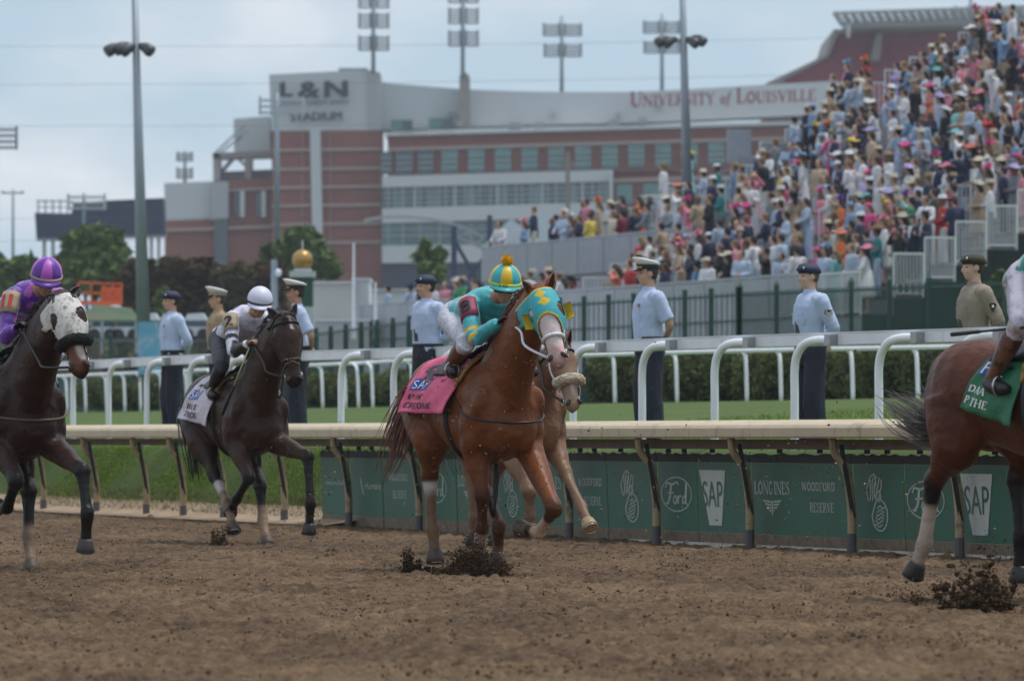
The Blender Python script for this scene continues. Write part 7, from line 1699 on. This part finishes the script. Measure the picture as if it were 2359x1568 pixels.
# people one can point to in the photograph: head position (x,y), sex, garment colour, hat ...
SPOT = [(1797, 400, 'm', 'yellow', 'black', None, None, 0, 'black'), (2078, 512, 'w', 'cream', 'cream', 'wide-brimmed hat', 'cream', 1, None), (2113, 447, 'm', 'navy', 'navy', None, None, 0, 'white'), (2150, 445, 'm', 'olive', 'maroon', None, None, 0, 'white'), (2195, 438, 'm', 'maroon', 'navy', 'panama hat', 'brown', 2, 'white'),
        (1880, 582, 'w', 'hot pink', 'hot pink', 'baseball cap', 'hot pink', 1, None), (1970, 540, 'm', 'cream', 'cream', None, None, 3, None), (1950, 162, 'm', 'navy', 'navy', 'feathered fascinator', 'sky blue', 0, None), (1918, 175, 'm', 'navy', 'navy', None, None, 1, 'white'), (2275, 400, 'w', 'beige', 'beige', 'feathered fascinator', 'hot pink', 1, None),
        (2340, 325, 'm', 'sky blue', 'navy', None, None, 1, 'pale blue'), (1526, 380, 'm', 'white', 'white', None, None, 0, None), (1650, 392, 'm', 'teal', 'red', 'baseball cap', 'white', 0, None), (1585, 365, 'w', 'turquoise', 'turquoise', 'wide-brimmed hat', 'yellow', 1, None), (1992, 158, 'w', 'beige', 'beige', 'feathered fascinator', 'orange', 3, None),
        (2052, 205, 'm', 'white', 'white', 'wide-brimmed hat', 'white', 0, None), (2157, 112, 'm', 'lilac', 'lilac', None, None, 1, 'pale blue'), (2230, 205, 'm', 'white', 'white', 'panama hat', 'brown', 2, 'red'), (2180, 210, 'w', 'pink', 'pink', 'feathered fascinator', 'sky blue', 1, None), (1935, 205, 'w', 'black', 'black', 'feathered fascinator', 'cream', 1, None),
        (1785, 330, 'm', 'grey', 'grey', None, None, 0, None), (1870, 262, 'm', 'sky blue', 'sky blue', 'baseball cap', 'sky blue', 1, None), (1895, 268, 'm', 'sky blue', 'sky blue', 'panama hat', 'cream', 0, None), (1692, 480, 'w', 'black', 'black', 'feathered fascinator', 'hot pink', 3, None), (1718, 490, 'w', 'hot pink', 'beige', 'wide-brimmed hat', 'hot pink', 1, None),
        (2200, 300, 'w', 'turquoise', 'turquoise', 'wide-brimmed hat', 'turquoise', 1, None), (1960, 330, 'w', 'cream', 'cream', 'wide-brimmed hat', 'yellow', 3, None), (1848, 545, 'm', 'navy', 'navy', None, None, 4, None), (1905, 530, 'm', 'maroon', 'navy', 'panama hat', 'cream', 1, 'grey'), (1935, 545, 'w', 'orange', 'orange', 'wide-brimmed hat', 'coral', 1, None),
        (2000, 490, 'w', 'hot pink', 'hot pink', 'baseball cap', 'hot pink', 0, None), (1935, 470, 'w', 'orange', 'orange', 'feathered fascinator', 'purple', 1, None), (1862, 470, 'm', 'pale blue', 'pale blue', None, None, 4, None), (2045, 455, 'w', 'pink', 'pink', 'wide-brimmed hat', 'lilac', 1, None), (1725, 560, 'm', 'white', 'white', 'panama hat', 'tan', 4, None)]
used = []
for x, y, sx, tp, bt, ht, hc, ps, fr_ in SPOT:
    a, r, _ = inv(x, y); used.append((a, r)); person(a, TR*r+.15, Z0+RI*r, r, sx, tp, bt, ht, hc, ps, rr.gauss(0, 15), fr_, 2, 'x')
for r in range(NR-1):
    a0, a1 = a_lim(r); a = a0+.4+rr.random()*.4
    while a < a1-.3:
        b = TR*r+.12; d = 149+.951*a+.31*b; x = CX+(8.6+.951*b-.31*a)*FP/d
        edge = a > a1-3.5
        if x < 2560 and rr.random() < (.80 if not edge else .45) and noise.noise(Vector((a*.33, r*.45, 3))) > -.20 and not (r > 5 and (14.0 < a < 14.9 or 28.2 < a < 28.8)) and not (r == 4 and a > 18) and not any(abs(a-ua) < .42 and ur == r for ua, ur in used):
            person(a, b+rr.uniform(-.12, .2), Z0+RI*r, r)
        a += rr.uniform(.56, 1.02)
a = 23.6
while a < 33.5: person(a, rr.uniform(-.02, .25), 3.95, -1, pose=rr.choice([4, 4, 1, 3])); a += rr.uniform(.45, .8)
a = 35.5
while a < 41.8: person(a, rr.uniform(.2, .9), 3.95, -1); a += rr.uniform(.6, 1.2)
a = 24
while a < 32: person(a, rr.uniform(1.2, 2.6), 3.95, -1); a += rr.uniform(.8, 1.6)
for p in PEO:
    w_ = st(p['a'], p['b'], p['z']); p['w'] = w_; p['rz'] = math.atan2(-SB.y, -SB.x)+R(p['turn'])-.25; p['x'] = CX+w_.x*FP/w_.y
PEO.sort(key=lambda p: (p['x'] > 2375, -p['mark'], p['w'].y-(6 if p['row'] in (-1, 0, 5) else 0)))
solo, mass = PEO[:300], PEO[300:]
def ordw(n):
    u_ = ['', 'first', 'second', 'third', 'fourth', 'fifth', 'sixth', 'seventh', 'eighth', 'ninth', 'tenth', 'eleventh', 'twelfth', 'thirteenth', 'fourteenth', 'fifteenth', 'sixteenth', 'seventeenth', 'eighteenth', 'nineteenth']
    if n < 20: return u_[n]
    t_ = {2: 'twent', 3: 'thirt', 4: 'fort', 5: 'fift', 6: 'sixt', 7: 'sevent'}[n//10]; return t_+'ieth' if n % 10 == 0 else t_+'y-'+u_[n % 10]
rank = {}
for r in set(p['row'] for p in PEO):
    for i, p in enumerate(sorted([p for p in PEO if p['row'] == r], key=lambda p: -p['a'])): rank[id(p)] = i+1
for p in solo:
    T = TPL[p['pose']+(5 if p['sex'] == 'w' else 0)]
    o = bpy.data.objects.new('person', T['body']); COL.objects.link(o); o.location = p['w']; o.rotation_euler = (0, 0, p['rz']); o.scale = (p['sc'],)*3
    o.material_slots[0].link = 'OBJECT'; o.material_slots[0].material = M_skin[p['skin']]
    who = 'man' if p['sex'] == 'm' else 'woman'; gar = ('jacket' if p['front'] else 'shirt') if p['sex'] == 'm' else 'dress'
    hat_ = ' and %s %s' % (p['hc'], p['hat']) if p['hat'] else ', bareheaded'
    row_ = ('stand row %s' % ['one', 'two', 'three', 'four', 'five', 'six', 'seven', 'eight', 'nine', 'ten', 'eleven', 'twelve', 'thirteen', 'fourteen', 'fifteen', 'sixteen', 'seventeen', 'eighteen', 'nineteen', 'twenty', 'twenty-one', 'twenty-two', 'twenty-three'][p['row']]) if p['row'] >= 0 else 'lower walkway'
    lb = '%s in %s %s%s, %s, %s from far end' % (who, p['top'], gar, hat_, row_, ordw(rank[id(p)]))
    if len(lb.split()) > 16: lb = lb.replace(' shirt', '').replace(' jacket', '').replace('feathered ', '').replace('wide-brimmed', 'wide')
    if len(lb.split()) > 16: lb = lb.replace(', bareheaded', '')
    if len(lb.split()) > 16: lb = lb.replace('from far end', 'along')
    tag(o, lb, 'person', 'spectators in the grandstand')
    for nm, me, cc in (('jacket' if p['sex'] == 'm' else 'bodice', T['top'], CLR[p['top']]), ('trousers' if p['sex'] == 'm' else 'skirt', T['bot'], CLR[p['bot']]), ('hair', T['hair'], p['hair']), ('shirt_front', T['front'] if p['front'] else None, CLR[p['front'] or 'white']), ('hat', HT[p['hat']] if p['hat'] else None, CLR[p['hc'] or 'white'])):
        if me is None: continue
        c = bpy.data.objects.new(nm, me); COL.objects.link(c); c.parent = o; k_ = rr.uniform(.85, 1.12); c.color = (cc[0]*k_, cc[1]*k_, cc[2]*k_, 1)
# everyone beyond the nearest three hundred: one mass
cache = {}
def arr(me):
    if me.name not in cache:
        me.calc_loop_triangles(); t = np.empty(len(me.loop_triangles)*3, np.int32); me.loop_triangles.foreach_get('vertices', t); cache[me.name] = (verts(me).copy(), t.reshape(-1, 3))
    return cache[me.name]
VV = []; FF = []; CC = []; n0 = 0
for p in mass:
    T = TPL[p['pose']+(5 if p['sex'] == 'w' else 0)]; c_, s_ = math.cos(p['rz'])*p['sc'], math.sin(p['rz'])*p['sc']
    for me, cc in ((T['body'], SK[p['skin']]), (T['top'], CLR[p['top']]), (T['bot'], CLR[p['bot']]), (T['hair'], p['hair']), (T['front'] if p['front'] else None, CLR[p['front'] or 'white']), (HT[p['hat']] if p['hat'] else None, CLR[p['hc'] or 'white'])):
        if me is None: continue
        v, t = arr(me); o_ = np.empty_like(v); o_[:, 0] = v[:, 0]*c_-v[:, 1]*s_+p['w'].x; o_[:, 1] = v[:, 0]*s_+v[:, 1]*c_+p['w'].y; o_[:, 2] = v[:, 2]*p['sc']+p['w'].z
        VV.append(o_); FF.append(t+n0); CC.append(np.tile(np.array(cc)*rr.uniform(.85, 1.12), (len(v), 1))); n0 += len(v)
if VV:
    V = np.concatenate(VV); F = np.concatenate(FF); me = bpy.data.meshes.new('crowd'); me.vertices.add(len(V)); me.vertices.foreach_set('co', V.astype(np.float32).ravel()); me.loops.add(F.size); me.loops.foreach_set('vertex_index', F.astype(np.int32).ravel()); me.polygons.add(len(F)); me.polygons.foreach_set('loop_start', np.arange(0, F.size, 3, dtype=np.int32)); me.update(calc_edges=True)
    set_col(me, np.concatenate(CC)); o = link('crowd', me, mat('crowd_cloth', attr='Col', rough=.75), smooth=True); o['kind'] = 'stuff'; o['label'] = 'spectators packed in the upper far rows of the grandstand'
print('PEOPLE', len(PEO), 'mass tris', len(F) if VV else 0)
# ------------------------------------------------------------------ thin haze over the whole place
hm_ = bpy.data.materials.new('haze'); hm_.use_nodes = True; ht = hm_.node_tree; ht.nodes.clear()
ho = ht.nodes.new('ShaderNodeOutputMaterial'); hv = ht.nodes.new('ShaderNodeVolumePrincipled'); hv.inputs['Color'].default_value = (.80, .86, .95, 1); hv.inputs['Density'].default_value = .00020; hv.inputs['Anisotropy'].default_value = .2
ht.links.new(hv.outputs[0], ho.inputs['Volume'])
m = MB(); m.box((0, 370, 43), (900, 860, 88)); o = m.build('haze', hm_); o['kind'] = 'stuff'; o['label'] = 'thin pale haze over the racecourse and stadium'
